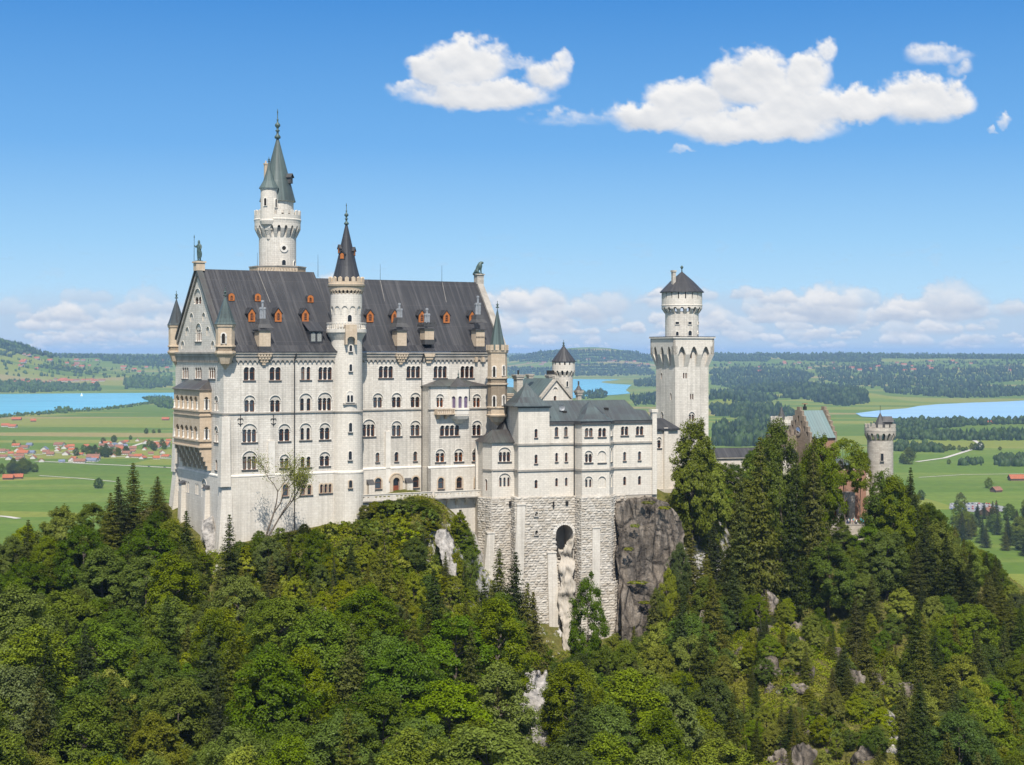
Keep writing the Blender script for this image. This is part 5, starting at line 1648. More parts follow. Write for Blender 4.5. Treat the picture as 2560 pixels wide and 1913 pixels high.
for x, y0, y1, w in ((680, 300, 340, 24), (681, 475, 515, 24)):
    a, z0 = kR.px(*q(CG, x, y1, SG), -.3)
    z1 = kR.px(*q(CG, x, y0, SG), -.3)[1]
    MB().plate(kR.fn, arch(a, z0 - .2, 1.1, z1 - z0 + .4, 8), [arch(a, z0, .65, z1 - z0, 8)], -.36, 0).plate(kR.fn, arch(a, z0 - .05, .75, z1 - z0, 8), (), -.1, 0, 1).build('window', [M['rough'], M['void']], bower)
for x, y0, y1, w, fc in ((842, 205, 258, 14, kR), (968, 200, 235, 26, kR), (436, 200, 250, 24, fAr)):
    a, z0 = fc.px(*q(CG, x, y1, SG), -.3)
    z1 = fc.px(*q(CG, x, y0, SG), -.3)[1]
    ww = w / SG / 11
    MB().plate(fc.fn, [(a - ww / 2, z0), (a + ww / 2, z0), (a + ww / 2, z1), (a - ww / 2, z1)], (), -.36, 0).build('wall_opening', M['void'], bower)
tag(bower, None)

# ================================================================ square tower
SQ = Frame(1688, 415, 24.4)
WQ = 10.2
zs = lambda y, d=415: CAMZ - (640 + y / 3.18 - V0) / F * d
sq = thing('square_tower', 'square white stone tower with pointed arch gallery and round crenellated drum on top', 'tower', base=150.0, loc=(SQ.o[0], SQ.o[1], 0), rz=SQ.th)
qS, qW = SQ.facet(0, 0), SQ.facet(0, WQ, -90)
wqs = rect_wall(qS, 0, WQ, 150, zs(672))
wqw = rect_wall(qW, 0, WQ - .6, 150, zs(672))
CQ = (1560, 640)
for x0, x1, y0, y1 in ((466, 503, 928, 975), (522, 556, 1095, 1142)):
    win_px(sq, wqs, CQ, x0, x1, y0, y1, 3.18, kind='sep', k=2, sill=False, hood=False)
win_px(sq, wqs, CQ, 514, 563, 1240, 1312, 3.18, kind='arch', k=2, sill=False)
win_px(sq, wqs, CQ, 527, 540, 770, 815, 3.18, kind='n', k=1, sill=False, hood=False)
for x0, x1, y0, y1 in ((292, 302, 928, 980), (367, 377, 1090, 1145)):
    win_px(sq, wqw, CQ, x0, x1, y0, y1, 3.18, kind='n', k=1, sill=False, hood=True)
win_px(sq, wqw, CQ, 295, 312, 1240, 1310, 3.18, kind='arch', k=1, sill=False)
b = MB()
wqs.into(b)
wqw.into(b)
b.box(WQ - .6, WQ, .6, WQ, 150, zs(780)).box(.6, WQ - .6, WQ - .6, WQ, 150, zs(780))
b.build('shaft', M['ashlar'], sq)
ov = 1.1
b = MB()
z_t, z_m, z_a, z_b = zs(655), zs(720), zs(783), zs(882)
for f_, w_ in ((qS, WQ), (qW, WQ), (SQ.facet(WQ, 0, 90), WQ), (SQ.facet(WQ, WQ, 180), WQ)):
    n = 3
    bw = (w_ + 2 * ov) * .115
    op = (w_ + 2 * ov - bw * 4) / 3
    pts = [(w_ + ov, z_t), (-ov, z_t)]
    x = -ov
    for j in range(n):
        x += bw
        pts += [(x - bw, z_a), (x, z_a)]
        m_ = x + op / 2
        for i in range(1, 12):
            t = i / 12
            s = 1 - abs(2 * t - 1)
            pts.append((x + op * t, z_a + (z_m - z_a) * (1 - (1 - s) ** 1.9)))
        x += op
        pts += [(x, z_a)]
    pts += [(w_ + ov, z_a)]
    b.plate(f_.fn, pts[::-1], (), -ov, -ov + .55)
    x = -ov
    for j in range(4):                                        # tapering consoles
        a0, a1 = x, x + bw
        c0, c1 = max(a0, 0) if j else 0, min(a1, w_) if j < 3 else w_
        if j == 0:
            c1 = bw * .8
        if j == 3:
            c0 = w_ - bw * .8
        vs = [f_.fn(a0, -ov, z_a), f_.fn(a1, -ov, z_a), f_.fn(a1, 0.05, z_a), f_.fn(a0, .05, z_a), f_.fn(c0, -.02, z_b), f_.fn(c1, -.02, z_b), f_.fn(c1, .05, z_b), f_.fn(c0, .05, z_b), f_.fn(a0, -ov + .3, z_m), f_.fn(a1, -ov + .3, z_m), f_.fn(a1, 0.05, z_m), f_.fn(a0, 0.05, z_m)]
        b.add(vs, [(0, 1, 5, 4), (1, 2, 6, 5), (3, 0, 4, 7), (0, 8, 9, 1), (1, 9, 10, 2), (3, 11, 8, 0)])
        x += bw + op
b.box(-ov + .55, WQ + ov - .55, -ov + .55, WQ + ov - .55, z_t - .6, z_t)
b.build('gallery', M['kem'], sq)
MB().box(-ov - .3, WQ + ov + .3, -ov - .3, WQ + ov + .3, z_t, z_t + .28, 0).box(-ov - .25, WQ + ov + .25, -ov - .25, WQ + ov + .25, z_t + .28, zs(640), 1).build('gallery_cornice', [M['trim'], M['lead']], sq)
DQ = 421.0
QX, QY = SQ.at_depth(1560 + 460 / 3.18, DQ)
ACQ = atan2(SQ.loc(0, 0)[1] - QY, SQ.loc(0, 0)[0] - QX)
zd = lambda y: zs(y, DQ - 4)
RQ = 4.45
b = MB()
b.lathe(QX, QY, [(RQ, zs(650)), (RQ, zd(440))], 36)
b.build('drum', M['ashlar'], sq)
b = MB()
round_corbels(b, QX, QY, RQ, RQ + .95, zd(455), zd(395), 18, 0, frac=.45)
pr_ = [(RQ, zd(395)), (RQ + 1.05, zd(394)), (RQ + 1.05, zd(388)), (RQ + .95, zd(385)), (RQ + .95, zd(340))]
b.lathe(QX, QY, pr_, 36)
merlons(b, QX, QY, RQ + .95, .5, zd(341), zd(282), 18, 0, .84)
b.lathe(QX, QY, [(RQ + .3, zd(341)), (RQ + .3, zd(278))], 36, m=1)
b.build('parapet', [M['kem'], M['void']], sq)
b = MB().lathe(QX, QY, [(5.9, zd(288)), (5.85, zd(281)), (3.2, zs(205, DQ)), (.15, zs(126, DQ))], 24)
b.build('cone_roof', M['roof'], sq)
MB().lathe(QX, QY, [(.2, zs(130, DQ)), (.13, zs(105, DQ)), (.35, zs(98, DQ)), (.42, zs(90, DQ)), (.3, zs(82, DQ)), (.05, zs(76, DQ))], 10).build('finial', M['bronze'], sq, smooth=True)
hx, hy = SQ.at_depth(1560 + 394 / 3.18, DQ - 2.5)
MB().box(hx - .45, hx + .45, hy - .45, hy + .45, zs(270, DQ), zs(132, DQ)).box(hx - .6, hx + .6, hy - .6, hy + .6, zs(132, DQ), zs(118, DQ)).build('chimney', M['gate_stone'], sq)
for x, y0, y1, w, rect in ((425, 634, 602, .75, False), (523, 634, 594, 1.05, False), (586, 620, 600, .6, False), (425, 543, 524, 1.0, True), (522, 543, 524, 1.0, True), (590, 543, 524, .8, True)):
    ang = ACQ + math.asin(max(-.96, min(.96, (x - 460) / 3.18 / F * (DQ - 4) / RQ)))
    round_window(sq, SQ, QX, QY, RQ - .12, ang, zd(y0), w, zd(y1) - zd(y0), sill=False, rect=rect)

# ================================================================ knights' wing: gabled block with green roof, its round turret, low links
G0 = Frame(1357, 392, 30)
wing = thing('knights_wing', 'white gabled house with green copper roof and chimneys behind the side building', 'building', base=160.0, loc=(G0.o[0], G0.o[1], 0), rz=G0.th)
gS = G0.facet(0, 0)
ga1 = gS.px(*q(CE, 975, 655))[0]
gpa, gpz = gS.px(*q(CE, 783, 440))
gez = gS.px(*q(CE, 655, 605))[1]
gL, gD = 0.0, 15.0
gw = Wall(gS, [(0, 160), (2 * gpa, 160), (2 * gpa, gez - .3), (gpa, gpz - .3), (0, gez - .3)], 0, .6)
win_px(wing, gw, CE, 762, 788, 618, 668, kind='n', k=1, sill=False)
win_px(wing, gw, CE, 755, 800, 530, 570, kind='blind', sill=False)
b = MB()
gw.into(b)
b.box(0, .6, .6, gD, 160, gez - .3).box(2 * gpa - .6, 2 * gpa, .6, gD, 160, gez - .3).box(0.6, 2 * gpa - .6, gD - .6, gD, 160, gez - .3)
b.build('wall', M['kem'], wing)
b = MB()
for s in (0, 1):
    x0 = -.7 if s == 0 else 2 * gpa + .7
    sl = (gpz - gez) / gpa
    b.add([(x0, .3, gez - .7 * sl), (gpa, .3, gpz), (gpa, gD + .3, gpz), (x0, gD + .3, gez - .7 * sl), (x0, .3, gez - .7 * sl - .3), (gpa, .3, gpz - .3), (gpa, gD + .3, gpz - .3), (x0, gD + .3, gez - .7 * sl - .3)],
          [(0, 1, 2, 3), (7, 6, 5, 4), (0, 4, 5, 1), (3, 2, 6, 7), (0, 3, 7, 4)])
b.build('roof', M['verdigris'], wing)
b = MB()
for s in (-1, 1):
    e = gpa + s * (gpa + .8)
    b.add([(x, y, z + dz) for y in (-.45, .5) for (x, z) in ((e, gez - .8 * sl), (gpa, gpz + .1)) for dz in (-.5, .35)], [(0, 1, 3, 2), (4, 6, 7, 5), (0, 4, 5, 1), (1, 5, 7, 3), (0, 2, 6, 4), (2, 3, 7, 6)])
b.box(gpa - .6, gpa + .6, -.5, .6, gpz - .1, gpz + .7)
b.build('gable_coping', M['gate_stone'], wing)


def stack(fr, par, x, y_top, y_bot, w, dep, cap=True, mat='gate_stone', pots=0, org=CE, s=4.132):
    ux, uy = q(org, x, y_top, s)
    X, Y = fr.at_depth(ux, dep)
    z1, z0 = CAMZ - (uy - V0) / F * dep, CAMZ - (q(org, x, y_bot, s)[1] - V0) / F * dep
    b = MB().box(X - w / 2, X + w / 2, Y - w / 2, Y + w / 2, z0, z1)
    if cap:
        for e, t0, t1 in ((.35, .0, .35), (.2, -.5, 0.0), (.45, .35, .6)):
            b.box(X - w / 2 - e, X + w / 2 + e, Y - w / 2 - e, Y + w / 2 + e, z1 + t0, z1 + t1)
    for i in range(pots):
        b.lathe(X + (i - (pots - 1) / 2) * .55, Y, [(.22, z1 + .5), (.26, z1 + 1.4), (.26, z1 + 1.7), (.1, z1 + 1.7)], 8, m=1)
    return b.build('chimney', [M[mat], M['iron']], par)


stack(G0, wing, 395, 425, 640, 1.7, 388, pots=1)
stack(G0, wing, 725, 425, 445, 1.3, 402, pots=4)
stack(G0, wing, 515, 418, 440, .9, 400)
sch = stack(G0, wing, 1018, 590, 660, 1.0, 382, pots=0)
X, Y = G0.at_depth(q(CE, 1018, 590)[0], 382)
zc_ = CAMZ - (q(CE, 1018, 590)[1] - V0) / F * 382
MB().cone(regular(X, Y, 1.05, 8), zc_ + .6, (X, Y, zc_ + 2.2), 0, [(.4, .3)]).tube((X, Y, zc_ + 2), (X, Y, zc_ + 2.9), .22).build('chimney_cap', M['lead'], sch)
stack(G0, wing, 290, 620, 800, 1.2, 378, mat='beige')
dish(G0, wing, 342, 632, 378, .75)
b = MB()                                                      # lower green roof and wall towards the palace
X0, Y0 = G0.at_depth(q(CE, 318, 0)[0], 380)
X1, Y1 = G0.at_depth(q(CE, 640, 0)[0], 384)
zq0 = CAMZ - (q(CE, 0, 712)[1] - V0) / F * 381
b.add([(X0, Y0, zq0), (X1, Y1 - 3, zq0), (X1, Y1 + 6, zq0 + 3.5), (X0 + 2, Y0 + 9, zq0 + 4.5)], [(0, 1, 2, 3)])
b.build('lower_roof', M['verdigris'], wing)
MB().box(X0 + .5, X1, Y0 + .5, Y0 + 1.2, 160, zq0 + .1).build('lower_wall', M['beige'], wing)

G1 = Frame(1409, 404, 30)
tur = thing('round_turret', 'slim round turret with conical dark roof rising behind the green gabled house', 'tower', base=165.0, loc=(G1.o[0], G1.o[1], 0), rz=G1.th)
zt2 = lambda y, d=401: CAMZ - (840 + y / 4.132 - V0) / F * d
b = MB().lathe(0, 0, [(2.35, 165), (2.35, zt2(405))], 24)
b.build('shaft', M['ashlar'], tur)
b = MB()
round_corbels(b, 0, 0, 2.35, 2.95, zt2(415), zt2(345), 14, 0, frac=.5)
b.lathe(0, 0, [(2.35, zt2(345)), (2.95, zt2(345)), (2.95, zt2(300))], 24)
merlons(b, 0, 0, 2.95, .4, zt2(301), zt2(264), 14, 0, .7)
b.lathe(0, 0, [(2.4, zt2(302)), (2.4, zt2(262))], 24, m=1)
b.build('parapet', [M['kem'], M['void']], tur)
MB().lathe(0, 0, [(3.15, zt2(268)), (3.1, zt2(260)), (1.5, zt2(175, 404)), (.1, zt2(98, 404))], 20).build('cone_roof', M['roof'], tur)
finial(tur, 0, 0, zt2(100, 404), 1.5, .3)
a_ = atan2(G1.loc(0, 0)[1], G1.loc(0, 0)[0]) + math.asin(.38)
round_window(tur, G1, 0, 0, 2.23, a_, zt2(525), .5, 1.4, sill=False)

# low link by the square tower with a small pent roof
LK = Frame(1638, 396, 22)
link = thing('link_house', 'small white link building with a dark pent roof between side building and square tower', 'building', base=155.0, loc=(LK.o[0], LK.o[1], 0), rz=LK.th)
lf = LK.facet(0, 0)
la1 = lf.px(*q(CQ, 428, 1400, 3.18))[0]
lz = lf.px(*q(CQ, 340, 1372, 3.18))[1]
lw = rect_wall(lf, 0, la1, 155, lz)
win_px(link, lw, CQ, 262, 298, 1440, 1528, 3.18, kind='arch', k=1)
b = MB()
lw.into(b)
b.box(la1 - .5, la1, .6, 6, 155, lz).box(0, .5, .6, 6, 155, lz)
a_, z_ = lf.px(*q(CQ, 322, 1365, 3.18))
b.box(a_ - .3, a_ + .8, -.5, 0, 155, z_)
b.build('wall', M['kem'], link)
zr2_ = CAMZ - (640 + 1292 / 3.18 - V0) / F * 400
xr_ = la1 * .74
b = MB().add([(-.3, -.6, lz), (la1 + .4, -.6, lz), (la1 + .2, 6, lz), (-.3, 6, lz), (-.3, 5, zr2_), (xr_, 5, zr2_)], [(0, 1, 5, 4), (1, 2, 5), (2, 3, 4, 5), (0, 4, 3)])
b.box(-.3, la1 + .4, -.7, -.4, lz - .45, lz - .003)
b.build('roof', M['roof'], link)

# gallery running east behind the trees
GL = Frame(1785, 432, 12)
gal = thing('long_gallery', 'low white gallery wall with a long dark flat roof half hidden by trees', 'building', base=160.0, loc=(GL.o[0], GL.o[1], 0), rz=GL.th)
zg1, zg0 = CAMZ - (1122 - V0) / F * 432, CAMZ - (1147 - V0) / F * 432
MB().box(0, 24, 0, 5, 160, zg0).build('wall', M['kem'], gal)
MB().box(-.3, 24.3, -.5, 5.5, zg0, zg0 + .4, 1).add([(-.4, -.6, zg0 + .4), (24.4, -.6, zg0 + .4), (24.4, 3, zg1), (-.4, 3, zg1), (24.4, 6, zg0 + .4), (-.4, 6, zg0 + .4)], [(0, 1, 2, 3), (3, 2, 4, 5), (0, 3, 5), (1, 4, 2)], 0).build('roof', [M['roof'], M['trim_dark']], gal)

# ================================================================ gatehouse and its round towers
C2, S2 = (1860, 980), 4.59
GH = Frame(1968, 446, 27)
gate = thing('gatehouse', 'brown stepped gable gatehouse with pale green roof and red brick walls among tall trees', 'gatehouse', base=140.0, loc=(GH.o[0], GH.o[1], 0), rz=GH.th)
hW = GH.facet(0, 0, -90)
# stepped gable facing west: runs from y = 0 (south) back; measured on the west plane
gy0 = -hW.px(*q(C2, 757, 480, S2))[0]
gy1 = -hW.px(*q(C2, 492, 480, S2))[0]
zt3 = lambda y, d=446: CAMZ - (980 + y / S2 - V0) / F * d
gy0, gy1 = min(gy0, gy1), max(gy0, gy1)
gm_ = (gy0 + gy1) / 2
gh_ = (gy1 - gy0) / 2
zge, zgt = zt3(500), zt3(165)
steps = 5
hWy = GH.facet(0, gy1, -90)
out = [(0, 140), (2 * gh_, 140)]
for i in range(steps + 1):
    x = 2 * gh_ - (gh_ - .7) * i / steps
    z0_ = zge + (zgt - zge) * i / (steps + .6)
    z1_ = zge + (zgt - zge) * (i + .9) / (steps + .6)
    if i == steps:
        z1_ = zgt
    out += [(x, z0_ if i else zge), (x, z1_)]
outl = out[2:]
left = [(2 * gh_ - x, z) for x, z in outl[::-1]]
gwall = MB()
zc_ = zt3(438)
hol = []
for j, (dx, h0, h1) in enumerate(((0, 300, 470), (-.3, 340, 470), (.3, 340, 470), (-.6, 400, 480), (.6, 400, 480))):
    pass
niche = [arch(gh_ + dx * gh_, zt3(y0), .7, zt3(y1) - zt3(y0), 6) for dx, y0, y1 in ((0, 330, 265), (-.26, 380, 315), (.26, 385, 320), (-.5, 430, 370), (.5, 440, 380), (-.74, 480, 430), (.74, 490, 440))]
gwall.plate(hWy.fn, out[:2] + outl + left, niche, 0, .8, 0)
gwall.plate(hWy.fn, [(.3, 140), (2 * gh_ - .3, 140), (gh_ * 1.6, zge + 2), (gh_, zgt - 2.2), (gh_ * .4, zge + 2)], (), .35, .75, 0)
LG = GH.facet(0, gy0).px(*q(C2, 1040, 440, S2))[0]
for i in range(steps + 1):                                    # east gable with the same steps
    pass
hE = Facet(GH, LG, gy1, radians(-90))
gwall.plate(hE.fn, out[:2] + outl + left, (), 0, .8, 0)
gwall.build('gable', M['brown_stone'], gate)
b = MB()
b.box(.8, LG, gy0 + .1, gy0 + .7, 140, zge, 0).box(.8, LG, gy1 - .7, gy1 - .1, 140, zge, 0)
b.build('wall', M['brick'], gate)
zgr = zt3(208)
b = MB().add([(.7, gy0 - .5, zge - .3), (LG + .1, gy0 - .5, zge - .3), (LG + .1, gm_, zgr), (.7, gm_, zgr), (LG + .1, gy1 + .5, zge - .3), (.7, gy1 + .5, zge - .3)], [(0, 1, 2, 3), (3, 2, 4, 5)])
b.build('roof', M['green_roof'], gate)
ck = MB()
ring(ck, hWy.fn, gh_, zc_, .0, 1.15, -.12, 0, 20, 0, 0, 2 * pi)
ring(ck, hWy.fn, gh_, zc_, 1.15, 1.5, -.2, 0, 20, 1, 0, 2 * pi)
for i in range(12):
    t = pi * i / 6
    ck.plate(hWy.fn, [(gh_ + r_ * cos(t + e), zc_ + r_ * sin(t + e)) for r_, e in ((.75, -.08), (1.05, -.06), (1.05, .06), (.75, .08))], (), -.16, -.1, 2)
for ang, ln in ((1.2, .6), (-.4, .9)):
    ck.plate(hWy.fn, [(gh_ - .06 * sin(ang), zc_ + .06 * cos(ang)), (gh_ + .06 * sin(ang), zc_ - .06 * cos(ang)), (gh_ + ln * cos(ang), zc_ + ln * sin(ang))], (), -.19, -.12, 2)
ck.build('clock', [plain('clock_face_blue', (.12, .22, .42), .5, .1), M['brown_stone'], M['trim']], gate)
fx, fy = GH.at_depth(1860 + 698 / S2, 452)
MB().box(fx - .4, fx + .4, fy - .4, fy + .4, zt3(215), zt3(175)).tube((fx, fy, zt3(176)), (fx, fy, zt3(148)), .25, .25, 8).box(fx - .75, fx + .75, fy - .4, fy + .4, zt3(148), zt3(140), 1).build('chimney', [M['iron'], M['brick']], gate)
b = MB()                                                      # battlemented forework and lower wings
X, Y = GH.at_depth(1860 + 450 / S2, 440)
b.box(X - 2.3, X + 5.5, Y, Y + 5, 140, zt3(500, 440), 0)
for i in range(5):
    b.box(X - 2.2 + i * 1.65, X - 1.3 + i * 1.65, Y - .1, Y + .5, zt3(500, 440), zt3(435, 440), 0)
b.build('forework', M['brown_stone'], gate)
X0, Y0 = GH.at_depth(1860 + 900 / S2, 442)
X1, Y1 = GH.at_depth(1860 + 1450 / S2, 442)
zl0, zl1 = zt3(830, 441), zt3(752, 441)
b = MB().box(X0, X1 - .6, Y1, Y1 + 9, 140, zl0 - 1.4)
b.build('lower_wing', M['brick'], gate)
b = MB().box(X0, X1 - .5, Y1 - .1, Y1 + 9, zl0 - 1.4, zl0)
b.box(X1 - 1.6, X1 - .45, Y1 - .2, Y1 + 1, 140, zl0 - .2)
b.build('wing_cornice', M['beige'], gate)
b = MB().add([(X0 - .5, Y1 - .9, zl0), (X1, Y1 - .9, zl0), (X1, Y1 + 9, zl0), (X0 - .5, Y1 + 9, zl0), (X0 + 2, Y1 + 4, zl1), (X1 - 10.5, Y1 + 4, zl1)], [(0, 1, 5, 4), (1, 2, 5), (2, 3, 4, 5), (0, 4, 3), (3, 2, 1, 0)])
b.build('wing_roof', M['verdigris'], gate)
b = MB()                                                      # battered porch with arches
X0p, _ = GH.at_depth(1860 + 985 / S2, 436)
X1p, Yp = GH.at_depth(1860 + 1275 / S2, 436)
pf = GH.facet(0, Yp)
zp0, zp1 = zt3(1480, 436), zt3(1150, 436)
hs = []
for x0, x1, y0, y1 in ((1043, 1082, 1365, 1235), (1148, 1200, 1440, 1240)):
    a0, z0 = pf.px(*q(C2, x0, y0, S2))
    a1, z1 = pf.px(*q(C2, x1, y1, S2))
    hs.append(arch((a0 + a1) / 2, z0, a1 - a0, z1 - z0, 8))
b.plate(pf.fn, [(X0p - .5, zp0 - 3), (X1p, zp0 - 3), (X1p, zp1), (X0p + .8, zp1), (X0p + .4, (zp0 + zp1) / 2)], hs, 0, .7, 0)
b.plate(pf.fn, [(X0p, zp0 - 3), (X1p, zp0 - 3), (X1p, zp1), (X0p + .8, zp1)], (), 1.1, 1.3, 1)
b.box(X0p + .2, X1p, Yp + .7, Yp + 7, zp1 - .4, zp1, 0)
b.build('porch', [M['gate_stone'], M['door']], gate)


def gate_tower(u, d, r, v_tip, v_cone, v_cren, v_par, v_cor, label, hut=False, n=14, mat='gate_stone'):
    x, y = (u - CX) / F * d, d
    t = thing('round_gate_tower', label, 'tower', loc=(x, y, 0), base=135.0, group='round towers of the gatehouse')
    Z = lambda v: CAMZ - (v - V0) / F * (d - r)
    b = MB().lathe(0, 0, [(r + .2, 135), (r, Z(v_cor))], 32)
    b.build('shaft', M[mat], t)
    b = MB()
    round_corbels(b, 0, 0, r - .05, r + .75, Z(v_cor), Z(v_par), n + 2, 0, frac=.45)
    zc = Z(v_cren)
    zm = zc + (Z(v_par) - zc) * .45
    b.lathe(0, 0, [(r, Z(v_par)), (r + .75, Z(v_par)), (r + .8, Z(v_par) + .2), (r + .7, zm), (r + .25, zm), (r + .25, Z(v_par)), (.2, Z(v_par))], 32)
    merlons(b, 0, 0, r + .75, .45, zm - .02, zc, n, 0, .6)
    b.build('parapet', M[mat], t)
    MB().cone(regular(0, 0, r * .68, 8, .2), Z(v_par) + .3, (0, 0, CAMZ - (v_tip - V0) / F * d)).build('cone_roof', M['lead'], t)
    if hut:
        b = MB().box(.6, 3.3, -1.0, 1.2, Z(v_par) + .3, CAMZ - (980 + 345 / S2 - V0) / F * d)
        zz = CAMZ - (980 + 345 / S2 - V0) / F * d
        b.add([(.2, -1.3, zz), (3.7, -1.3, zz), (3.7, 1.5, zz), (.2, 1.5, zz), (.2, .1, zz + 1.6), (3.3, .1, zz + 1.6)], [(0, 1, 5, 4), (1, 2, 5), (2, 3, 4, 5), (3, 2, 1, 0)])
        b.build('roof_hut', M['lead'], t)
    return t


gt = gate_tower(2200.5, 446, 3.6, 980 + 232 / S2, 1060, 980 + 375 / S2, 980 + 458 / S2, 980 + 560 / S2, 'free standing round grey tower with battlements and roof hut right of the gatehouse', True)
aw_ = -pi / 2 - .09
gfr = Frame(2200.5, 446, 0)
for v, h in ((1153, 2.1), (1216, 2.3)):
    w_ = round_window(gt, gfr, 0, 0, 3.55, aw_, CAMZ - (v - V0) / F * 442, .75, h, sill=True, rect=True, mat='gate_stone')
MB().tube((0, 0, CAMZ - (1032 - V0) / F * 446), (0, 0, CAMZ - (1014 - V0) / F * 446), .06).build('spike', M['iron'], gt)
gate_tower(1954, 458, 2.55, 980 + 160 / S2, 1060, 980 + 285 / S2, 980 + 365 / S2, 980 + 450 / S2, 'round white tower with battlements peeking out left of the stepped gable', n=10, mat='ashlar')
# ================================================================ the wooded castle hill
def noise2(x, y, seed=0):
    """Smooth value noise on arrays, range 0..1."""
    xi, yi = np.floor(x).astype(np.int64), np.floor(y).astype(np.int64)
    fx, fy = x - xi, y - yi
    fx, fy = fx * fx * (3 - 2 * fx), fy * fy * (3 - 2 * fy)

    def h(a, b):
        n = (a * 374761393 + b * 668265263 + seed * 974711) & 0x7fffffff
        n = ((n ^ (n >> 13)) * 1274126177) & 0x7fffffff
        return ((n ^ (n >> 16)) & 0xffff) / 65535.0
    return (h(xi, yi) * (1 - fx) + h(xi + 1, yi) * fx) * (1 - fy) + (h(xi, yi + 1) * (1 - fx) + h(xi + 1, yi + 1) * fx) * fy


def fbm(x, y, seed=0, oct_=5, gain=.5):
    s, a, t = 0.0, 1.0, 0.0
    for o in range(oct_):
        s = s + a * noise2(x * 2 ** o, y * 2 ** o, seed + o * 17)
        t += a
        a *= gain
    return s / t


def ray_pt(u, v, d):
    return ((u - CX) / F * d, d, CAMZ - (v - V0) / F * d)


CAN = 12.0
ctrl = []
for u, v, d, h in [
    (420, 1275, 354, 0), (559, 1392, 325, 0), (620, 1395, 327, 0), (680, 1375, 330, 0), (740, 1338, 336, 0), (830, 1318, 340, 0), (905, 1312, 342, 0), (1000, 1288, 343, 0), (1075, 1290, 345, 0), (1140, 1300, 348, 0), (1180, 1420, 347, 0), (1230, 1530, 346, 0),
    (1300, 1610, 345, 0), (1390, 1665, 344, 0), (1480, 1700, 344, 0), (1560, 1660, 350, 0), (1640, 1520, 358, 0), (1690, 1420, 366, 0), (1745, 1300, 385, 0), (1700, 1232, 398, 0), (1660, 1228, 392, 0),
    (0, 1345, 345, 1), (110, 1300, 347, 1), (250, 1230, 350, 1), (330, 1180, 352, 1), (400, 1200, 350, 1), (0, 1480, 310, 1), (150, 1450, 312, 1), (300, 1420, 318, 1), (450, 1450, 315, .6), (560, 1460, 312, .3), (680, 1440, 318, .3), (800, 1400, 322, .2), (900, 1420, 322, 0), (1000, 1430, 322, 0), (1100, 1460, 325, 0),
    (0, 1650, 262, 1), (250, 1640, 264, 1), (500, 1600, 272, 1), (700, 1600, 275, .6), (850, 1560, 285, .2), (1000, 1560, 292, .2), (1120, 1600, 296, .2), (1240, 1670, 300, .2),
    (0, 1900, 205, 1), (250, 1900, 206, 1), (500, 1880, 208, 1), (750, 1850, 214, 1), (1000, 1850, 216, 1), (1150, 1800, 235, .7), (1270, 1740, 270, 0), (1330, 1880, 240, 0), (1350, 1690, 292, 0), (1450, 1760, 290, .8), (1550, 1820, 270, 1), (1650, 1900, 245, 1),
    (1620, 1620, 330, .8), (1750, 1560, 338, .8), (1850, 1520, 345, .3), (1900, 1600, 325, 0), (1950, 1700, 305, 0), (2050, 1780, 290, 0), (2150, 1880, 268, 0), (1850, 1800, 285, .3), (1800, 1900, 260, .4),
    (1760, 1400, 372, 1), (1880, 1330, 395, .8), (2000, 1250, 415, .9), (2100, 1330, 428, .2), (2180, 1312, 438, 0), (2060, 1305, 440, 0), (2280, 1300, 425, .6), (2300, 1420, 390, .9), (2150, 1480, 372, .9), (2250, 1600, 335, .8), (2250, 1780, 295, .5), (2400, 1600, 345, 1), (2400, 1850, 280, .8),
    (2330, 1250, 430, 1), (2420, 1340, 415, 1), (2500, 1440, 400, 1), (2570, 1500, 390, 1), (2560, 1700, 340, 1), (2560, 1900, 290, 1)]:
    x, y, z = ray_pt(u, v, d)
    ctrl.append((x, y, z - CAN * h))
ctrl += [tuple(ray_pt(1800, 1275, 400)), tuple(ray_pt(1880, 1285, 412)), (-60, 385, 158), (-20, 392, 160), (20, 400, 165), (35, 420, 166), (70, 440, 160), (100, 448, 153), (125, 462, 140), (60, 470, 140), (-80, 410, 140), (-130, 370, 125), (-110, 440, 95), (0, 455, 110), (60, 520, 80), (-200, 300, 110), (-180, 200, 120), (-220, 430, 60), (0, 560, 50), (130, 600, 30),
         (170, 480, 95), (190, 400, 100), (180, 300, 100), (240, 470, 40), (260, 330, 50), (0, 120, 118), (-110, 120, 122), (110, 130, 112), (0, 200, 128), (-60, 170, 128), (60, 200, 118), (180, 180, 100), (-250, 150, 90), (250, 150, 70), (200, 600, 0), (-150, 600, 0), (300, 500, 0), (-300, 400, 20), (330, 250, 20), (0, 680, -30)]
ct = np.array(ctrl)


def tps_fit(p, reg=2.0):
    n = len(p)
    d2 = ((p[:, None, :2] - p[None, :, :2]) ** 2).sum(-1) / 1e4
    k = np.where(d2 > 0, d2 * np.log(d2 + 1e-12) * .5, 0) + np.eye(n) * reg * 1e-3
    q_ = np.c_[np.ones(n), p[:, :2] / 100]
    a = np.block([[k, q_], [q_.T, np.zeros((3, 3))]])
    return np.linalg.solve(a, np.r_[p[:, 2], 0, 0, 0])


TW = tps_fit(ct)


def hill_smooth(x, y):
    x, y = np.atleast_1d(x).astype(float), np.atleast_1d(y).astype(float)
    r = TW[-3] + TW[-2] * x / 100 + TW[-1] * y / 100
    for (cx, cy_, _), w in zip(ctrl, TW[:-3]):
        d2 = ((x - cx) ** 2 + (y - cy_) ** 2) / 1e4
        r = r + w * np.where(d2 > 0, d2 * np.log(d2 + 1e-12) * .5, 0)
    return r


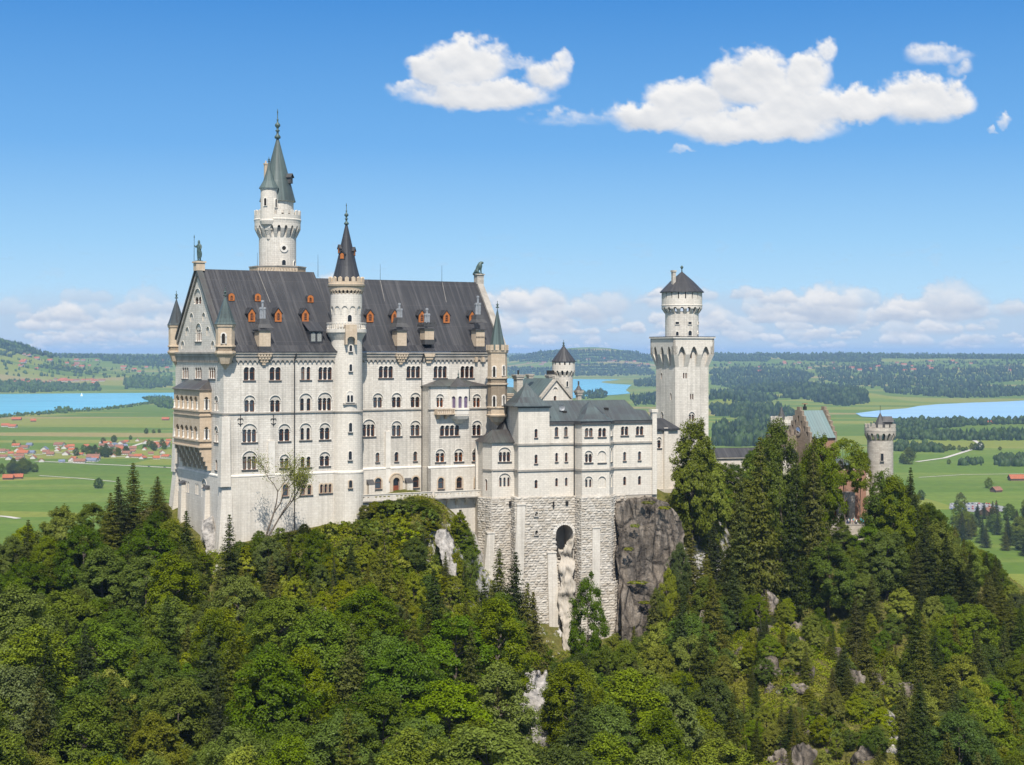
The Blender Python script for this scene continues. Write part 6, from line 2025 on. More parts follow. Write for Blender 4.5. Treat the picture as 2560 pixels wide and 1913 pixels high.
def hill(x, y):
    x, y = np.atleast_1d(x).astype(float), np.atleast_1d(y).astype(float)
    z = hill_smooth(x, y)
    rel = fbm(x / 9, y / 9, 3, 4) - .5
    ridge = np.abs(fbm(x / 14 + 9, y / 14, 8, 4) - .5)
    amp = np.clip((np.hypot(x, (y - 260) * .8)) / 60, .6, 1.0)
    for fr, x0, x1, y0, y1 in ((P, -2, 68, -1, 34), (K, -4, 34, -2, 14), (SQ, -2, 12, -2, 12)):
        lx = (x - fr.o[0]) * fr.ex[0] + (y - fr.o[1]) * fr.ex[1]
        ly = (x - fr.o[0]) * fr.ey[0] + (y - fr.o[1]) * fr.ey[1]
        dd = np.maximum(np.maximum(x0 - lx, lx - x1), np.maximum(y0 - ly, ly - y1))
        amp = amp * np.clip(dd / 10, .15, 1)
    return z + amp * (rel * 7.0 + (.12 - ridge) * 8.0)


STEP = 1.6
gx = np.arange(-250, 300, STEP)
gy = np.arange(90, 660, STEP)
GX, GY = np.meshgrid(gx, gy)
GZ = np.maximum(hill(GX.ravel(), GY.ravel()), -40)
nx, ny = len(gx), len(gy)


def hz(x, y):
    """Height of the finished hill mesh."""
    i = (x - gx[0]) / STEP
    j = (y - gy[0]) / STEP
    i, j = max(0, min(nx - 2.001, i)), max(0, min(ny - 2.001, j))
    a, b = int(i), int(j)
    fx, fy = i - a, j - b
    g = GZ
    return (g[b * nx + a] * (1 - fx) + g[b * nx + a + 1] * fx) * (1 - fy) + (g[(b + 1) * nx + a] * (1 - fx) + g[(b + 1) * nx + a + 1] * fx) * fy


def grid_mesh(name, pts, nx_, ny_, mat, smooth=True):
    me = bpy.data.meshes.new(name)
    idx = np.arange(nx_ * ny_).reshape(ny_, nx_)
    f = np.stack([idx[:-1, :-1], idx[:-1, 1:], idx[1:, 1:], idx[1:, :-1]], -1).reshape(-1, 4)
    return np_mesh(name, pts, f, mat, smooth)


def np_mesh(name, v, f, mats, smooth=False, midx=None):
    me = bpy.data.meshes.new(name)
    k = f.shape[1]
    me.vertices.add(len(v))
    me.vertices.foreach_set('co', np.asarray(v, dtype=np.float32).ravel())
    me.loops.add(len(f) * k)
    me.loops.foreach_set('vertex_index', f.astype(np.int32).ravel())
    me.polygons.add(len(f))
    me.polygons.foreach_set('loop_start', np.arange(0, len(f) * k, k, dtype=np.int32))
    for m in mats if isinstance(mats, (list, tuple)) else [mats]:
        me.materials.append(m)
    if midx is not None:
        me.polygons.foreach_set('material_index', np.asarray(midx, dtype=np.int32))
    if smooth:
        me.polygons.foreach_set('use_smooth', np.ones(len(f), dtype=bool))
    me.update(calc_edges=True)
    return me


def link(name, me, parent=None):
    o = bpy.data.objects.new(name, me)
    COL.objects.link(o)
    o.parent = parent
    return o


# soil, grass and limestone outcrops by slope
t = NT('hill_ground')
geo = t.n('NewGeometry')
nz_ = t.n('SeparateXYZ', i={0: geo.outputs['Normal']}).outputs[2]
n1 = t.noise(t.pos(), .12, 6, .65)
n2 = t.noise(t.pos(), .9, 5, .65)
n3 = t.noise(t.pos(1, 1, .35), .35, 6, .7)
gr = t.ramp(n2, [(.3, (.040, .050, .009)), (.5, (.09, .092, .018)), (.72, (.155, .13, .045))])  # grass tones darkened to stand in for shade between the bushes
gr = t.mix(t.math('MULTIPLY', t.math('SUBTRACT', n1, .45), 3.0, clamp=True), gr, (.11, .08, .038))
rk_ = t.ramp(n3, [(.3, (.12, .11, .10)), (.5, (.30, .285, .265)), (.7, (.50, .47, .43))])
st_ = t.math('ADD', t.math('MULTIPLY', t.math('SUBTRACT', .73, nz_), 2.6), t.math('MULTIPLY', t.math('SUBTRACT', n3, .55), 4.0))
col = t.mix(t.math('MULTIPLY', t.math('SUBTRACT', st_, .1), 4.0, clamp=True), gr, rk_)
t.bump(t.math('ADD', n3, t.math('MULTIPLY', n2, .5)), 1.0, .7)
M['hill'] = t.base(col, .95, .1)
hill_o = link('hill', grid_mesh('hill', np.c_[GX.ravel(), GY.ravel(), GZ], nx, ny, M['hill']))
tag(hill_o, 'steep wooded limestone hill with grassy ledges and pale rock outcrops', None, None, 'structure')

# ---------------------------------------------------------------- rock cliff beside the stone base
t = NT('weathered_cliff')
n1 = t.noise(t.pos(1, 1, .25), .5, 7, .7)
n2 = t.noise(t.pos(.6, .6, .05), 1.0, 5, .6)
n3 = t.noise(t.pos(), 2.5, 5, .7)
col = t.ramp(n1, [(.3, (.058, .047, .037)), (.46, (.165, .135, .105)), (.58, (.25, .21, .168)), (.72, (.42, .365, .30))])
col = t.mix(t.math('MULTIPLY', t.math('SUBTRACT', n2, .5), 3.0, clamp=True), col, (.045, .042, .04))
vo = t.n('TexVoronoi', feature='DISTANCE_TO_EDGE', i={'Vector': t.n('VectorMath', operation='ADD', i={0: t.pos(.33, .33, .16), 1: t.n('TexNoise', i={'Scale': .5, 'Detail': 4.0}).outputs[1]}).outputs[0]})
vo.inputs['Scale'].default_value = 1.0
crk = t.math('SMOOTH_MIN', t.math('MULTIPLY', vo.outputs[0], 9.0), 1.0, .2)
col = t.mix(t.math('MULTIPLY', t.math('SUBTRACT', 1.0, crk, clamp=True), .55), col, (.035, .032, .03))
t.bump(t.math('ADD', t.math('ADD', n1, t.math('MULTIPLY', n3, .5)), t.math('MULTIPLY', crk, .5)), 1.0, .9)
M['cliff'] = t.base(col, .95, .1)


def cliff(name, pts_top, pts_bot, d_top, d_bot, rows, cols, rough, seed, back=5.0, mat='cliff'):
    """A rock wall between a top edge and a foot (photo points at given distances), lumpy and closed at the back."""
    v = []
    ut = np.array([p[0] for p in pts_top], float)
    for j in range(rows + 1):
        s = j / rows
        for i in range(cols + 1):
            r = i / cols
            k = r * (len(pts_top) - 1)
            a = int(min(k, len(pts_top) - 2))
            fr_ = k - a
            tu, tv = [pts_top[a][c] * (1 - fr_) + pts_top[a + 1][c] * fr_ for c in (0, 1)]
            k = r * (len(pts_bot) - 1)
            a = int(min(k, len(pts_bot) - 2))
            fr_ = k - a
            bu, bv = [pts_bot[a][c] * (1 - fr_) + pts_bot[a + 1][c] * fr_ for c in (0, 1)]
            td, bd_ = d_top[0] + (d_top[1] - d_top[0]) * r, d_bot[0] + (d_bot[1] - d_bot[0]) * r
            p0, p1 = np.array(ray_pt(tu, tv, td)), np.array(ray_pt(bu, bv, bd_))
            p = p0 * (1 - s) + p1 * s
            fx_, fz_ = np.array([p[0] * .36 + seed]), np.array([p[2] * (.11 if mat == 'cliff' else .26)])
            n = fbm(fx_, fz_, seed, 6, .6)[0] - .5
            m = abs(fbm(fx_ * 1.6 + 5, fz_ * 1.2, seed + 3, 5)[0] - .5)
            st = floor(fbm(fx_ * .6, fz_ * 1.5, seed + 5, 3)[0] * 9) / 9 - .5
            p[1] -= rough * (n * 3.6 - m * 2.6 + st * 2.2)
            e = 1.0 if 0 < i < cols and 0 < j < rows else 2.6
            p[0] += rough * e * 1.1 * (fbm(fz_ * 2.3, fx_ * 2.3 + 3, seed + 9, 4)[0] - .5)
            p[2] += rough * e * 1.1 * (fbm(fx_ * 2.3 + 9, fz_ * 2.3 + 3, seed + 13, 4)[0] - .5)
            v.append(p)
    n0 = len(v)
    for j in range(rows + 1):
        for i in range(cols + 1):
            p = v[j * (cols + 1) + i] + np.array([0, back * (1 if 0 < i < cols else 1), 0])
            v.append(p)
    f = []
    w = cols + 1
    for j in range(rows):
        for i in range(cols):
            f.append((j * w + i, (j + 1) * w + i, (j + 1) * w + i + 1, j * w + i + 1))
            f.append(tuple(n0 + k for k in (j * w + i, j * w + i + 1, (j + 1) * w + i + 1, (j + 1) * w + i)))
    for i in range(cols):
        f.append((i, i + 1, n0 + i + 1, n0 + i))
        f.append((rows * w + i, n0 + rows * w + i, n0 + rows * w + i + 1, rows * w + i + 1))
    for j in range(rows):
        f.append((j * w, n0 + j * w, n0 + (j + 1) * w, (j + 1) * w))
        f.append((j * w + cols, (j + 1) * w + cols, n0 + (j + 1) * w + cols, n0 + j * w + cols))
    return link(name, np_mesh(name, np.array(v), np.array(f), M[mat], False))


o = cliff('cliff', [(1546, 1247), (1600, 1246), (1640, 1246), (1672, 1262), (1700, 1310)], [(1540, 1620), (1590, 1620), (1640, 1600), (1680, 1500), (1712, 1420)], (357.5, 361.5), (353, 358), 110, 76, .8, 4)
tag(o, 'dark streaked grey rock cliff right of the rough stone base', 'cliff', None, 'structure')
o = cliff('rock_buttress', [(1560, 1462), (1600, 1458), (1640, 1464)], [(1560, 1620), (1600, 1625), (1638, 1600)], (349, 351), (347, 349), 26, 24, .7, 12, 4)
tag(o, 'square grey rock step with grass on top below the cliff', 'rock', None, 'structure')
t = NT('pale_limestone_rock')
n1 = t.noise(t.pos(), .8, 7, .7)
n2 = t.noise(t.pos(), .25, 4, .6)
col = t.ramp(n1, [(.3, (.10, .092, .082)), (.5, (.30, .275, .245)), (.7, (.50, .46, .41))])
col = t.mix(t.math('MULTIPLY', t.math('SUBTRACT', n2, .52), 4, clamp=True), col, (.22, .21, .20))
t.bump(n1, 1.0, .5)
M['rock'] = t.base(col, .95, .1)
for top, bot, dt, db, rg, sd, lab in [
    ([(1400, 1388), (1410, 1372), (1422, 1352), (1434, 1345)], [(1404, 1640), (1414, 1660), (1424, 1660), (1436, 1640)], (354.2, 354.6), (350, 350), .9, 3, 'pale rock spur filling the foot of the tall stone arch'),
    ([(1092, 1335), (1112, 1325), (1128, 1345)], [(1120, 1560), (1150, 1570), (1160, 1540)], (334, 334), (318, 318), .8, 21, 'pale narrow rock rib running down left of the rough stone base'),
    ([(1218, 1660), (1240, 1648), (1262, 1662)], [(1220, 1690), (1245, 1704), (1262, 1692)], (290, 290), (285, 285), .7, 31, 'pale broken rock face under the tall dark spruces'),
    ([(1285, 1700), (1330, 1680), (1380, 1715)], [(1300, 1890), (1345, 1915), (1392, 1880)], (275, 279), (247, 250), 1.1, 41, 'grey white crag at the bottom of the central ravine'),
    ([(1905, 1500), (1925, 1480), (1945, 1500)], [(1870, 1590), (1890, 1600), (1915, 1585)], (348, 349), (336, 338), .8, 51, 'shaded grey crag below the large spruces'),
    ([(2205, 1800), (2225, 1790), (2245, 1810)], [(2215, 1913), (2235, 1925), (2248, 1913)], (292, 294), (270, 272), .8, 61, 'small pale crag low on the bare eastern spur'),
    ([(1000, 1620), (1012, 1610), (1026, 1625)], [(1000, 1665), (1013, 1672), (1028, 1660)], (286, 286), (282, 282), .5, 71, 'small white rock showing between beeches below the bushy slope'),
    ([(500, 1300), (530, 1290), (560, 1372)], [(520, 1400), (545, 1415), (572, 1405)], (336, 334), (328, 326), .6, 81, 'pale rubble bank at the foot of the west gable wall')]:
    o = cliff('rock_outcrop', top, bot, dt, db, 48, 26, rg, sd, 3.5, 'rock')
    if sd in (51, 3):
        o.data.materials[0] = M['cliff' if sd == 51 else 'rough']
    tag(o, lab, 'rock', None, 'structure')

# ---------------------------------------------------------------- foliage
def leaf_mat(name, c, var=.55, trans=.22):
    t = NT(name)
    oi = t.n('ObjectInfo')
    gi = t.n('NewGeometry')
    h = t.n('HueSaturation')
    t.set(h.inputs['Hue'], t.math('ADD', .486, t.math('MULTIPLY', oi.outputs['Random'], .026)))
    t.set(h.inputs['Saturation'], t.math('ADD', .86, t.math('MULTIPLY', t.math('FRACT', t.math('MULTIPLY', oi.outputs['Random'], 7.3)), .2)))
    v = t.math('ADD', 1 - var * .5, t.math('MULTIPLY', gi.outputs['Random Per Island'], var))
    v2 = t.math('ADD', .72, t.math('MULTIPLY', t.math('FRACT', t.math('MULTIPLY', oi.outputs['Random'], 13.7)), .62))
    t.set(h.inputs['Value'], t.math('MULTIPLY', v, v2))
    t.set(h.inputs['Color'], c)
    t.t.nodes.remove(t.p)
    d = t.n('BsdfDiffuse')
    tr = t.n('BsdfTranslucent')
    gl = t.n('BsdfGlossy')
    gl.inputs['Roughness'].default_value = .45
    gl.inputs['Color'].default_value = (.5, .5, .5, 1)
    t.t.links.new(h.outputs[0], d.inputs[0])
    t.t.links.new(t.mix(.5, h.outputs[0], (.10, .13, .01)), tr.inputs[0])
    mx = t.n('MixShader', i={0: trans})
    t.t.links.new(d.outputs[0], mx.inputs[1])
    t.t.links.new(tr.outputs[0], mx.inputs[2])
    m2 = t.n('MixShader', i={0: .015})
    t.t.links.new(mx.outputs[0], m2.inputs[1])
    t.t.links.new(gl.outputs[0], m2.inputs[2])
    t.t.links.new(m2.outputs[0], t.out.inputs[0])
    return t.mat


M['beech'] = leaf_mat('beech_leaves', (.096, .126, .0035))
M['maple'] = leaf_mat('maple_leaves', (.066, .104, .004))
M['herb'] = leaf_mat('yellow_herbage', (.145, .14, .018), .6, .2)
M['pale'] = leaf_mat('grey_green_leaves', (.074, .098, .018))
M['lime'] = leaf_mat('yellow_green_leaves', (.148, .166, .005))
M['needle'] = leaf_mat('spruce_needles', (.060, .066, .006), .5, .14)
M['needle_dark'] = leaf_mat('dark_spruce_needles', (.030, .041, .005), .5, .1)
M['needle_y'] = leaf_mat('yellowish_needles', (.088, .086, .008), .5, .18)
M['bark'] = plain('grey_brown_bark', (.10, .08, .06), .95, .4, 2.0)
M['dead'] = plain('dead_grey_wood', (.26, .21, .17), .95, .3, 2.0)


def quads(c, nrm, sz, rng, asp=1.0):
    """Leaf cards: centre, normal, size arrays to quad mesh arrays."""
    n = len(c)
    nrm = nrm / (np.linalg.norm(nrm, axis=1, keepdims=True) + 1e-9)
    r = rng.normal(size=(n, 3))
    t = np.cross(nrm, r)
    t /= np.linalg.norm(t, axis=1, keepdims=True) + 1e-9
    b = np.cross(nrm, t) * asp
    s = sz[:, None]
    v = np.stack([c - t * s * .6, c - b * s * .5 + t * s * .1, c + t * s * .6, c + b * s * .5 - t * s * .1], 1).reshape(-1, 3)
    return v, np.arange(4 * n).reshape(-1, 4)


def crown_mesh(name, R, H, z0, clumps, leaves, leaf, mats, seed, flat=.45, conic=.0, irr=.35, per=None):
    """Broad crown: flattened leafy sprays spread through an uneven ellipsoid."""
    rng = np.random.default_rng(seed)
    ths = rng.uniform(0, 2 * pi, clumps)
    w = rng.uniform(-.9, 1.0, clumps)
    rr = rng.uniform(.4, 1.0, clumps) ** .55
    lump = 1 + irr * (np.sin(ths * 2 + seed) * .5 + np.sin(ths * 3 + w * 4 + seed * 2) * .5) + rng.normal(0, .08, clumps)
    hor = np.sqrt(np.clip(1 - w * w, 0.02, 1)) * (1 - conic * np.clip(w, 0, 1))
    cc = np.c_[np.cos(ths) * hor * rr * R * lump, np.sin(ths) * hor * rr * R * lump, z0 + H / 2 + w * H / 2 * (.75 + .25 * rr) * (1 + .12 * np.sin(ths * 2.7))]
    rad = rng.uniform(.5, 1.25, clumps) * R * .20
    vs, fs, n = [], [], 0
    for k in range(clumps):
        m = leaves
        d = rng.normal(size=(m, 3))
        d /= np.linalg.norm(d, axis=1, keepdims=True)
        d *= rng.uniform(.2, 1, (m, 1)) ** .5
        d[:, 2] *= flat
        out = np.array([cc[k][0], cc[k][1], (cc[k][2] - z0 - H * .35)])
        out /= np.linalg.norm(out) + 1e-6
        p = cc[k] + d * rad[k]
        p[:, 2] -= .25 * (np.hypot(d[:, 0], d[:, 1]) ** 2) * rad[k]
        nr = out * .7 + np.array([0, 0, .45]) + rng.normal(0, .45, (m, 3)) + d * .7
        v, f = quads(p, nr, rng.uniform(.65, 1.35, m) * leaf, rng, .7)
        vs.append(v)
        fs.append(f + n)
        n += len(v)
    return np_mesh(name, np.concatenate(vs), np.concatenate(fs), mats)


def spruce_mesh(name, H, R, mats, seed, leaf=.42, dens=1.0, thin=0.0, bare=.06):
    """Whorls of drooping needle branches thinning to the leader."""
    rng = np.random.default_rng(seed)
    cs, ns, ss = [], [], []
    z = H * bare
    while z < H * .985:
        t = z / H
        L = R * (1 - t) ** .82 * rng.uniform(.72, 1.12) + .12
        nb = max(4, int((7 if t < .75 else 5) * dens))
        ph = rng.uniform(0, 2 * pi)
        for b in range(nb):
            if rng.random() < thin:
                continue
            a = ph + 2 * pi * b / nb + rng.normal(0, .2)
            l = L * rng.uniform(.65, 1.15)
            k = max(3, int(l / (leaf * .42)))
            s = (np.arange(k) + rng.uniform(.3, 1)) / k
            droop = rng.uniform(.25, .55)
            zz = z + l * (.12 * s - droop * s ** 1.3 + .18 * s ** 3)
            side = rng.normal(0, 1, (3, k)) * (.32 * l * (.35 + .4 * np.sin(s * 2.6)))[None, :] * .55
            for q_ in range(3):
                px = np.cos(a) * s * l - np.sin(a) * side[q_]
                py = np.sin(a) * s * l + np.cos(a) * side[q_]
                pz = zz - np.abs(side[q_]) * .35 - rng.uniform(0, .28, k)
                cs.append(np.c_[px, py, pz])
                nn = np.c_[np.cos(a) * np.ones(k) * .55, np.sin(a) * np.ones(k) * .55, np.ones(k) * .75] + rng.normal(0, .38, (k, 3))
                ns.append(nn)
                ss.append(np.full(k, leaf) * rng.uniform(.7, 1.3, k) * (.75 + .25 * (1 - t)))
        z += H * .026 * rng.uniform(.75, 1.25) * (1.15 - .4 * t)
    c, nr, s = np.concatenate(cs), np.concatenate(ns), np.concatenate(ss)
    v, f = quads(c, nr, s, rng, .62)
    return np_mesh(name, v, f, mats)


def trunk_mesh(name, H, r, limbs, seed, mat, spread=.5, lo=.35):
    rn = random.Random(seed)
    mb = MB()
    p = Vector((0, 0, -1.5))
    pts = [p]
    for i in range(1, 6):
        p = Vector((rn.gauss(0, .012) * H, rn.gauss(0, .012) * H, H * i / 5))
        pts.append(p)
    for i in range(5):
        mb.tube(pts[i], pts[i + 1], r * (1 - i / 5.4), r * (1 - (i + 1) / 5.4), 7)
    for k in range(limbs):
        z = H * rn.uniform(lo, .85)
        a = rn.uniform(0, 2 * pi)
        l = H * spread * rn.uniform(.4, .8) * (1.1 - z / H)
        q0 = Vector((0, 0, z))
        q1 = q0 + Vector((cos(a) * l * .6, sin(a) * l * .6, l * .35))
        q2 = q1 + Vector((cos(a + .4) * l * .5, sin(a + .4) * l * .5, l * .35))
        mb.tube(q0, q1, r * .4, r * .22, 5).tube(q1, q2, r * .22, r * .06, 5)
    return mb.mesh(name, [mat])


BL = [crown_mesh('leafy_crown', 4.6, 10.8 + (i % 3) * 1.3, 2.2, 215, 150, .225, M[('beech', 'maple', 'beech', 'pale', 'maple', 'beech', 'maple', 'beech')[i]], 100 + i, .72, (.25, .1, .4)[i % 3], .22 + .05 * (i % 3)) for i in range(8)]
BY = [crown_mesh('leafy_crown', 4.2, 11.6, 1.8, 215, 150, .22, M['lime'], 140 + i, .72, .28, .25) for i in range(2)]
SPM = [spruce_mesh('needle_crown', 20, 4.4, M[('needle', 'needle_dark', 'needle')[i % 3]], 200 + i, .33, 1.35, .05) for i in range(5)]
SPY = [spruce_mesh('needle_crown', 16, 3.9, M['needle_y'], 230 + i, .32, 1.2, .1) for i in range(2)]
SPT = [spruce_mesh('needle_crown', 18, 2.7, M['needle_y'], 240, .30, 1.0, .25), spruce_mesh('needle_crown', 18, 2.8, M['needle_dark'], 241, .31, 1.1, .12)]
SHR = [crown_mesh('leafy_crown', 1.9, 2.6, .2, 44, 70, .20, M[('beech', 'lime', 'lime')[i % 3]], 160 + i, .6, .2, .3) for i in range(4)]
TRB = [trunk_mesh('trunk', 12, .26, 9, 300 + i, M['bark']) for i in range(3)]
TRS = [trunk_mesh('trunk', 19, .24, 0, 310, M['bark'])]
TRH = [trunk_mesh('trunk', 2.4, .07, 4, 320, M['bark'])]

BH = [crown_mesh('leafy_crown', 5.0, 7.5, 9.0, 120, 110, .24, M['beech'], 180, .45, .1, .4)]
TREES = []


def tree(kind, x, y, h, w, zoff=0.0, variant=None, rz=None, hand=None):
    """kind: 'beech', 'lime', 'spruce', 'young', 'thin', 'shrub'; h height, w crown radius in metres."""
    rr = random.random
    pool, h0, r0, tp, nm, tz = {'beech': (BL, 14.2, 4.6, TRB, 'beech_tree', 12), 'lime': (BY, 13.7, 4.2, TRB, 'linden_tree', 12), 'spruce': (SPM, 20, 3.9, TRS, 'spruce_tree', 19), 'young': (SPY, 16, 3.5, TRS, 'spruce_tree', 19),
                             'thin': (SPT, 18, 2.35, TRS, 'spruce_tree', 19), 'high': (BH, 17, 5.0, TRB, 'beech_tree', 12), 'shrub': (SHR, 2.8, 1.9, TRH, 'leafy_shrub', 2.4)}[kind]
    i = random.randrange(len(pool)) if variant is None else variant
    o = bpy.data.objects.new(nm, None)
    o.empty_display_size = .3
    COL.objects.link(o)
    o.location = (x, y, hz(x, y) - .15 + zoff)
    o.rotation_euler = (random.gauss(0, .02), random.gauss(0, .02), rr() * 6.28 if rz is None else rz)
    sc = (w / r0, w / r0, h / h0)
    for n_, me in (('crown', pool[i]), ('trunk', random.choice(tp))):
        c = bpy.data.objects.new(n_, me)
        COL.objects.link(c)
        c.parent = o
        c.scale = sc if n_ == 'crown' else (max(.6, sc[0]), max(.6, sc[1]), h * .93 / tz)
    TREES.append([o, kind, x, y, o.location.z, h, w, hand, pool[i].materials[0].name])
    return o


# upper limit of the vegetation in the photo (so that no crown hides the castle)
VT = np.array([(0, 1310), (70, 1285), (140, 1256), (210, 1228), (255, 1195), (300, 1180), (350, 1165), (385, 1205), (420, 1280), (455, 1310), (520, 1405), (560, 1400), (600, 1370), (650, 1320), (720, 1330), (810, 1318), (900, 1305), (925, 1262), (1010, 1245), (1060, 1262), (1110, 1290), (1160, 1400), (1215, 1420), (1280, 1490), (1342, 1505), (1388, 1640), (1460, 1640), (1545, 1600), (1600, 1540), (1640, 1440), (1665, 1330), (1690, 1180), (1724, 1110),
               (1770, 1120), (1800, 1160), (1860, 1130), (1908, 1090), (1990, 1110), (2048, 1085), (2090, 1165), (2092, 1300), (2170, 1325), (2178, 1190), (2230, 1180), (2268, 1180), (2315, 1240), (2370, 1285), (2430, 1365), (2490, 1380), (2560, 1475), (2620, 1500)], float)


def vtop(u):
    return float(np.interp(u, VT[:, 0], VT[:, 1]))


def proj(x, y, z):
    return CX + F * x / y, V0 - F * (z - CAMZ) / y


def hand(kind, u, vt, vb, d, w=None, variant=None, label=None):
    """A tree singled out in the photo: top and foot read off the picture, standing at distance d on the hill."""
    x = (u - CX) / F * d
    zt_ = CAMZ - (vt - V0) / F * d
    g = hz(x, d)
    zb = min(g, zt_ - 2.2)
    h = zt_ - zb
    w = w or h * (.2 if kind in ('spruce', 'young') else .33)
    o = tree(kind, x, d, h, w, zb - g, variant, None, label)
    return o


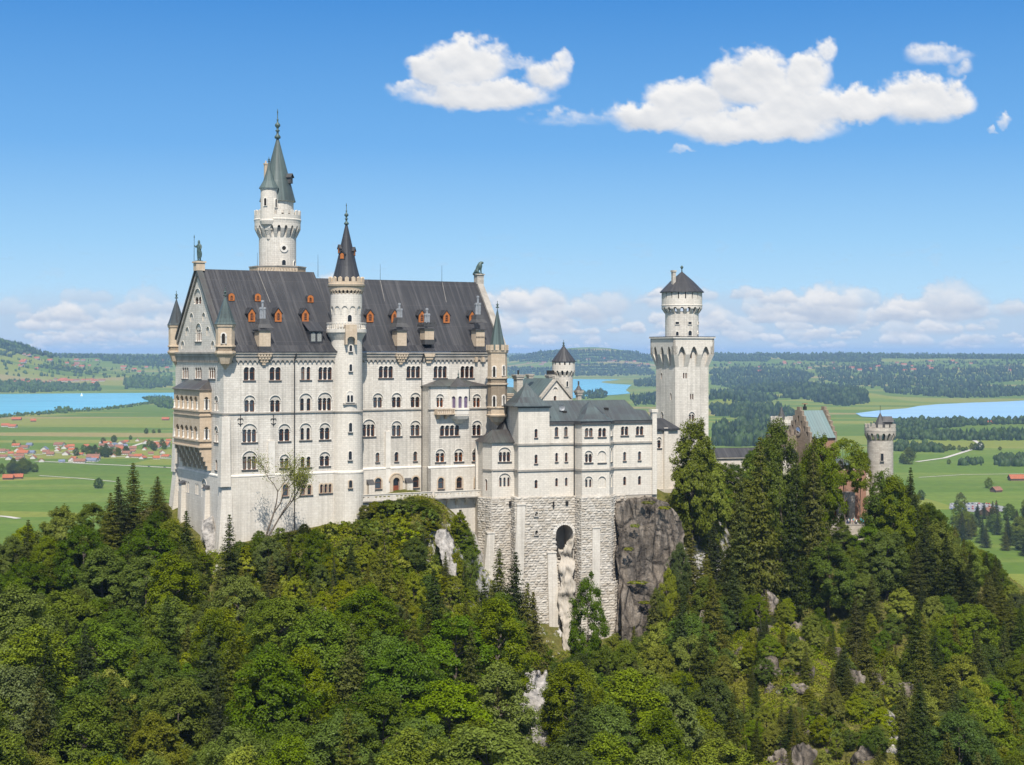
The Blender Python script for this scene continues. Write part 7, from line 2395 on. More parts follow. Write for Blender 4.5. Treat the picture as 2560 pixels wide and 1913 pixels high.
p_ = 1.1573
for a in [('spruce', 290 * p_, 1148, 1330, 344, 4.6, 0, 'tall dark spruce left of the west gable'), ('spruce', 262 * p_, 1185, 1330, 340, 4.4, 1, 'dark spruce close beside the taller one left of the gable'), ('spruce', 338 * p_, 1185, 1300, 352, 3.8, 2, 'spruce half behind the corner of the west gable'),
          ('spruce', 236 * p_, 1225, 1360, 338, 4.4, 3, 'broad spruce standing out on the left forest edge'), ('spruce', 405 * p_, 1268, 1500, 318, 4.4, 4, 'spruce standing in front of the foot of the west gable'), ('thin', 494 * p_, 1282, 1480, 316, 3.3, 1, 'slim spruce in front of the south west corner buttress'),
          ('thin', 828 * p_, 1290, 1580, 300, 2.6, 0, 'thin yellowish spruce on the bushy slope below the terrace'), ('spruce', 1079 * p_, 1358, 1640, 316, 4.2, 0, 'left one of two dark spruces before the stone base'), ('spruce', 1108 * p_, 1372, 1660, 312, 5.2, 1, 'taller right one of two dark spruces before the stone base'),
          ('spruce', 1135 * p_, 1450, 1650, 309, 4.4, 3, 'brownish spruce hiding the foot of the corner buttress'),
          ('young', 1155 * p_, 1470, 1650, 311, 3.8, 0, 'yellowish spruce right of the two dark spruces'), ('beech', 1268 * p_, 1447, 1640, 322, 4.2, 1, 'airy round tree before the rounded stone bay'), ('lime', 1494 * p_, 1050, 1260, 378, 6.2, 0, 'bright yellow green linden before the square tower'),
          ('lime', 1535 * p_, 1120, 1290, 380, 4.6, 1, 'smaller yellow green linden right of the square tower'), ('spruce', 1640 * p_, 1072, 1480, 368, 7.2, 0, 'largest spruce on the right spur left of the stepped gable'), ('spruce', 1598 * p_, 1160, 1480, 366, 5.4, 3, 'spruce left of the largest one on the right spur'), ('spruce', 1700 * p_, 1120, 1480, 374, 6.0, 1, 'dark spruce right of the largest one on the right spur'),
          ('beech', 1768 * p_, 1062, 1290, 402, 6.0, 0, 'broad dark beech before the green gatehouse roof'), ('spruce', 1755 * p_, 1075, 1320, 394, 5.6, 2, 'spruce between the stepped gable and the broad beech'), ('beech', 1690 * p_, 1090, 1300, 398, 6.0, 2, 'yellow green beech below the stepped gable'),
          ('beech', 1908 * p_, 1190, 1370, 408, 5.2, 4, 'loose beech at the foot of the round gate tower'), ('spruce', 1962 * p_, 1162, 1350, 415, 4.4, 1, 'spruce right of the round gate tower'), ('spruce', 1995 * p_, 1290, 1500, 392, 5.8, 1, 'dark spruce on the right forest edge'), ('beech', 1930 * p_, 1220, 1400, 405, 5.6, 2, 'light beech right below the round gate tower'), ('beech', 2030 * p_, 1285, 1460, 398, 6.2, 0, 'tall beech on the right forest edge'),
          ('spruce', 2045 * p_, 1330, 1560, 385, 5.0, 4, 'brownish spruce behind the dark one on the right forest edge'), ('young', 1745 * p_, 1720, 1810, 296, 3.0, 1, 'yellowish young spruce alone on the bare eastern spur'), ('spruce', 1580 * p_, 1730, 1920, 262, 2.8, 0, 'spruce low in the picture left of the bare spur'),
          ('beech', 655 * p_, 1345, 1440, 322, 3.0, 5, 'leafy bush tree under the drain pipe'), ('beech', 580 * p_, 1330, 1440, 322, 3.6, 3, 'bushy tree at the foot of the bare ash'), ('thin', 1705 * p_, 1760, 1920, 268, 2.2, 1, 'slim spruce on the bare eastern spur'), ('beech', 1015 * p_, 1378, 1440, 336, 1.9, 2, 'small round tree below the terrace wall'),
          ('spruce', 1850 * p_, 1480, 1780, 330, 3.8, 2, 'spruce beside the bare eastern spur'), ('young', 1875 * p_, 1560, 1800, 318, 3.6, 0, 'yellowish spruce beside the bare eastern spur'), ('spruce', 1820 * p_, 1610, 1830, 305, 3.2, 4, 'brownish spruce at the edge of the bare spur'), ('beech', 1292, 1575, 1680, 332, 3.2, 3, 'leafy tree at the left foot of the stone arch buttress'), ('beech', 1352, 1610, 1700, 330, 3.0, 1, 'small tree under the rock spur of the stone arch'), ('beech', 1448, 1640, 1720, 328, 3.0, 2, 'leafy tree at the foot of the rounded stone bay'), ('lime', 912, 1262, 1300, 343, 1.7, 0, None), ('lime', 940, 1252, 1296, 344, 2.0, 1, None), ('lime', 968, 1256, 1290, 344, 1.8, 0, None), ('beech', 1000, 1244, 1290, 344, 2.2, 3, None), ('lime', 1030, 1240, 1290, 345, 2.4, 0, None), ('beech', 1058, 1250, 1292, 345, 2.0, 5, None), ('lime', 1085, 1262, 1300, 345, 1.8, 0, None), ('lime', 1148, 1278, 1330, 346, 2.2, 1, None), ('beech', 1160, 1310, 1360, 346, 2.4, 0, None), ('beech', 1172, 1350, 1400, 346, 2.4, 1, None), ('lime', 1075, 1300, 1340, 341, 2.2, 0, None), ('lime', 985, 1290, 1330, 338, 2.4, 0, None), ('beech', 930, 1300, 1345, 337, 2.2, 4, None), ('lime', 1040, 1310, 1350, 337, 2.2, 1, None), ('beech', 650, 1322, 1350, 330, 1.6, 6, None), ('beech', 700, 1318, 1350, 332, 1.5, 7, None), ('lime', 760, 1308, 1340, 335, 1.5, 0, None), ('beech', 600, 1352, 1390, 327, 1.6, 1, None), ('beech', 860, 1310, 1345, 338, 1.6, 2, None), ('lime', 470, 1345, 1400, 328, 2.2, 1, None), ('beech', 440, 1315, 1370, 334, 2.4, 4, None), ('beech', 510, 1385, 1430, 324, 2.2, 5, None), ('beech', 588, 1372, 1420, 324, 1.7, 3, None), ('lime', 618, 1362, 1410, 325, 1.6, 0, None), ('beech', 642, 1340, 1400, 326, 1.9, 1, None), ('beech', 668, 1335, 1390, 328, 1.8, 6, None), ('beech', 722, 1330, 1370, 333, 1.6, 7, None), ('lime', 790, 1318, 1350, 337, 1.4, 1, None), ('beech', 825, 1312, 1340, 339, 1.6, 2, None), ('beech', 1700, 1345, 1430, 356, 2.6, 3, 'bush tree leaning on the right edge of the cliff'), ('lime', 1672, 1420, 1500, 351, 2.2, 1, 'yellow green bush before the lower cliff'), ('beech', 1648, 1490, 1560, 346, 2.4, 5, 'leafy bush below the square rock step'), ('high', 2152, 1120, 1300, 428, 3.8, 0, 'thin high crowned beech beside the round gate tower'), ('high', 2114, 1086, 1300, 424, 5.6, 0, 'high crowned beech spreading over the porch of the gatehouse'), ('lime', 1535, 1585, 1690, 332, 3.4, 0, 'yellow green tree at the foot of the cliff'), ('spruce', 1950 * p_, 1700, 1900, 288, 3.0, 3, 'spruce at the lower right edge of the bare spur')]:
    hand(*a[:6], variant=a[6], label=a[7])

# the sparse ash in front of the palace wall
ab = thing('ash_tree', 'sparse ash tree with bare twisted limbs in front of the palace wall', 'tree', loc=(0, 0, 0))
x, y = (578 * p_ - CX) / F * 322, 322
ab.location = (x, y, hz(x, y) - .5)
zoff = ab.location.z
rn = random.Random(9)
tb_ = MB()
tips = []


def limb(p, d, l, r, n):
    d = (d + Vector((0, 0, .3))).normalized()
    e = p + d * l
    m = p + d * l * .5 + Vector((rn.gauss(0, .06), rn.gauss(0, .06), rn.gauss(0, .04))) * l
    tb_.tube(p, m, r, r * .85, 6).tube(m, e, r * .85, r * .68, 6)
    if n <= 2:
        tips.append(m)
        tips.append(e)
    if n:
        for k in range(2 if n > 2 else 3):
            dd = (d * .8 + Vector((rn.gauss(0, .62), rn.gauss(0, .5), rn.uniform(-.1, .35)))).normalized()
            limb(e, dd, l * rn.uniform(.6, .82), r * .62, n - 1)


zt_ = CAMZ - (1165 - V0) / F * 322 - zoff
limb(Vector((0, 0, -1)), Vector((-.12, 0, 1)).normalized(), zt_ * .40, .42, 5)
tb_.build('trunk', M['bark'], ab)
rngA = np.random.default_rng(3)
tp_ = np.array([tuple(t_) for t_ in tips])
cen = np.repeat(tp_, 26, 0) + rngA.normal(0, .7, (len(tp_) * 26, 3))
v, f = quads(cen, rngA.normal(0, 1, cen.shape) + np.array([0, -.2, .8]), rngA.uniform(.16, .32, len(cen)), rngA, .6)
link('crown', np_mesh('crown', v, f, M['lime']), ab)
# a fallen dead spruce leaning on the slope
x, y = (1726 - CX) / F * 330, 330
dd_ = thing('dead_spruce', 'bare grey dead spruce leaning on the slope below the cliff', 'tree', loc=(x, y, CAMZ - (1640 - V0) / F * 330))
q0, q1 = Vector((-.4, 0, -2)), Vector((2.4, .8, 9.4))
tb_ = MB().tube(q0, q1, .24, .07, 7)
tb_.build('trunk', M['dead'], dd_)
tb_ = MB()
for k in range(60):
    s = rn.uniform(.25, 1)
    p = q0.lerp(q1, s)
    e = p + Vector((rn.uniform(.2, 1.9), rn.gauss(0, .7), rn.uniform(-1.9, -.3))) * (1.15 - s * .7)
    tb_.tube(p, p.lerp(e, .55) + Vector((.2, 0, .2)), .04, .03, 4).tube(p.lerp(e, .55) + Vector((.2, 0, .2)), e, .03, .015, 4)
tb_.build('dead_branches', M['dead'], dd_)


def fill_forest():
    placed = [(t_[2], t_[3], t_[6]) for t_ in TREES]
    cand = []
    rg = random.Random(21)
    for _ in range(30000):
        d = 176 + 270 * rg.random() ** 1.1
        u = rg.uniform(-70, 2640)
        cand.append((u, d, rg.random(), rg.random(), rg.random(), rg.random()))
    counts = {}
    for u, d, r1, r2, r3, r4 in cand:
        x = (u - CX) / F * d
        lx, ly = P.loc(x, d)
        kx, ky = K.loc(x, d)
        if (-3 < lx < 70 and -4.5 < ly < 38) or (-6 < kx < 40 and -5.5 < ky < 26) or d > 345 + max(0, u - 1500) * .13 + (28 if 1690 < u < 2060 else 0):
            continue
        g = hz(x, d)
        _, vg = proj(x, d, g)
        if g < 95:
            continue
        dens, kinds, hs, spc = 1.0, (('beech', .74), ('spruce', .18), ('lime', .08)), (10.5, 20), 3.3
        if 500 < u < 1230 and vg < 1690 - max(0, 700 - u) * .6:
            dens, kinds, hs, spc = .34, (('beech', .36), ('lime', .18), ('spruce', .22), ('young', .12), ('thin', .12)), (4, 10), 2.4
            if 880 < u < 1140 and vg < 1420:
                dens, hs = .25, (2.5, 4.5)
        elif 1250 <= u < 1405 and vg > 1640:
            dens, hs, spc = .06, (3, 5.5), 2.2
        elif 1150 < u < 1560 and vg < 1680:
            dens, kinds, hs, spc = .7, (('beech', .6), ('spruce', .4)), (7, 12), 2.6
        elif 1800 < u < 2290 and vg > 1545 + abs(u - 2045) * .3:
            dens, kinds, hs, spc = .27, (('beech', .35), ('lime', .15), ('young', .2), ('spruce', .2), ('thin', .1)), (3, 7.5), 2.0
        elif 1850 < u < 2010 and 1420 < vg < 1700:
            dens, kinds, hs, spc = .35, (('beech', .6), ('young', .4)), (4, 8), 2.0
        elif u > 1560:
            kinds, hs, spc = (('beech', .56), ('spruce', .34), ('lime', .05), ('young', .05)), (10, 18), 3.1
        if r1 > dens:
            continue
        acc = 0
        for k, p in kinds:
            acc += p
            if r2 < acc:
                break
        h = hs[0] + (hs[1] - hs[0]) * r3
        if k in ('spruce', 'young', 'thin'):
            h *= 1.15
        if d < 265 and k == 'beech':
            h *= 1.18
        w = h * {'beech': .34, 'lime': .31, 'spruce': .225, 'young': .25, 'thin': .15}[k] * (.85 + .35 * r4)
        # keep crowns under the vegetation line of the photo
        lim = max(vtop(u - w * .5 * F / d), vtop(u + w * .5 * F / d), vtop(u))
        lim = lim if k not in ('spruce', 'thin', 'young') else vtop(u) + 4
        hmax = CAMZ - (lim - V0) / F * d - g
        if hmax < 2.6:
            continue
        if h > hmax:
            w *= max(.55, hmax / h)
            h = hmax
        _, vt = proj(x, d, g + h)
        if vt > 1990:
            continue
        ok = True
        for (a, b, c) in placed:
            m = (w + c) * .62 if spc > 3 else (w + c) * .75
            if (a - x) ** 2 + (b - d) ** 2 < m * m:
                ok = False
                break
        if not ok:
            continue
        nm = 'spruce' if k in ('young', 'thin', 'spruce') else k
        if counts.get(nm, 0) >= 290:
            continue
        counts[nm] = counts.get(nm, 0) + 1
        placed.append((x, d, w))
        tree(k, x, d, h, w)
    print('FOREST', counts, len(TREES))


fill_forest()


def shrubs():
    rg = random.Random(31)
    n = 0
    spots = []
    while n < 215:
        if n < 150:
            u, d = rg.uniform(590, 1180), rg.uniform(300, 346)
        elif n < 175:
            u, d = rg.uniform(1230, 1560), rg.uniform(300, 346)
        else:
            u, d = rg.uniform(1830, 2260), rg.uniform(270, 345)
        x = (u - CX) / F * d
        g = hz(x, d)
        h = rg.uniform(1.5, 4.2)
        lx, ly = P.loc(x, d)
        kx, ky = K.loc(x, d)
        n += .02
        if (-2 < lx < 69 and ly > -3.2) or (-5 < kx < 40 and ky > -4.6):
            continue
        _, vt = proj(x, d, g + h)
        if vt < vtop(u) - 14 or vt > 1905 or any((a - x) ** 2 + (b - d) ** 2 < 4.5 for a, b in spots):
            continue
        spots.append((x, d))
        tree('shrub', x, d, h, h * rg.uniform(.55, .8))
        n += .98


shrubs()

# low growth: grass tufts, brambles and small bushes as one mass
def undergrowth():
    rng = np.random.default_rng(77)
    n = 60000
    d = np.where(rng.random(n) < .5, rng.uniform(285, 352, n), 190 + 260 * rng.random(n))
    u = rng.uniform(-40, 2600, n)
    x = (u - CX) / F * d
    z = np.array([hz(a, b) for a, b in zip(x, d)])
    vg = V0 - F * (z - CAMZ) / d
    keep = (d < 352 + np.maximum(0, u - 1450) * .14) & (z > 100) & (vg > np.array([vtop(a) for a in u]) - np.where(u < 1240, 75, 10))
    lx = np.array([P.loc(a, b) for a, b in zip(x, d)])
    kx = np.array([K.loc(a, b) for a, b in zip(x, d)])
    keep &= ~((lx[:, 0] > -1.5) & (lx[:, 0] < 68) & (lx[:, 1] > -1.5) & (lx[:, 1] < 36))
    keep &= ~((kx[:, 0] > -5) & (kx[:, 0] < 40) & (kx[:, 1] > -4.2) & (kx[:, 1] < 30))
    keep &= fbm(x / 6, d / 6, 55, 3) > .36
    x, d, z = x[keep], d[keep], z[keep]
    k = len(x)
    r = rng.uniform(.4, 1.15, k) + rng.uniform(0, 1, k) ** 5 * 1.2
    m = 26
    c = np.repeat(np.c_[x, d, z], m, 0)
    q_ = rng.normal(size=(k * m, 3))
    q_ /= np.linalg.norm(q_, axis=1, keepdims=True)
    q_ *= rng.uniform(.35, 1, (k * m, 1))
    q_[:, 2] = np.abs(q_[:, 2]) * .9
    rr = np.repeat(r, m)[:, None]
    p = c + q_ * rr
    nr = q_ + np.array([0, 0, .8]) + rng.normal(0, .4, (k * m, 3))
    v, f = quads(p, nr, rng.uniform(.16, .36, k * m), rng, .6)
    mi = np.repeat(np.where(fbm(x / 11, d / 11, 91, 3) + rng.normal(0, .09, k) > .50, 0, rng.integers(1, 3, k)), m)
    return link('undergrowth', np_mesh('undergrowth', v, f, [M['herb'], M['beech'], M['lime']], False, mi))


def boulder(u, d, s, seed, mat, label, sink=.35):
    rng = np.random.default_rng(seed)
    bm = bmesh.new()
    bmesh.ops.create_icosphere(bm, subdivisions=4, radius=1)
    c = np.array([tuple(v_.co) for v_ in bm.verts])
    sx_, sy_, sz_ = rng.uniform(.7, 1.3), rng.uniform(.6, 1.0), rng.uniform(.7, 1.4)
    n = fbm(c[:, 0] * 1.6 + seed, c[:, 1] * 1.6 + c[:, 2] * 1.3, seed, 5, .6) - .5
    st = np.floor(fbm(c[:, 2] * 1.9 + seed, c[:, 0] * 1.1 + c[:, 1], seed + 5, 3) * 7) / 7 - .5
    c = c * (1 + n * 1.1 + st * .7)[:, None] * s * np.array([sx_, sy_, sz_])
    f = np.array([[v_.index for v_ in p.verts] for p in bm.faces])
    bm.free()
    x = (u - CX) / F * d
    o = link('rock_outcrop', np_mesh('rock_outcrop', c, f, M[mat]))
    o.location = (x, d, hz(x, d) + s * (.5 - sink))
    return tag(o, label, None, None, 'structure')


for i in range(60):
    rr_ = random.Random(400 + i)
    if i < 14:
        u_, d_, w_ = rr_.uniform(1225, 1390), rr_.uniform(245, 312), 'pale broken rock in the central ravine'
    elif i < 48:
        u_, d_, w_ = rr_.uniform(1840, 2270), rr_.uniform(262, 342), 'grey rock showing on the bare eastern spur'
    elif i < 54:
        u_, d_, w_ = rr_.uniform(740, 1000), rr_.uniform(296, 322), 'grey rock between the bushes below the palace wall'
    else:
        u_, d_, w_ = rr_.uniform(1880, 1990), rr_.uniform(338, 356), 'shaded rock below the large spruces'
    boulder(u_, d_, rr_.uniform(.7, 2.3) * (1.35 if 14 <= i < 48 else 1), 500 + i, 'rock' if i < 14 else 'cliff', w_, .35 if i < 14 else .8)
for u_, v_, d_, s_, w_ in ((1622, 1262, 356.5, 1.3, 'topmost'), (1588, 1320, 354.8, .9, 'second'), (1572, 1378, 353.8, .9, 'third'), (1596, 1462, 348.5, 1.9, 'long lower'), (1618, 1512, 347.5, 1.5, 'lowest'), (1662, 1275, 357.5, 1.2, 'rightmost')):
    o = link('grass_tuft', SHR[1])
    o.location = ray_pt(u_, v_, d_ + .7)
    o.scale = (s_ * .75, .5, .32)
    tag(o, 'yellow grass tuft on the dark cliff, ' + w_ + ' ledge', 'grass tuft', 'grass tufts on the cliff ledges')
tag(undergrowth(), 'low bushes, brambles and grass tufts covering the slope between the trees', 'undergrowth', None, 'stuff')

# ---------------------------------------------------------------- labels that tell the trees apart by what they stand near
LAND = [(330, 1250, 'the west gable'), (640, 1340, 'the bare ash'), (980, 1300, 'the terrace'), (1255, 1480, 'the two dark spruces'), (1330, 1720, 'the ravine crag'), (1500, 1560, 'the rough stone base'), (1640, 1500, 'the rock cliff'), (1725, 1250, 'the square tower'), (1905, 1250, 'the largest spruce'), (2080, 1200, 'the gatehouse'), (2200, 1250, 'the round gate tower'), (1920, 1540, 'the shaded crag'), (2040, 1760, 'the bare eastern spur'), (2330, 1450, 'the right forest edge'), (130, 1330, 'the left forest edge')]
REG = [(0, 'far left'), (330, 'left'), (680, 'left of the middle'), (1020, 'middle'), (1340, 'right of the middle'), (1700, 'right'), (2130, 'far right')]
TONE = {'beech_leaves': 'mid green', 'maple_leaves': 'deep green', 'grey_green_leaves': 'grey green', 'yellow_green_leaves': 'yellow green', 'spruce_needles': 'olive green', 'dark_spruce_needles': 'dark', 'yellowish_needles': 'yellowish'}
GRP = {'high': 'beeches of the castle hill forest', 'beech': 'beeches of the castle hill forest', 'lime': 'lindens of the castle hill forest', 'spruce': 'spruces of the castle hill forest', 'young': 'spruces of the castle hill forest', 'thin': 'spruces of the castle hill forest', 'shrub': 'shrubs on the castle hill'}
WORD = {'shrub': 'shrub', 'beech': 'beech', 'lime': 'linden', 'spruce': 'spruce', 'young': 'spruce', 'thin': 'slim spruce'}
NTH = ['leftmost', 'second', 'third', 'fourth', 'fifth', 'sixth', 'seventh', 'eighth', 'ninth', 'tenth', 'eleventh', 'twelfth']
cells = {}
for t_ in TREES:
    o, kind, x, y, z, h, w, hl, mt = t_
    o['category'] = 'shrub' if kind == 'shrub' else 'tree'
    o['group'] = GRP[kind]
    if hl:
        o['label'] = hl
        continue
    u, v = proj(x, y, z + h * .7)
    best = min(LAND, key=lambda L: (L[0] - u) ** 2 + (L[1] - v) ** 2)
    dist = sqrt((best[0] - u) ** 2 + (best[1] - v) ** 2)
    size = 'low' if h < 2.4 else 'bushy' if kind == 'shrub' else 'small' if h < 7.5 else 'tall' if h > 15 else 'medium'
    base = TONE[mt] + ' ' + WORD[kind]
    if dist < 230:
        dx, dy = u - best[0], v - best[1]
        rel = ('right of ' if dx > 0 else 'left of ') if abs(dx) > abs(dy) else ('below ' if dy > 0 else 'above ')
        key = (size, base, rel + best[2])
    else:
        col_ = [r for r in REG if u >= r[0] or r[0] == 0][-1][1]
        row = 'at the bottom edge' if v > 1790 else 'low on the slope' if v > 1640 else 'mid slope' if v > 1480 else 'upper slope'
        key = (size, base, row + ', ' + col_)
    cells.setdefault(key, []).append((u, o))
for (size, base, where), lst in cells.items():
    lst.sort(key=lambda a: a[0])
    n = len(lst)
    for i, (u, o) in enumerate(lst):
        if n == 1:
            o['label'] = f'{size} {base} {where}'
        elif n <= 12:
            pos = 'leftmost' if i == 0 else 'rightmost' if i == n - 1 else NTH[i] + ' from left'
            o['label'] = f'{size} {base} {where}, {pos}'
        else:
            o['label'] = f'{size} {base} in close wood {where}'
# ================================================================ the valley: fields, lakes, hills
SRT = ([-900, 0, 500, 720, 1150, 1640, 1760, 2560, 3500], [7900, 7900, 7900, 8400, 13300, 13300, 8800, 7600, 7000])


def vz(x, y):
    x, y = np.atleast_1d(x).astype(float), np.atleast_1d(y).astype(float)
    d = np.hypot(x, y)
    u = CX + F * x / np.maximum(y, 100)
    s = np.interp(u, SRT[0], SRT[1])
    k = np.clip((d - s) / 6500, 0, 1)
    up = k * k * (3 - 2 * k)
    z = 150 * up + np.clip((d - s) / 900, 0, 1) * (fbm(x / 1500, y / 1500, 4, 4) - .38) * 85
    def bump(u0, d0, su, sd, h):
        x0 = (u0 - CX) / F * d0
        return h * np.exp(-((x - x0) / su) ** 2 - ((y - d0) / sd) ** 2)
    z = z + bump(-60, 9700, 560, 800, 232) + bump(1500, 15500, 760, 1700, 165) + bump(1340, 15500, 900, 1500, 60) + bump(320, 9000, 260, 500, 45) + bump(1800, 10500, 420, 700, 45) + bump(2050, 10500, 600, 800, 40)
    z = z + bump(1800, 5900, 100, 260, 36) + bump(2160, 6500, 130, 260, 30) + bump(2000, 7500, 330, 700, 40)
    return np.minimum(z, 266)


def vg(u, v, it=24):
    """The valley floor or hillside seen at a photo point (marching along the ray)."""
    i, j = min(max((u - TU[0]) / 16, 0), len(TU) - 1.001), min(max(v - TV[0], 0), len(TV) - 1.001)
    a, b = int(i), int(j)
    fx, fy = i - a, j - b
    y = 1 / ((TD[b, a] * (1 - fx) + TD[b, a + 1] * fx) * (1 - fy) + (TD[b + 1, a] * (1 - fx) + TD[b + 1, a + 1] * fx) * fy)
    return (u - CX) / F * y, y


TU, TV = np.arange(-1208, 3800, 16.0), np.arange(850, 1420, 1.0)
gu_, gv_ = [a.ravel() for a in np.meshgrid(TU, TV)]
td_ = np.full(gu_.shape, 44000.0)
open_ = np.ones(gu_.shape, bool)
kk_ = -(gv_ - V0) / F
flat_ = np.where(kk_ < 0, CAMZ / np.maximum(-kk_, 1e-6), 1e9)
open_ &= flat_ > 4800
td_[~open_] = flat_[~open_]
y_ = 4800.0
while y_ < 44000:
    ii = np.nonzero(open_)[0]
    hit_ = CAMZ + kk_[ii] * y_ < vz((gu_[ii] - CX) / F * y_, np.full(len(ii), y_))
    td_[ii[hit_]] = y_
    open_[ii[hit_]] = False
    y_ *= 1.016
TD = 1 / td_.reshape(len(TV), len(TU))


rad = np.concatenate([[60], np.geomspace(250, 46000, 330)])
angs = np.radians(np.concatenate([np.linspace(-80, -22, 30), np.linspace(-21.8, 21.8, 300), np.linspace(22, 80, 30)]))
RR, AA = np.meshgrid(rad, angs, indexing='ij')
vx_, vy_ = (RR * np.sin(AA)).ravel(), (RR * np.cos(AA)).ravel()
t = NT('valley_fields')
geo = t.pos(1 / 900, 1 / 210, 0)
m = t.n('VectorRotate', rotation_type='Z_AXIS')
m.inputs['Angle'].default_value = .07
t.set(m.inputs[0], geo)
vor = t.n('TexVoronoi', feature='F1', i={'Vector': m.outputs[0]})
vor.inputs['Scale'].default_value = 1.0
rnd = t.n('SeparateColor', i={0: vor.outputs['Color']})
pal = t.ramp(rnd.outputs[0], [(0, (.078, .128, .020)), (.22, (.10, .150, .026)), (.42, (.145, .172, .032)), (.6, (.085, .138, .022)), (.8, (.165, .178, .042)), (.955, (.21, .18, .075))])
t.t.nodes[pal.node.name].color_ramp.interpolation = 'CONSTANT'
strip = t.noise(t.pos(1 / 1100, 1 / 75, 0), 1.0, 3, .6)
big = t.noise(t.pos(1 / 1300, 1 / 1700, 0), 1.0, 5, .6)
fine = t.noise(t.pos(1 / 14, 1 / 26, 0), 1.0, 4, .7)
col = t.mix(t.math('MULTIPLY', t.math('SUBTRACT', strip, .5), 1.6, clamp=True), pal, (.185, .20, .055))
col = t.mix(t.math('MULTIPLY', t.math('SUBTRACT', big, .60), 5.0, clamp=True), col, (.25, .215, .11))
col = t.mix(1.0, col, (1.0, .96, .84), 'MULTIPLY')
col = t.mix(.35, col, t.ramp(fine, [(.3, (.3, .3, .3)), (.7, (.7, .7, .7))]), 'OVERLAY')
M['fields'] = t.base(col, .95, .05)
gm_o = link('ground', grid_mesh('ground', np.c_[vx_, vy_, vz(vx_, vy_)], len(angs), len(rad), M['fields']))
tag(gm_o, 'wide green valley floor of meadows and tan fields rising to far hills', None, None, 'structure')


def sheet(name, poly, zoff, mat, label, kind='structure', cat=None, scale=p_):
    pts = [vg(u * scale, v * scale) for u, v in poly]
    mb = MB()
    vs = [Vector((x, y, 0)) for x, y in pts]
    mb.add([(x, y, float(vz(x, y)[0]) + zoff) for x, y in pts], [tuple(t_) for t_ in geometry.tessellate_polygon([vs])])
    o = mb.build(name, mat)
    return tag(o, label, cat, None, kind)


def water_mat(name, c):
    t = NT(name)
    n = t.noise(t.pos(1 / 900, 1 / 140, 0), 1.0, 4, .6)
    col = t.mix(t.math('MULTIPLY', t.math('SUBTRACT', n, .42), 2.5, clamp=True), c, tuple(a * 1.35 for a in c))
    w = t.noise(t.pos(1 / 9, 1 / 16, 0), 1.0, 3, .6)
    t.bump(w, .15, .6)
    return t.base(col, .25, .35)


M['water_t'] = water_mat('turquoise_lake_water', (.10, .32, .40))
M['water_b'] = water_mat('pale_blue_lake_water', (.24, .38, .51))
# lake surfaces lie flat just above the valley floor
def lake(poly, mat, label):
    pts = []
    for u, v in poly:
        d = (CAMZ - 1.5) * F / (v * p_ - V0)
        pts.append(((u * p_ - CX) / F * d, d, 1.5))
    vs = [Vector((a, b, 0)) for a, b, c in pts]
    o = MB().add(pts, [tuple(t_) for t_ in geometry.tessellate_polygon([vs])]).build('water', mat)
    tag(o, label, None, None, 'structure')


lake([(-160, 912), (0, 899), (60, 893), (120, 890), (200, 884), (290, 872), (330, 866), (420, 858), (520, 850), (520, 831), (420, 835), (372, 838), (340, 842), (290, 846), (215, 846), (150, 848), (60, 850), (0, 851), (-160, 852)], M['water_t'], 'turquoise lake at the left with a sailing boat')
lake([(1000, 860), (1095, 862), (1160, 862), (1240, 860), (1265, 856), (1330, 853), (1362, 850), (1352, 843), (1362, 833), (1392, 823), (1380, 817), (1300, 815), (1230, 815), (1150, 814), (1060, 813), (1000, 813)], M['water_t'], 'bright blue lake behind the round turret')
lake([(1848, 893), (1862, 900), (1925, 903), (2000, 906), (2100, 907), (2212, 905), (2400, 905), (2400, 862), (2230, 864), (2185, 867), (2100, 870), (2030, 873), (1985, 877), (1960, 882), (1895, 887)], M['water_b'], 'pale blue lake at the right')

M['road'] = plain('pale_gravel_road', (.40, .37, .32), .95, .12, .05)
M['asphalt'] = plain('grey_parking_asphalt', (.20, .195, .19), .95, .12, .05)


def road(name, pts, w, label, mat='road'):
    g = [Vector((*vg(u * p_, v * p_), 0)) for u, v in pts]
    mb = MB()
    vs, fs = [], []
    for i, p in enumerate(g):
        a, b = g[max(0, i - 1)], g[min(len(g) - 1, i + 1)]
        d = (b - a).normalized()
        n = Vector((-d.y, d.x, 0)) * w / 2
        for s in (-1, 1):
            c = p + n * s
            vs.append((c.x, c.y, float(vz(c.x, c.y)[0]) + .5))
        if i:
            fs.append((2 * i - 2, 2 * i - 1, 2 * i + 1, 2 * i))
    mb.add(vs, fs)
    tag(mb.build(name, M[mat]), label, None, None, 'structure')


for pts, w, lab in [([(75, 997), (130, 999), (200, 1003), (270, 1006), (372, 1011)], 9, 'road across the meadows right of the village'), ([(-10, 1115), (15, 1117), (40, 1121)], 9, 'pale track at the left edge of the forest'), ([(85, 1028), (160, 1033), (250, 1041)], 5, 'farm track across the near meadow'),
                    ([(262, 972), (310, 957), (345, 953), (372, 951)], 9, 'road leading right from the village'), ([(1980, 998), (2040, 990), (2110, 968), (2118, 960), (2105, 952)], 9, 'pale field road on the right with a bend'), ([(1985, 1032), (2080, 1026), (2212, 1024)], 4, 'thin track across the right meadow'), ([(1970, 928), (2060, 920), (2130, 910), (2230, 902)], 9, 'straight country road below the right lake'), ([(60, 985), (120, 978), (200, 985), (300, 988), (372, 992)], 8, 'village street between the red roofed houses')]:
    road('road', pts, w, lab)
sheet('parking_lot', [(2052, 1088), (2112, 1086), (2150, 1092), (2175, 1096), (2165, 1106), (2100, 1107), (2050, 1100)], .6, M['asphalt'], 'grey car park in the valley')
M['shore'] = plain('tan_shore', (.42, .36, .25), .95, .15, .02)

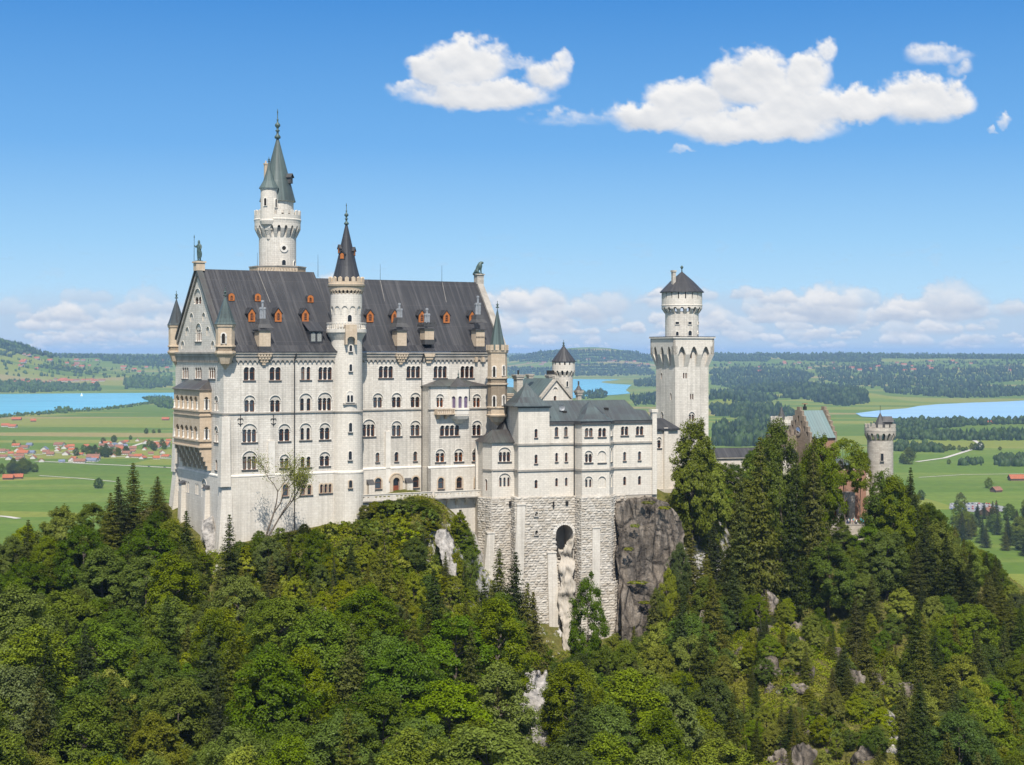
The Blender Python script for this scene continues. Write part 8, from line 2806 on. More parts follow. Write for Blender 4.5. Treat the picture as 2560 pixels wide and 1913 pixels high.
# ---------------------------------------------------------------- woods far off: one mass of small trees
M['far_leaf'] = leaf_mat('far_broadleaf', (.040, .066, .012), .8, .1)
M['far_fir'] = leaf_mat('far_conifer', (.022, .040, .012), .8, .1)


def in_poly(u, v, poly):
    c = False
    j = len(poly) - 1
    for i in range(len(poly)):
        if (poly[i][1] > v) != (poly[j][1] > v) and u < (poly[j][0] - poly[i][0]) * (v - poly[i][1]) / (poly[j][1] - poly[i][1] + 1e-9) + poly[i][0]:
            c = not c
        j = i
    return c


def mini(x, y, z, h, w, fir, rg):
    """A small many faced tree."""
    n = 6
    a0 = rg.random() * 6.28
    prof = [(1.0, 0.0), (.55, .45), (0.02, 1.0)] if fir else [(.75, .0), (1.0, .35), (.78, .72), (.05, 1.0)]
    vs, fs = [], []
    for r, t_ in prof:
        for i in range(n):
            a = a0 + 2 * pi * i / n
            k = w * r * rg.uniform(.7, 1.25)
            vs.append((x + k * cos(a), y + k * sin(a), z + h * t_ * rg.uniform(.93, 1.05) - (.5 if t_ == 0 else 0)))
    for j in range(len(prof) - 1):
        for i in range(n):
            fs.append((j * n + i, j * n + (i + 1) % n, (j + 1) * n + (i + 1) % n, (j + 1) * n + i))
    return vs, fs


def woods(label, patches, seed):
    rg = random.Random(seed)
    V, Fc, mi = [], [], []
    o = 0
    for poly, count, fir, (h0, h1) in patches:
        us, vs_ = [p[0] for p in poly], [p[1] for p in poly]
        n = 0
        tries = 0
        count = int(count * (1.9 if count > 200 else 1.2))
        while n < count and tries < count * 12:
            tries += 1
            u, v = rg.uniform(min(us), max(us)), rg.uniform(min(vs_), max(vs_))
            if not in_poly(u, v, poly):
                continue
            x, y = vg(u * p_, v * p_, 10)
            if y > 30000:
                continue
            h = rg.uniform(h0, h1) * rg.choice((.6, .75, .85, .9, 1.0, 1.1))
            isf = rg.random() < fir
            a, f = mini(x, y, 0.0, h, h * (rg.uniform(.2, .28) if isf else rg.uniform(.38, .55)), isf, rg)
            V += a
            Fc += [[o + k for k in q_] for q_ in f]
            mi += [1 if isf else 0] * len(f)
            o += len(a)
            n += 1
    V = np.array(V)
    V[:, 2] += np.concatenate([vz(V[i:i + 60000, 0], V[i:i + 60000, 1]) for i in range(0, len(V), 60000)]) - 1.0
    ob = link('woods', np_mesh('woods', V, np.array(Fc), [M['far_leaf'], M['far_fir']], False, mi))
    return tag(ob, label, 'woods', None, 'stuff')


woods('dark woods and tree lines on the slopes round the left lake', [
    ([(-40, 733), (20, 737), (70, 746), (145, 767), (150, 775), (95, 764), (40, 759), (-40, 757)], 700, .9, (20, 30)),
    ([(165, 766), (215, 764), (222, 773), (170, 776)], 160, .8, (20, 28)), ([(215, 771), (300, 774), (372, 772), (372, 796), (330, 796), (260, 790), (212, 778)], 420, .8, (20, 30)),
    ([(-20, 828), (60, 826), (130, 832), (215, 836), (220, 845), (120, 848), (-20, 850)], 420, .2, (14, 24)), ([(268, 826), (300, 820), (372, 818), (372, 838), (320, 841), (270, 842)], 300, .4, (15, 26)),
    ([(90, 794), (170, 800), (172, 810), (95, 800)], 90, .6, (14, 24)), ([(170, 804), (215, 808), (210, 812), (172, 810)], 40, .4, (14, 22)),
    ([(0, 801), (372, 800), (372, 822), (0, 818)], 120, .4, (12, 24)), ([(0, 776), (372, 785), (372, 804), (0, 800)], 100, .5, (12, 24)),
    ([(-10, 899), (110, 890), (240, 881), (340, 868), (342, 872), (240, 886), (110, 896), (-10, 905)], 260, .1, (5, 10)), ([(305, 861), (345, 858), (372, 860), (372, 884), (345, 882), (330, 872)], 230, .45, (9, 16)), ([(118, 882), (150, 880), (152, 893), (118, 895)], 45, .1, (8, 14))], 1)
woods('bluish woods on the hills behind the middle lake', [
    ([(1095, 795), (1180, 800), (1240, 790), (1400, 792), (1415, 812), (1300, 814), (1100, 813)], 900, .6, (18, 28)), ([(1100, 760), (1420, 762), (1420, 785), (1100, 785)], 900, .6, (20, 30)),
    ([(1365, 826), (1425, 812), (1425, 838), (1375, 836)], 130, .6, (16, 28)), ([(1250, 852), (1305, 843), (1315, 860), (1255, 864)], 90, .4, (12, 24)), ([(1360, 858), (1425, 852), (1425, 876), (1370, 878)], 130, .8, (16, 26))], 2)
woods('large dark woods between the meadows right of the square tower', [
    ([(1535, 769), (1600, 770), (1665, 776), (1660, 783), (1540, 782)], 330, .6, (18, 28)), ([(1680, 773), (1780, 773), (1905, 780), (1900, 785), (1700, 781)], 330, .6, (18, 28)),
    ([(1535, 803), (1620, 796), (1700, 800), (1760, 812), (1740, 830), (1850, 838), (1880, 862), (1790, 864), (1700, 852), (1600, 846), (1535, 832)], 1400, .8, (20, 30)),
    ([(1760, 800), (1900, 790), (2050, 800), (2212, 792), (2240, 824), (2100, 832), (2212, 842), (2212, 856), (2080, 862), (1930, 852), (1880, 838), (1770, 826)], 1500, .75, (20, 30)),
    ([(1700, 845), (1870, 850), (1880, 872), (1820, 880), (1740, 866), (1690, 862)], 420, .85, (20, 30)), ([(1535, 846), (1600, 848), (1690, 862), (1640, 872), (1535, 868)], 230, .8, (18, 28)),
    ([(1535, 884), (1620, 878), (1700, 884), (1720, 905), (1650, 908), (1540, 900)], 330, .8, (18, 28)), ([(1540, 925), (1660, 912), (1675, 940), (1675, 966), (1540, 964)], 420, .8, (18, 28)), ([(1930, 912), (1990, 908), (2080, 909), (2212, 908), (2240, 916), (2100, 920), (1995, 930), (1930, 926)], 420, .5, (10, 18)),
    ([(1860, 926), (1930, 922), (1990, 935), (2080, 938), (2212, 932), (2240, 952), (2080, 952), (1900, 950)], 480, .6, (10, 19)), ([(1900, 962), (1990, 964), (2040, 968), (2036, 978), (1900, 974)], 150, .2, (10, 18)),
    ([(1540, 788), (2212, 780), (2212, 800), (1540, 800)], 330, .6, (14, 24)), ([(2146, 992), (2180, 987), (2212, 990), (2212, 1008), (2150, 1008)], 90, .1, (10, 16)), ([(2070, 1000), (2120, 996), (2120, 1006), (2070, 1006)], 30, .3, (8, 14))], 3)
woods('blue far woods along the horizon', [([(-40, 768), (372, 770), (372, 775), (-40, 775)], 300, .6, (20, 30)), ([(1535, 764), (2230, 768), (2230, 778), (1535, 775)], 900, .6, (22, 32)), ([(372, 766), (1100, 766), (1100, 774), (372, 776)], 400, .6, (22, 32)), ([(-800, 766), (-40, 768), (-40, 790), (-300, 800), (-800, 792)], 600, .7, (20, 30)), ([(2230, 766), (3100, 766), (3100, 782), (2700, 806), (2230, 830)], 900, .7, (20, 30)), ([(2240, 900), (2600, 896), (2900, 905), (2900, 925), (2240, 918)], 300, .5, (12, 20)), ([(-600, 905), (-20, 903), (-20, 908), (-600, 915)], 160, .2, (6, 12))], 4)

# ---------------------------------------------------------------- single trees, houses and cars down in the valley
VT_N = 0


def vtree(kind, u, v, h, label, group):
    x, y = vg(u * p_, v * p_)
    pool, h0, r0, nm = {'b': (BL, 14.2, 4.6, 'field_tree'), 's': (SPM, 20, 3.5, 'spruce_tree')}[kind]
    o = bpy.data.objects.new(nm, pool[random.randrange(len(pool))])
    COL.objects.link(o)
    z = float(vz(x, y)[0])
    o.location = (x, y, z - (.22 * h if kind == 'b' else 1.0))
    w = h * (.42 if kind == 'b' else .24)
    o.scale = (w / r0, w / r0, h * (1.22 if kind == 'b' else 1) / h0)
    o.rotation_euler.z = random.random() * 6.28
    return tag(o, label, 'tree', group)


rg = random.Random(4)
k = 0
for i in range(46):                                            # conifers by the car park
    u, v = rg.uniform(2072, 2235), rg.uniform(1120, 1205)
    if v > 1205 - max(0, 2180 - u) * .3 or (u < 2110 and v < 1130):
        continue
    vtree('s' if rg.random() < .8 else 'b', u, v, rg.uniform(20, 29), 'dark tall tree of the conifer grove in front of the car park', 'trees of the grove by the car park')
for n_, (cx_, cy2, su, sv, cnt, h) in {'small grove at the left edge of the near meadow': (38, 1020, 42, 5, 22, 19), 'tree cluster between the red roofed village houses': (225, 982, 46, 7, 26, 15), 'tree cluster at the right end of the village': (330, 970, 22, 5, 9, 14)}.items():
    for i in range(cnt):
        vtree('b', rg.gauss(cx_, su * .5), rg.uniform(cy2 - sv, cy2 + sv), h * rg.uniform(.7, 1.15), 'rounded tree of the ' + n_, n_)
for u, v, h, lab in [(213, 1055, 17, 'single dark tree alone in the near left meadow'), (316, 937, 13, 'broad tree, leftmost of three by the field road'), (332, 936, 11, 'middle one of three trees by the field road'), (344, 935, 11, 'rightmost of three trees by the field road'), (246, 955, 17, 'tall tree above the middle of the village'), (223, 958, 13, 'loose tree left of the tall one above the village'), (282, 950, 10, 'small round tree above the right end of the village'),
                     (30, 960, 9, 'small lone tree left above the village'), (1962, 1003, 26, 'large dark tree at the edge of the right meadow'), (1948, 1000, 14, 'tree left of the large dark one on the right meadow'), (1969, 990, 22, 'tree behind the large dark one on the right meadow'), (2136, 1055, 14, 'round bush tree beside the red barn'), (2107, 972, 15, 'tree left of two at the road bend'), (2118, 973, 20, 'larger tree right of the road bend'), (2160, 973, 9, 'small tree far right of the road bend'), (1990, 1080, 13, 'tree at the right foot of the castle hill'), (2160, 945, 22, 'tall pointed tree before the right lake'), (2050, 1003, 9, 'low bush in the middle of the right meadow'), (1976, 973, 16, 'roundish tree in the right hedge row'), (2075, 1098, 18, 'tree standing in the car park')]:
    vtree('b', u, v, h, lab, None)
for i in range(14):
    vtree('b', 1980 + i * 9 + rg.uniform(-3, 3), 974 + rg.uniform(-2, 2), rg.uniform(8, 13), 'bushy tree of the hedge row crossing the right meadow', 'hedge row trees on the right')

M['tile'] = plain('orange_roof_tiles', (.30, .095, .042), .85, .3, .6)
M['tile_d'] = plain('brown_roof_tiles', (.20, .095, .06), .85, .3, .6)
M['tile_g'] = plain('grey_blue_roof', (.13, .15, .20), .7, .3, .6)
M['plaster'] = plain('white_plaster', (.52, .49, .44), .9, .1, .4)
M['barnwood'] = plain('brown_barn_wood', (.13, .085, .055), .95, .3, .8)


def house_mesh(w, l, hw, hr):
    a = MB()
    a.box(-l / 2, l / 2, -w / 2, w / 2, 0, hw)
    a.add([(e, y, z) for e in (-l / 2, l / 2) for y, z in ((-w / 2, hw), (w / 2, hw), (0, hw + hr - .15))], [(0, 1, 2), (3, 5, 4)])
    for e in (-1, 1):
        for i in range(4):
            x = -l / 2 + l * (i + .5) / 4
            for z in (1.0, 3.6):
                if z + 1.3 < hw:
                    a.box(x - .6, x + .6, e * (w / 2 + .03) - .03, e * (w / 2 + .03) + .03, z, z + 1.3, 1)
    b = MB()
    o = 1.0
    s = hr / (w / 2)
    for e in (-1, 1):
        b.add([(-l / 2 - o, e * (w / 2 + o), hw - o * s), (l / 2 + o, e * (w / 2 + o), hw - o * s), (l / 2 + o, 0, hw + hr), (-l / 2 - o, 0, hw + hr), (-l / 2 - o, e * (w / 2 + o), hw - o * s - .3), (l / 2 + o, e * (w / 2 + o), hw - o * s - .3), (l / 2 + o, 0, hw + hr - .3), (-l / 2 - o, 0, hw + hr - .3)], [(0, 1, 2, 3), (7, 6, 5, 4), (0, 4, 5, 1), (0, 3, 7, 4), (1, 5, 6, 2)])
    b.box(l * .2, l * .2 + .9, -.45 + .8, .45 + .8, hw + hr * .5, hw + hr + 1.0)
    return a, b


HM = []
for i, (w, l, hw, hr) in enumerate(((12, 15, 4.2, 4.6), (14, 20, 4.6, 5.2), (11, 13, 4.0, 4.2), (15, 26, 4.4, 5.4))):
    a, b = house_mesh(w, l, hw, hr)
    HM.append((a.mesh('wall', [M['plaster'], M['glass']]), {c: b.mesh('roof', [M[c]]) for c in ('tile', 'tile_d', 'tile_g')}, a.mesh('wall', [M['barnwood'], M['barnwood']])))


def house(u, v, k, col, rz, label, group=None, barn=False, name='house', sc=1.0):
    x, y = vg(u * p_, v * p_)
    h = thing(name, label, 'barn' if barn else 'house', (x, y, float(vz(x, y)[0]) - .3), rz, group)
    h.scale = (sc, sc, sc)
    link('wall', HM[k][2 if barn else 0], h)
    link('roof', HM[k][1][col], h)


occ = []
i = 0
while i < 84:                                                  # near village on the left
    u = rg.uniform(0, 366)
    v = rg.uniform(963, 1000) if u < 220 else rg.uniform(952, 992)
    if (u < 80 and v > 996) or any(abs(a - u) < 6 and abs(b - v) < 3.2 for a, b in occ):
        i += .12
        continue
    occ.append((u, v))
    c = rg.choices(('tile', 'tile_d', 'tile_g'), (.58, .28, .14))[0]
    part = 'left' if u < 90 else 'middle' if u < 230 else 'right'
    house(u, v, rg.randrange(4), c, rg.uniform(-.35, .35) + (1.57 if rg.random() < .35 else 0), {'tile': 'white house with orange tiled roof', 'tile_d': 'white house with brown roof', 'tile_g': 'white house with grey blue roof'}[c] + f' in the {part} part of the near village', 'houses of the near village', sc=rg.uniform(.62, .92))
    i += 1
for i in range(34):                                            # far shore village
    u = rg.gauss(150, 55) if i < 24 else rg.uniform(-5, 80)
    house(u, rg.uniform(822, 831) + max(0, (u - 180)) * .06, rg.randrange(4), rg.choice(('tile', 'tile', 'tile_d')), rg.uniform(-.4, .4), 'tiny red roofed house of the far shore village left of the palace', 'houses of the far shore village', sc=1.25)
for i in range(16):
    house(rg.uniform(1572, 1645), rg.uniform(916, 927), rg.randrange(4), rg.choice(('tile', 'tile', 'tile_d')), rg.uniform(-.4, .4), 'red roofed house of the hamlet right of the square tower', 'houses of the hamlet by the square tower', sc=1.1)
for u0, u1, v0, v1, n_ in ((0, 365, 772, 806, 26), (1110, 1410, 778, 800, 26), (1560, 2200, 782, 808, 34)):
    for i in range(n_):
        house(rg.uniform(u0, u1), rg.uniform(v0, v1), rg.randrange(4), rg.choice(('tile', 'tile', 'tile_d')), rg.uniform(-.4, .4), 'tiny far farmhouse with red roof ' + ('above the left lake' if u1 < 400 else 'behind the middle lake' if u1 < 1500 else 'among the right woods'), 'far farmhouses on the hills', sc=1.5)
for u, v, k, c, rz, lab in [(36, 908, 3, 'tile', .1, 'long barn with red roof below the left lake'), (72, 911, 0, 'tile', .3, 'small brown barn right of the long red roofed barn'), (12, 922, 1, 'tile', .1, 'red roofed farmhouse at the left edge'), (28, 924, 1, 'tile', -.2, 'second red roofed farmhouse at the left edge'), (414 / p_, 908, 1, 'tile', .1, 'brown barn with red roof left of the loggia'), (40, 1034, 2, 'tile', .2, 'lone red barn below the left grove'), (18, 1036, 0, 'tile', .1, 'brown shed left of the lone red barn'),
                            (2198, 1038, 3, 'tile', .05, 'long barn with rust red roof at the right edge'), (2152, 1063, 2, 'tile_d', .5, 'small brown barn beside the round bush tree'), (2137, 915, 2, 'tile', .2, 'white cottage with red roof before the right lake'), (2135, 1112, 3, 'tile_d', .9, 'large brown roofed barn behind the conifer grove')]:
    house(u, v, k, c, rz, lab, None, 'barn' in lab or 'shed' in lab, 'barn' if 'barn' in lab else 'shed' if 'shed' in lab else 'house')

CM = []
for i, c in enumerate(((.42, .42, .42), (.03, .03, .035), (.35, .03, .03), (.05, .09, .25), (.25, .25, .26))):
    b = MB()
    prof = [(-2.2, .35), (-2.2, .85), (-1.5, .95), (-1.0, 1.45), (.5, 1.45), (1.15, .95), (2.1, .8), (2.2, .35)]
    b.add([(x, y, z) for y in (-.85, .85) for x, z in prof], [tuple(range(7, -1, -1)), tuple(range(8, 16))] + [(j, (j + 1) % 8, 8 + (j + 1) % 8, 8 + j) for j in range(8)], 0)
    for y in (-.86, .84):
        b.box(-1.0, .6, y, y + .02, 1.0, 1.35, 1)
        for x in (-1.4, 1.35):
            b.lathe(0, 0, [(.01, 0)], 3)
            b.add([(x + .33 * cos(2 * pi * j / 8), y + (-.03 if y < 0 else .05), .33 + .33 * sin(2 * pi * j / 8)) for j in range(8)], [tuple(range(8))], 1)
    CM.append(b.mesh('parked_car', [plain('car_paint', c, .3, .05, spec=.5), M['iron']]))
for i in range(40):
    u, v = 2056 + (i % 14) * 7.4 + rg.uniform(-1, 1), (1090, 1096, 1101)[i // 14] + rg.uniform(-.6, .6)
    x, y = vg(u * p_, v * p_)
    o = link('parked_car', CM[rg.randrange(5)])
    o.location = (x, y, float(vz(x, y)[0]) + .65)
    o.rotation_euler.z = 1.57 + rg.uniform(-.15, .15)
    tag(o, 'tiny car parked in the ' + ('back' if i < 14 else 'middle' if i < 28 else 'front') + ' row of the valley car park', 'car', 'cars in the valley car park')
for u, v, lab in ((322, 1009, 'dark car driving on the meadow road, left of two'), (356, 1010.6, 'dark car driving on the meadow road, right of two')):
    x, y = vg(u * p_, v * p_)
    o = link('car', CM[1])
    o.location = (x, y, float(vz(x, y)[0]) + .6)
    tag(o, lab, 'car')
d = (CAMZ - 1.5) * F / (856 * p_ - V0)
sb_ = thing('sailing_boat', 'tiny white sailing boat on the left lake', 'boat', ((176 * p_ - CX) / F * d, d, 1.5))
MB().prism([(-5, -.9), (3, -1.1), (6, 0), (3, 1.1), (-5, .9)], .6, 1.6, 0, [(-5.3, -1.2), (3, -1.5), (7, 0), (3, 1.5), (-5.3, 1.2)]).build('hull', M['plaster'], sb_)
MB().tube((1, 0, 1.5), (1, 0, 17), .12, .08).build('mast', M['zinc'], sb_)
MB().add([(.8, 0, 2.4), (-4.6, .5, 2.6), (.8, 0, 16.5), (.8, .06, 2.4), (-4.6, .56, 2.6), (.8, .06, 16.5)], [(0, 1, 2), (5, 4, 3), (0, 2, 5, 3), (1, 4, 5, 2)]).add([(1.3, 0, 2.4), (6.2, .2, 2.2), (1.2, 0, 14.5), (1.3, .05, 2.4), (6.2, .25, 2.2), (1.2, .05, 14.5)], [(0, 1, 2), (5, 4, 3), (0, 2, 5, 3), (1, 4, 5, 2)]).build('sail', plain('white_sail', (.8, .8, .78), .8, .03), sb_)
x, y = vg(1290 * p_, 749 * p_)

# ================================================================ visitors
SKIN = plain('skin', (.45, .27, .19), .6, .1)
pose = [(None, (0, 0, .95), .13), (0, (0, 0, 1.12), .12), (1, (0, 0, 1.36), .15), (2, (0, 0, 1.47), .06), (3, (0, -.01, 1.56), .085), (4, (0, -.01, 1.68), .08),
        (2, (.19, 0, 1.38), .055), (6, (.25, .0, 1.13), .045), (7, (.23, -.1, .9), .035), (8, (.23, -.13, .82), .03), (2, (-.19, 0, 1.38), .055), (10, (-.25, .0, 1.13), .045), (11, (-.24, -.08, .9), .035), (12, (-.24, -.11, .82), .03),
        (0, (.09, 0, .86), .09), (14, (.1, -.01, .48), .065), (15, (.1, 0, .08), .045), (16, (.11, -.14, .04), .04), (0, (-.09, 0, .86), .09), (18, (-.11, .02, .48), .065), (19, (-.12, .04, .08), .045), (20, (-.13, -.1, .04), .04)]
pb = skinned('body_source', pose, SKIN)
body = pb.data
bpy.data.objects.remove(pb)
nv = len(body.vertices)
co = np.zeros(nv * 3)
body.vertices.foreach_get('co', co)
co = co.reshape(-1, 3)
cen = np.array([tuple(p.center) for p in body.polygons])
sel_top = (cen[:, 2] > .93) & (cen[:, 2] < 1.46) & ((np.abs(cen[:, 0]) < .2) | (cen[:, 2] > 1.1))
sel_leg = (cen[:, 2] <= .97) & (cen[:, 2] > .1) & (np.abs(cen[:, 0]) < .185)
sel_hair = (cen[:, 2] > 1.6) & ((cen[:, 1] > .0) | (cen[:, 2] > 1.68))
me_no = np.array([tuple(v.normal) for v in body.vertices])


def cloth(name, sel, off, mat):
    vs, fs, mp = [], [], {}
    for p in body.polygons:
        if not sel[p.index]:
            continue
        f = []
        for i in p.vertices:
            if i not in mp:
                mp[i] = len(vs)
                vs.append(tuple(co[i] + me_no[i] * off))
            f.append(mp[i])
        fs.append(f)
    me = bpy.data.meshes.new(name)
    me.from_pydata(vs, [], fs)
    me.materials.append(mat)
    return me


CLO = {n_: plain('cloth_' + n_, c, .9, .1, 4) for n_, c in {'white': (.7, .7, .68), 'red': (.5, .03, .03), 'purple': (.28, .07, .45), 'turquoise': (.05, .45, .5), 'black': (.02, .02, .022), 'grey': (.25, .25, .26), 'blue': (.05, .1, .35), 'beige': (.5, .4, .28), 'pink': (.6, .25, .3)}.items()}
TOPS = {n_: cloth('shirt', sel_top, .02, m) for n_, m in CLO.items()}
LEGS = {n_: cloth('trousers', sel_leg, .018, CLO[n_]) for n_ in ('black', 'blue', 'grey', 'beige')}
HAIR = [cloth('hair', sel_hair, .018, plain('hair_' + n_, c, .8, .2)) for n_, c in (('dark', (.03, .02, .015)), ('blond', (.3, .2, .08)))]


def person(x, y, z, rz, top, leg, label, group=None, s=1.0):
    o = link('person', body)
    o.location, o.rotation_euler.z, o.scale = (x, y, z), rz, (s, s, s)
    tag(o, label, 'person', group)
    for n_, me in (('shirt', TOPS[top]), ('trousers', LEGS[leg]), ('hair', random.choice(HAIR))):
        link(n_, me, o)
    return o


pl_ = MB()                                                     # paved court in front of the gatehouse
zq = CAMZ - (1312 - V0) / F * 430
cpts = [ray_pt(2040, 1312, 428), ray_pt(2200, 1312, 428), ray_pt(2200, 1312, 438), ray_pt(2040, 1312, 438)]
pl_.prism([(a, b) for a, b, c in cpts], zq - 12, zq)
tag(pl_.build('courtyard', plain('pale_paving', (.42, .39, .34), .9, .15, .8)), 'paved court in front of the gatehouse', None, None, 'structure')
wl = thing('court_wall', 'low grey retaining wall in front of the waiting visitors', 'wall', (cpts[0][0], cpts[0][1] - .4, zq - 12))
MB().box(0, cpts[1][0] - cpts[0][0], -.25, .25, 0, 12.2).build('wall', M['gate_stone'], wl)
MB().box(-.1, cpts[1][0] - cpts[0][0] + .1, -.35, .35, 12.2, 12.4).build('coping', M['trim_dark'], wl)
tops = ['white', 'red', 'purple', 'turquoise', 'black', 'grey', 'blue', 'beige', 'pink', 'white', 'black', 'white']
for i in range(46):
    u = 2078 + rg.random() * 84
    dd2 = 429 + rg.random() ** 1.3 * 8
    tp = rg.choice(tops)
    lg_ = rg.choice(('black', 'blue', 'grey', 'beige'))
    part = 'left end' if u < 2105 else 'middle' if u < 2135 else 'right end'
    person((u - CX) / F * dd2, dd2, zq, rg.uniform(0, 6.28), tp, lg_, f'visitor in {tp} top and {lg_} trousers, {part} of the gatehouse crowd', 'visitors waiting before the gatehouse', rg.uniform(.93, 1.05))
d = 398
person((1651 - CX) / F * d, d, CAMZ - (1221 - V0) / F * d, .3, 'pink', 'grey', 'lone person standing on the path below the square tower')
x, y = (1672 - CX) / F * 399, 399
path = MB().prism([((1641 - CX) / F * 396, 396), ((1735 - CX) / F * 398, 398), ((1735 - CX) / F * 405, 405), ((1641 - CX) / F * 405, 405)], 150, CAMZ - (1221 - V0) / F * 398)
tag(path.build('path', plain('path_gravel', (.4, .36, .3), .95, .15, .8)), 'gravel path on a low wall below the square tower', None, None, 'structure')

# ================================================================ thin glowing cloud shell, light and shade painted in, far beyond the hills
def smooth(a, b, x):
    k = np.clip((x - a) / (b - a), 0, 1)
    return k * k * (3 - 2 * k)


su, sv = np.arange(-1200, 3780, 3.0), np.arange(-150, 900, 3.0)
U, V = np.meshgrid(su, sv)
n_a = fbm(U / 95, V / 80, 5, 6, .55)
n_b = fbm(U / 34 + 50, V / 30, 6, 5, .6)
n_w = fbm(U / 120, V / 45, 9, 5)
Uw, Vw = U + (n_a - .5) * 60, V + (n_b - .5) * 46
dens = np.full_like(U, -1.0)
lightf = np.zeros_like(U)
puffs = [(1163, 163, 128, 84, 1), (1095, 180, 80, 60, 1), (1190, 238, 218, 54, 1), (1010, 222, 58, 24, .5), (1365, 190, 66, 56, .8), (1408, 155, 26, 40, .7), (1300, 160, 60, 26, .45), (1430, 300, 150, 26, .28),
         (1630, 296, 118, 52, 1), (1735, 258, 130, 72, 1), (1880, 205, 135, 92, 1), (2015, 185, 72, 70, 1), (2068, 130, 30, 42, .65), (1885, 318, 265, 56, 1), (2010, 268, 150, 78, 1), (2146, 268, 120, 56, 1), (2310, 255, 130, 76, 1), (2392, 255, 58, 60, 1), (2356, 138, 84, 34, .42), (2400, 175, 40, 30, .35), (2506, 305, 26, 18, .5), (2480, 325, 24, 8, .4), (1700, 374, 48, 15, .35)]
for cu, cv, ru, rv, w in puffs:
    k = 1 - np.sqrt(((Uw - cu) / ru) ** 2 + ((Vw - cv) / (rv * np.where(Vw > cv, .8, 1))) ** 2)
    dens = np.maximum(dens, np.clip(k * 2.2, -1, 1) * w)
    lightf = lightf + np.clip(k, 0, 1) * w
d0 = dens + (n_b - .5) * .75 + (n_a - .5) * .35
d0 = d0 + (n_w - .5) * .35
alpha = smooth(-.02, .9, d0) ** .9 * smooth(-.3, .25, dens)


def blur(a, k):
    for ax in (0, 1):
        c = np.cumsum(np.concatenate([np.repeat(np.take(a, [0], ax), k + 1, ax), a, np.repeat(np.take(a, [-1], ax), k, ax)], ax), ax)
        n = a.shape[ax]
        a = (np.take(c, np.arange(2 * k + 1, 2 * k + 1 + n), ax) - np.take(c, np.arange(0, n), ax)) / (2 * k + 1)
    return a


hgt = blur(np.clip(d0, 0, 1.6), 3) + .55 * blur(np.clip(d0, 0, 1.6), 12) + (n_b - .5) * .25
gy_, gx_ = np.gradient(hgt)
lit = np.clip(.60 + 3.6 * gy_ * 1.0 - 1.0 * gx_, .0, 1.0)        # cloud light painted in for a sun high behind the viewer's right shoulder
thick = blur(np.clip(d0, 0, 1), 10)
sh = np.clip(lit * .85 + .16 + (n_w - .5) * .5 + .25 * (1 - smooth(.2, .8, thick)), 0, 1)
cr = np.stack([.60 + .42 * sh, .65 + .36 * sh, .73 + .27 * sh], -1)
# rows of flat based cumulus towards the horizon, lit tops and grey bases painted
veil = smooth(712, 790, V + (n_w - .5) * 70) * .66
ca = veil.copy()
cc = np.stack([.50 + .10 * n_w, .62 + .08 * n_w, .80 + .04 * n_w], -1)
rgc = np.random.default_rng(12)
for vb, cnt, w0, w1, asp in ((872, 60, 30, 90, .16), (856, 52, 40, 110, .18), (838, 44, 50, 140, .20), (818, 36, 60, 170, .22), (800, 34, 70, 190, .22), (782, 30, 80, 210, .22), (764, 20, 70, 210, .22), (745, 9, 60, 160, .22)):
    for kc in range(int(cnt * 1.76)):
        rgc = np.random.default_rng(int(vb * 1000) + kc)
        w_ = rgc.uniform(w0, w1)
        h_ = w_ * asp * rgc.uniform(.7, 1.4)
        uc, vc_ = rgc.uniform(-1200, 3780), vb + rgc.normal(0, 7)
        sl = (slice(max(0, int((vc_ - h_ * 2.2 + 150) / 3)), max(0, int((vc_ + h_ + 150) / 3))), slice(max(0, int((uc - w_ * .8 + 1200) / 3)), max(0, int((uc + w_ * .8 + 1200) / 3))))
        uu, vv = U[sl], V[sl]
        if uu.size < 12:
            continue
        uu, vv = uu + (n_b[sl] - .5) * w_ * .22, vv + (n_a[sl] - .5) * h_ * .6 + (n_b[sl] - .5) * h_ * .5
        fld = np.full(uu.shape, -1.0)
        tone = np.zeros(uu.shape)
        for b_ in range(7):
            pu = rgc.uniform(-.38, .38)
            pr_ = h_ * rgc.uniform(.45, .95) * (1.15 - abs(pu) * 1.5)
            pc = vc_ - pr_ * .55
            k = 1 - np.sqrt(((uu - uc - pu * w_) / (pr_ * 1.5)) ** 2 + ((vv - pc) / pr_) ** 2)
            tone = np.where(k > fld, .62 - .75 * (vv - pc) / pr_, tone)
            fld = np.maximum(fld, k)
        a = smooth(-.05, .45, fld + (n_b[sl] - .5) * .5) * (1 - smooth(0, h_ * .55, vv - vc_)) * rgc.uniform(.4, .85)
        br = np.clip(tone + (n_b[sl] - .5) * .8, 0, 1) * rgc.uniform(.75, 1)
        c = np.stack([.50 + .52 * br, .595 + .41 * br, .745 + .25 * br], -1)
        cc[sl] = cc[sl] * (1 - a[..., None]) + c * a[..., None]
        ca[sl] = ca[sl] + (1 - ca[sl]) * a
fade = smooth(655, 700, V + (n_w - .5) * 50)
ca *= fade * smooth(-1200, -850, U) * (1 - smooth(3400, 3780, U))
wisps = smooth(.62, .80, fbm(U / 60 + 3, V / 22, 71, 5)) * smooth(560, 640, V) * (1 - smooth(690, 730, V)) * .10
alpha2 = np.clip(wisps, 0, 1)
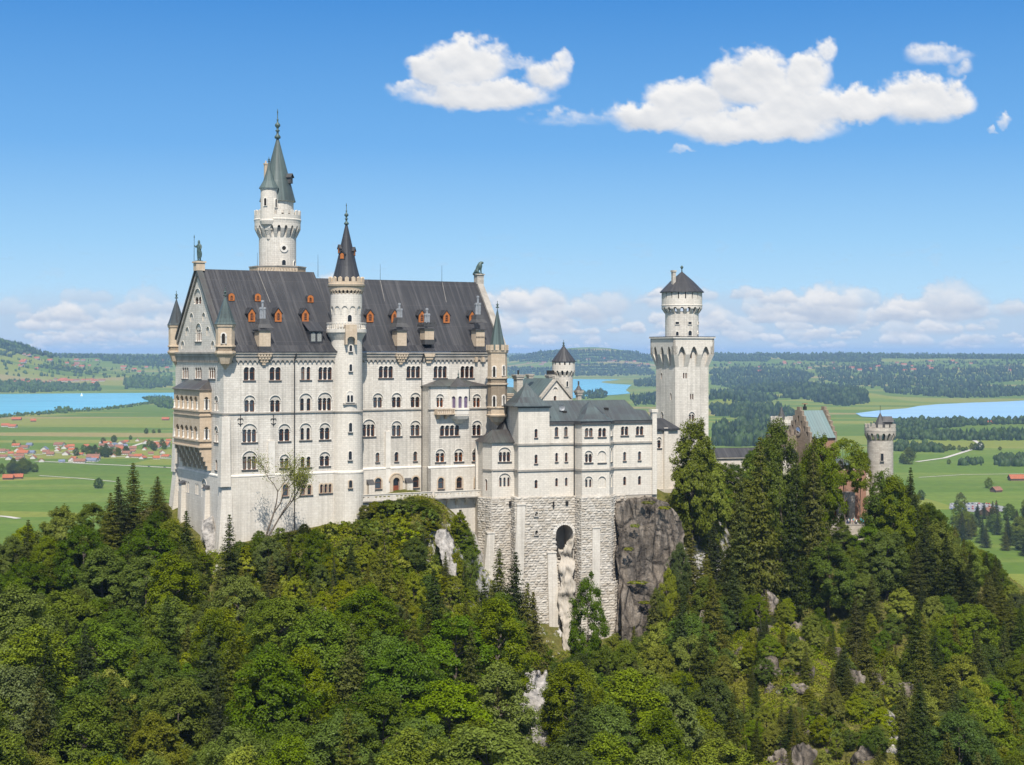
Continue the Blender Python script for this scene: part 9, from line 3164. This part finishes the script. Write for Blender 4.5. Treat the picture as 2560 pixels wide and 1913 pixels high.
rgb = cr * alpha[..., None] + cc * ((1 - alpha) * ca)[..., None] + np.array([.62, .68, .78]) * ((1 - alpha) * (1 - ca) * alpha2)[..., None]
A = 1 - (1 - alpha) * (1 - ca) * (1 - alpha2)
rgb = rgb / np.maximum(A, 1e-4)[..., None]
DS = 62000.0
dx_, dz_ = (U - CX) / F, -(V - V0) / F
nl = np.sqrt(1 + dx_ ** 2 + dz_ ** 2)
sp = np.stack([dx_ / nl * DS, DS / nl, CAMZ + dz_ / nl * DS], -1).reshape(-1, 3)
sm_ = NT('sky_clouds')
at = sm_.n('Attribute', attribute_name='cloud')
em = sm_.n('Emission')
sm_.t.links.new(at.outputs['Color'], em.inputs[0])
em.inputs[1].default_value = .74
tr_ = sm_.n('BsdfTransparent')
mx_ = sm_.n('MixShader')
sm_.t.links.new(at.outputs['Alpha'], mx_.inputs[0])
sm_.t.links.new(tr_.outputs[0], mx_.inputs[1])
sm_.t.links.new(em.outputs[0], mx_.inputs[2])
sm_.t.links.new(mx_.outputs[0], sm_.out.inputs[0])
sm_.t.nodes.remove(sm_.p)
sm_.mat.cycles.emission_sampling = 'NONE'
sky_me = grid_mesh('sky', sp, len(su), len(sv), sm_.mat)
ca_ = sky_me.color_attributes.new('cloud', 'FLOAT_COLOR', 'POINT')
ca_.data.foreach_set('color', np.concatenate([rgb.reshape(-1, 3), A.reshape(-1, 1)], 1).astype(np.float32).ravel())
tag(link('sky', sky_me), 'sky backdrop with painted, glowing cumulus clouds and a cloud band along the horizon', None, None, 'structure')

# ---------------------------------------------------------------- the air
hm = bpy.data.materials.new('haze')
hm.use_nodes = True
ht = hm.node_tree
ht.nodes.remove(ht.nodes['Principled BSDF'])
pv = ht.nodes.new('ShaderNodeVolumePrincipled')
pv.inputs['Color'].default_value = (.40, .62, .93, 1)
pv.inputs['Density'].default_value = HAZE
pv.inputs['Anisotropy'].default_value = 0.0
ht.links.new(pv.outputs[0], ht.nodes['Material Output'].inputs['Volume'])
hb = MB().box(-47500, 47500, -600, 47500, -46, 300).build('haze', hm)
tag(hb, 'thin blue summer haze over the valley', 'haze', None, 'stuff')
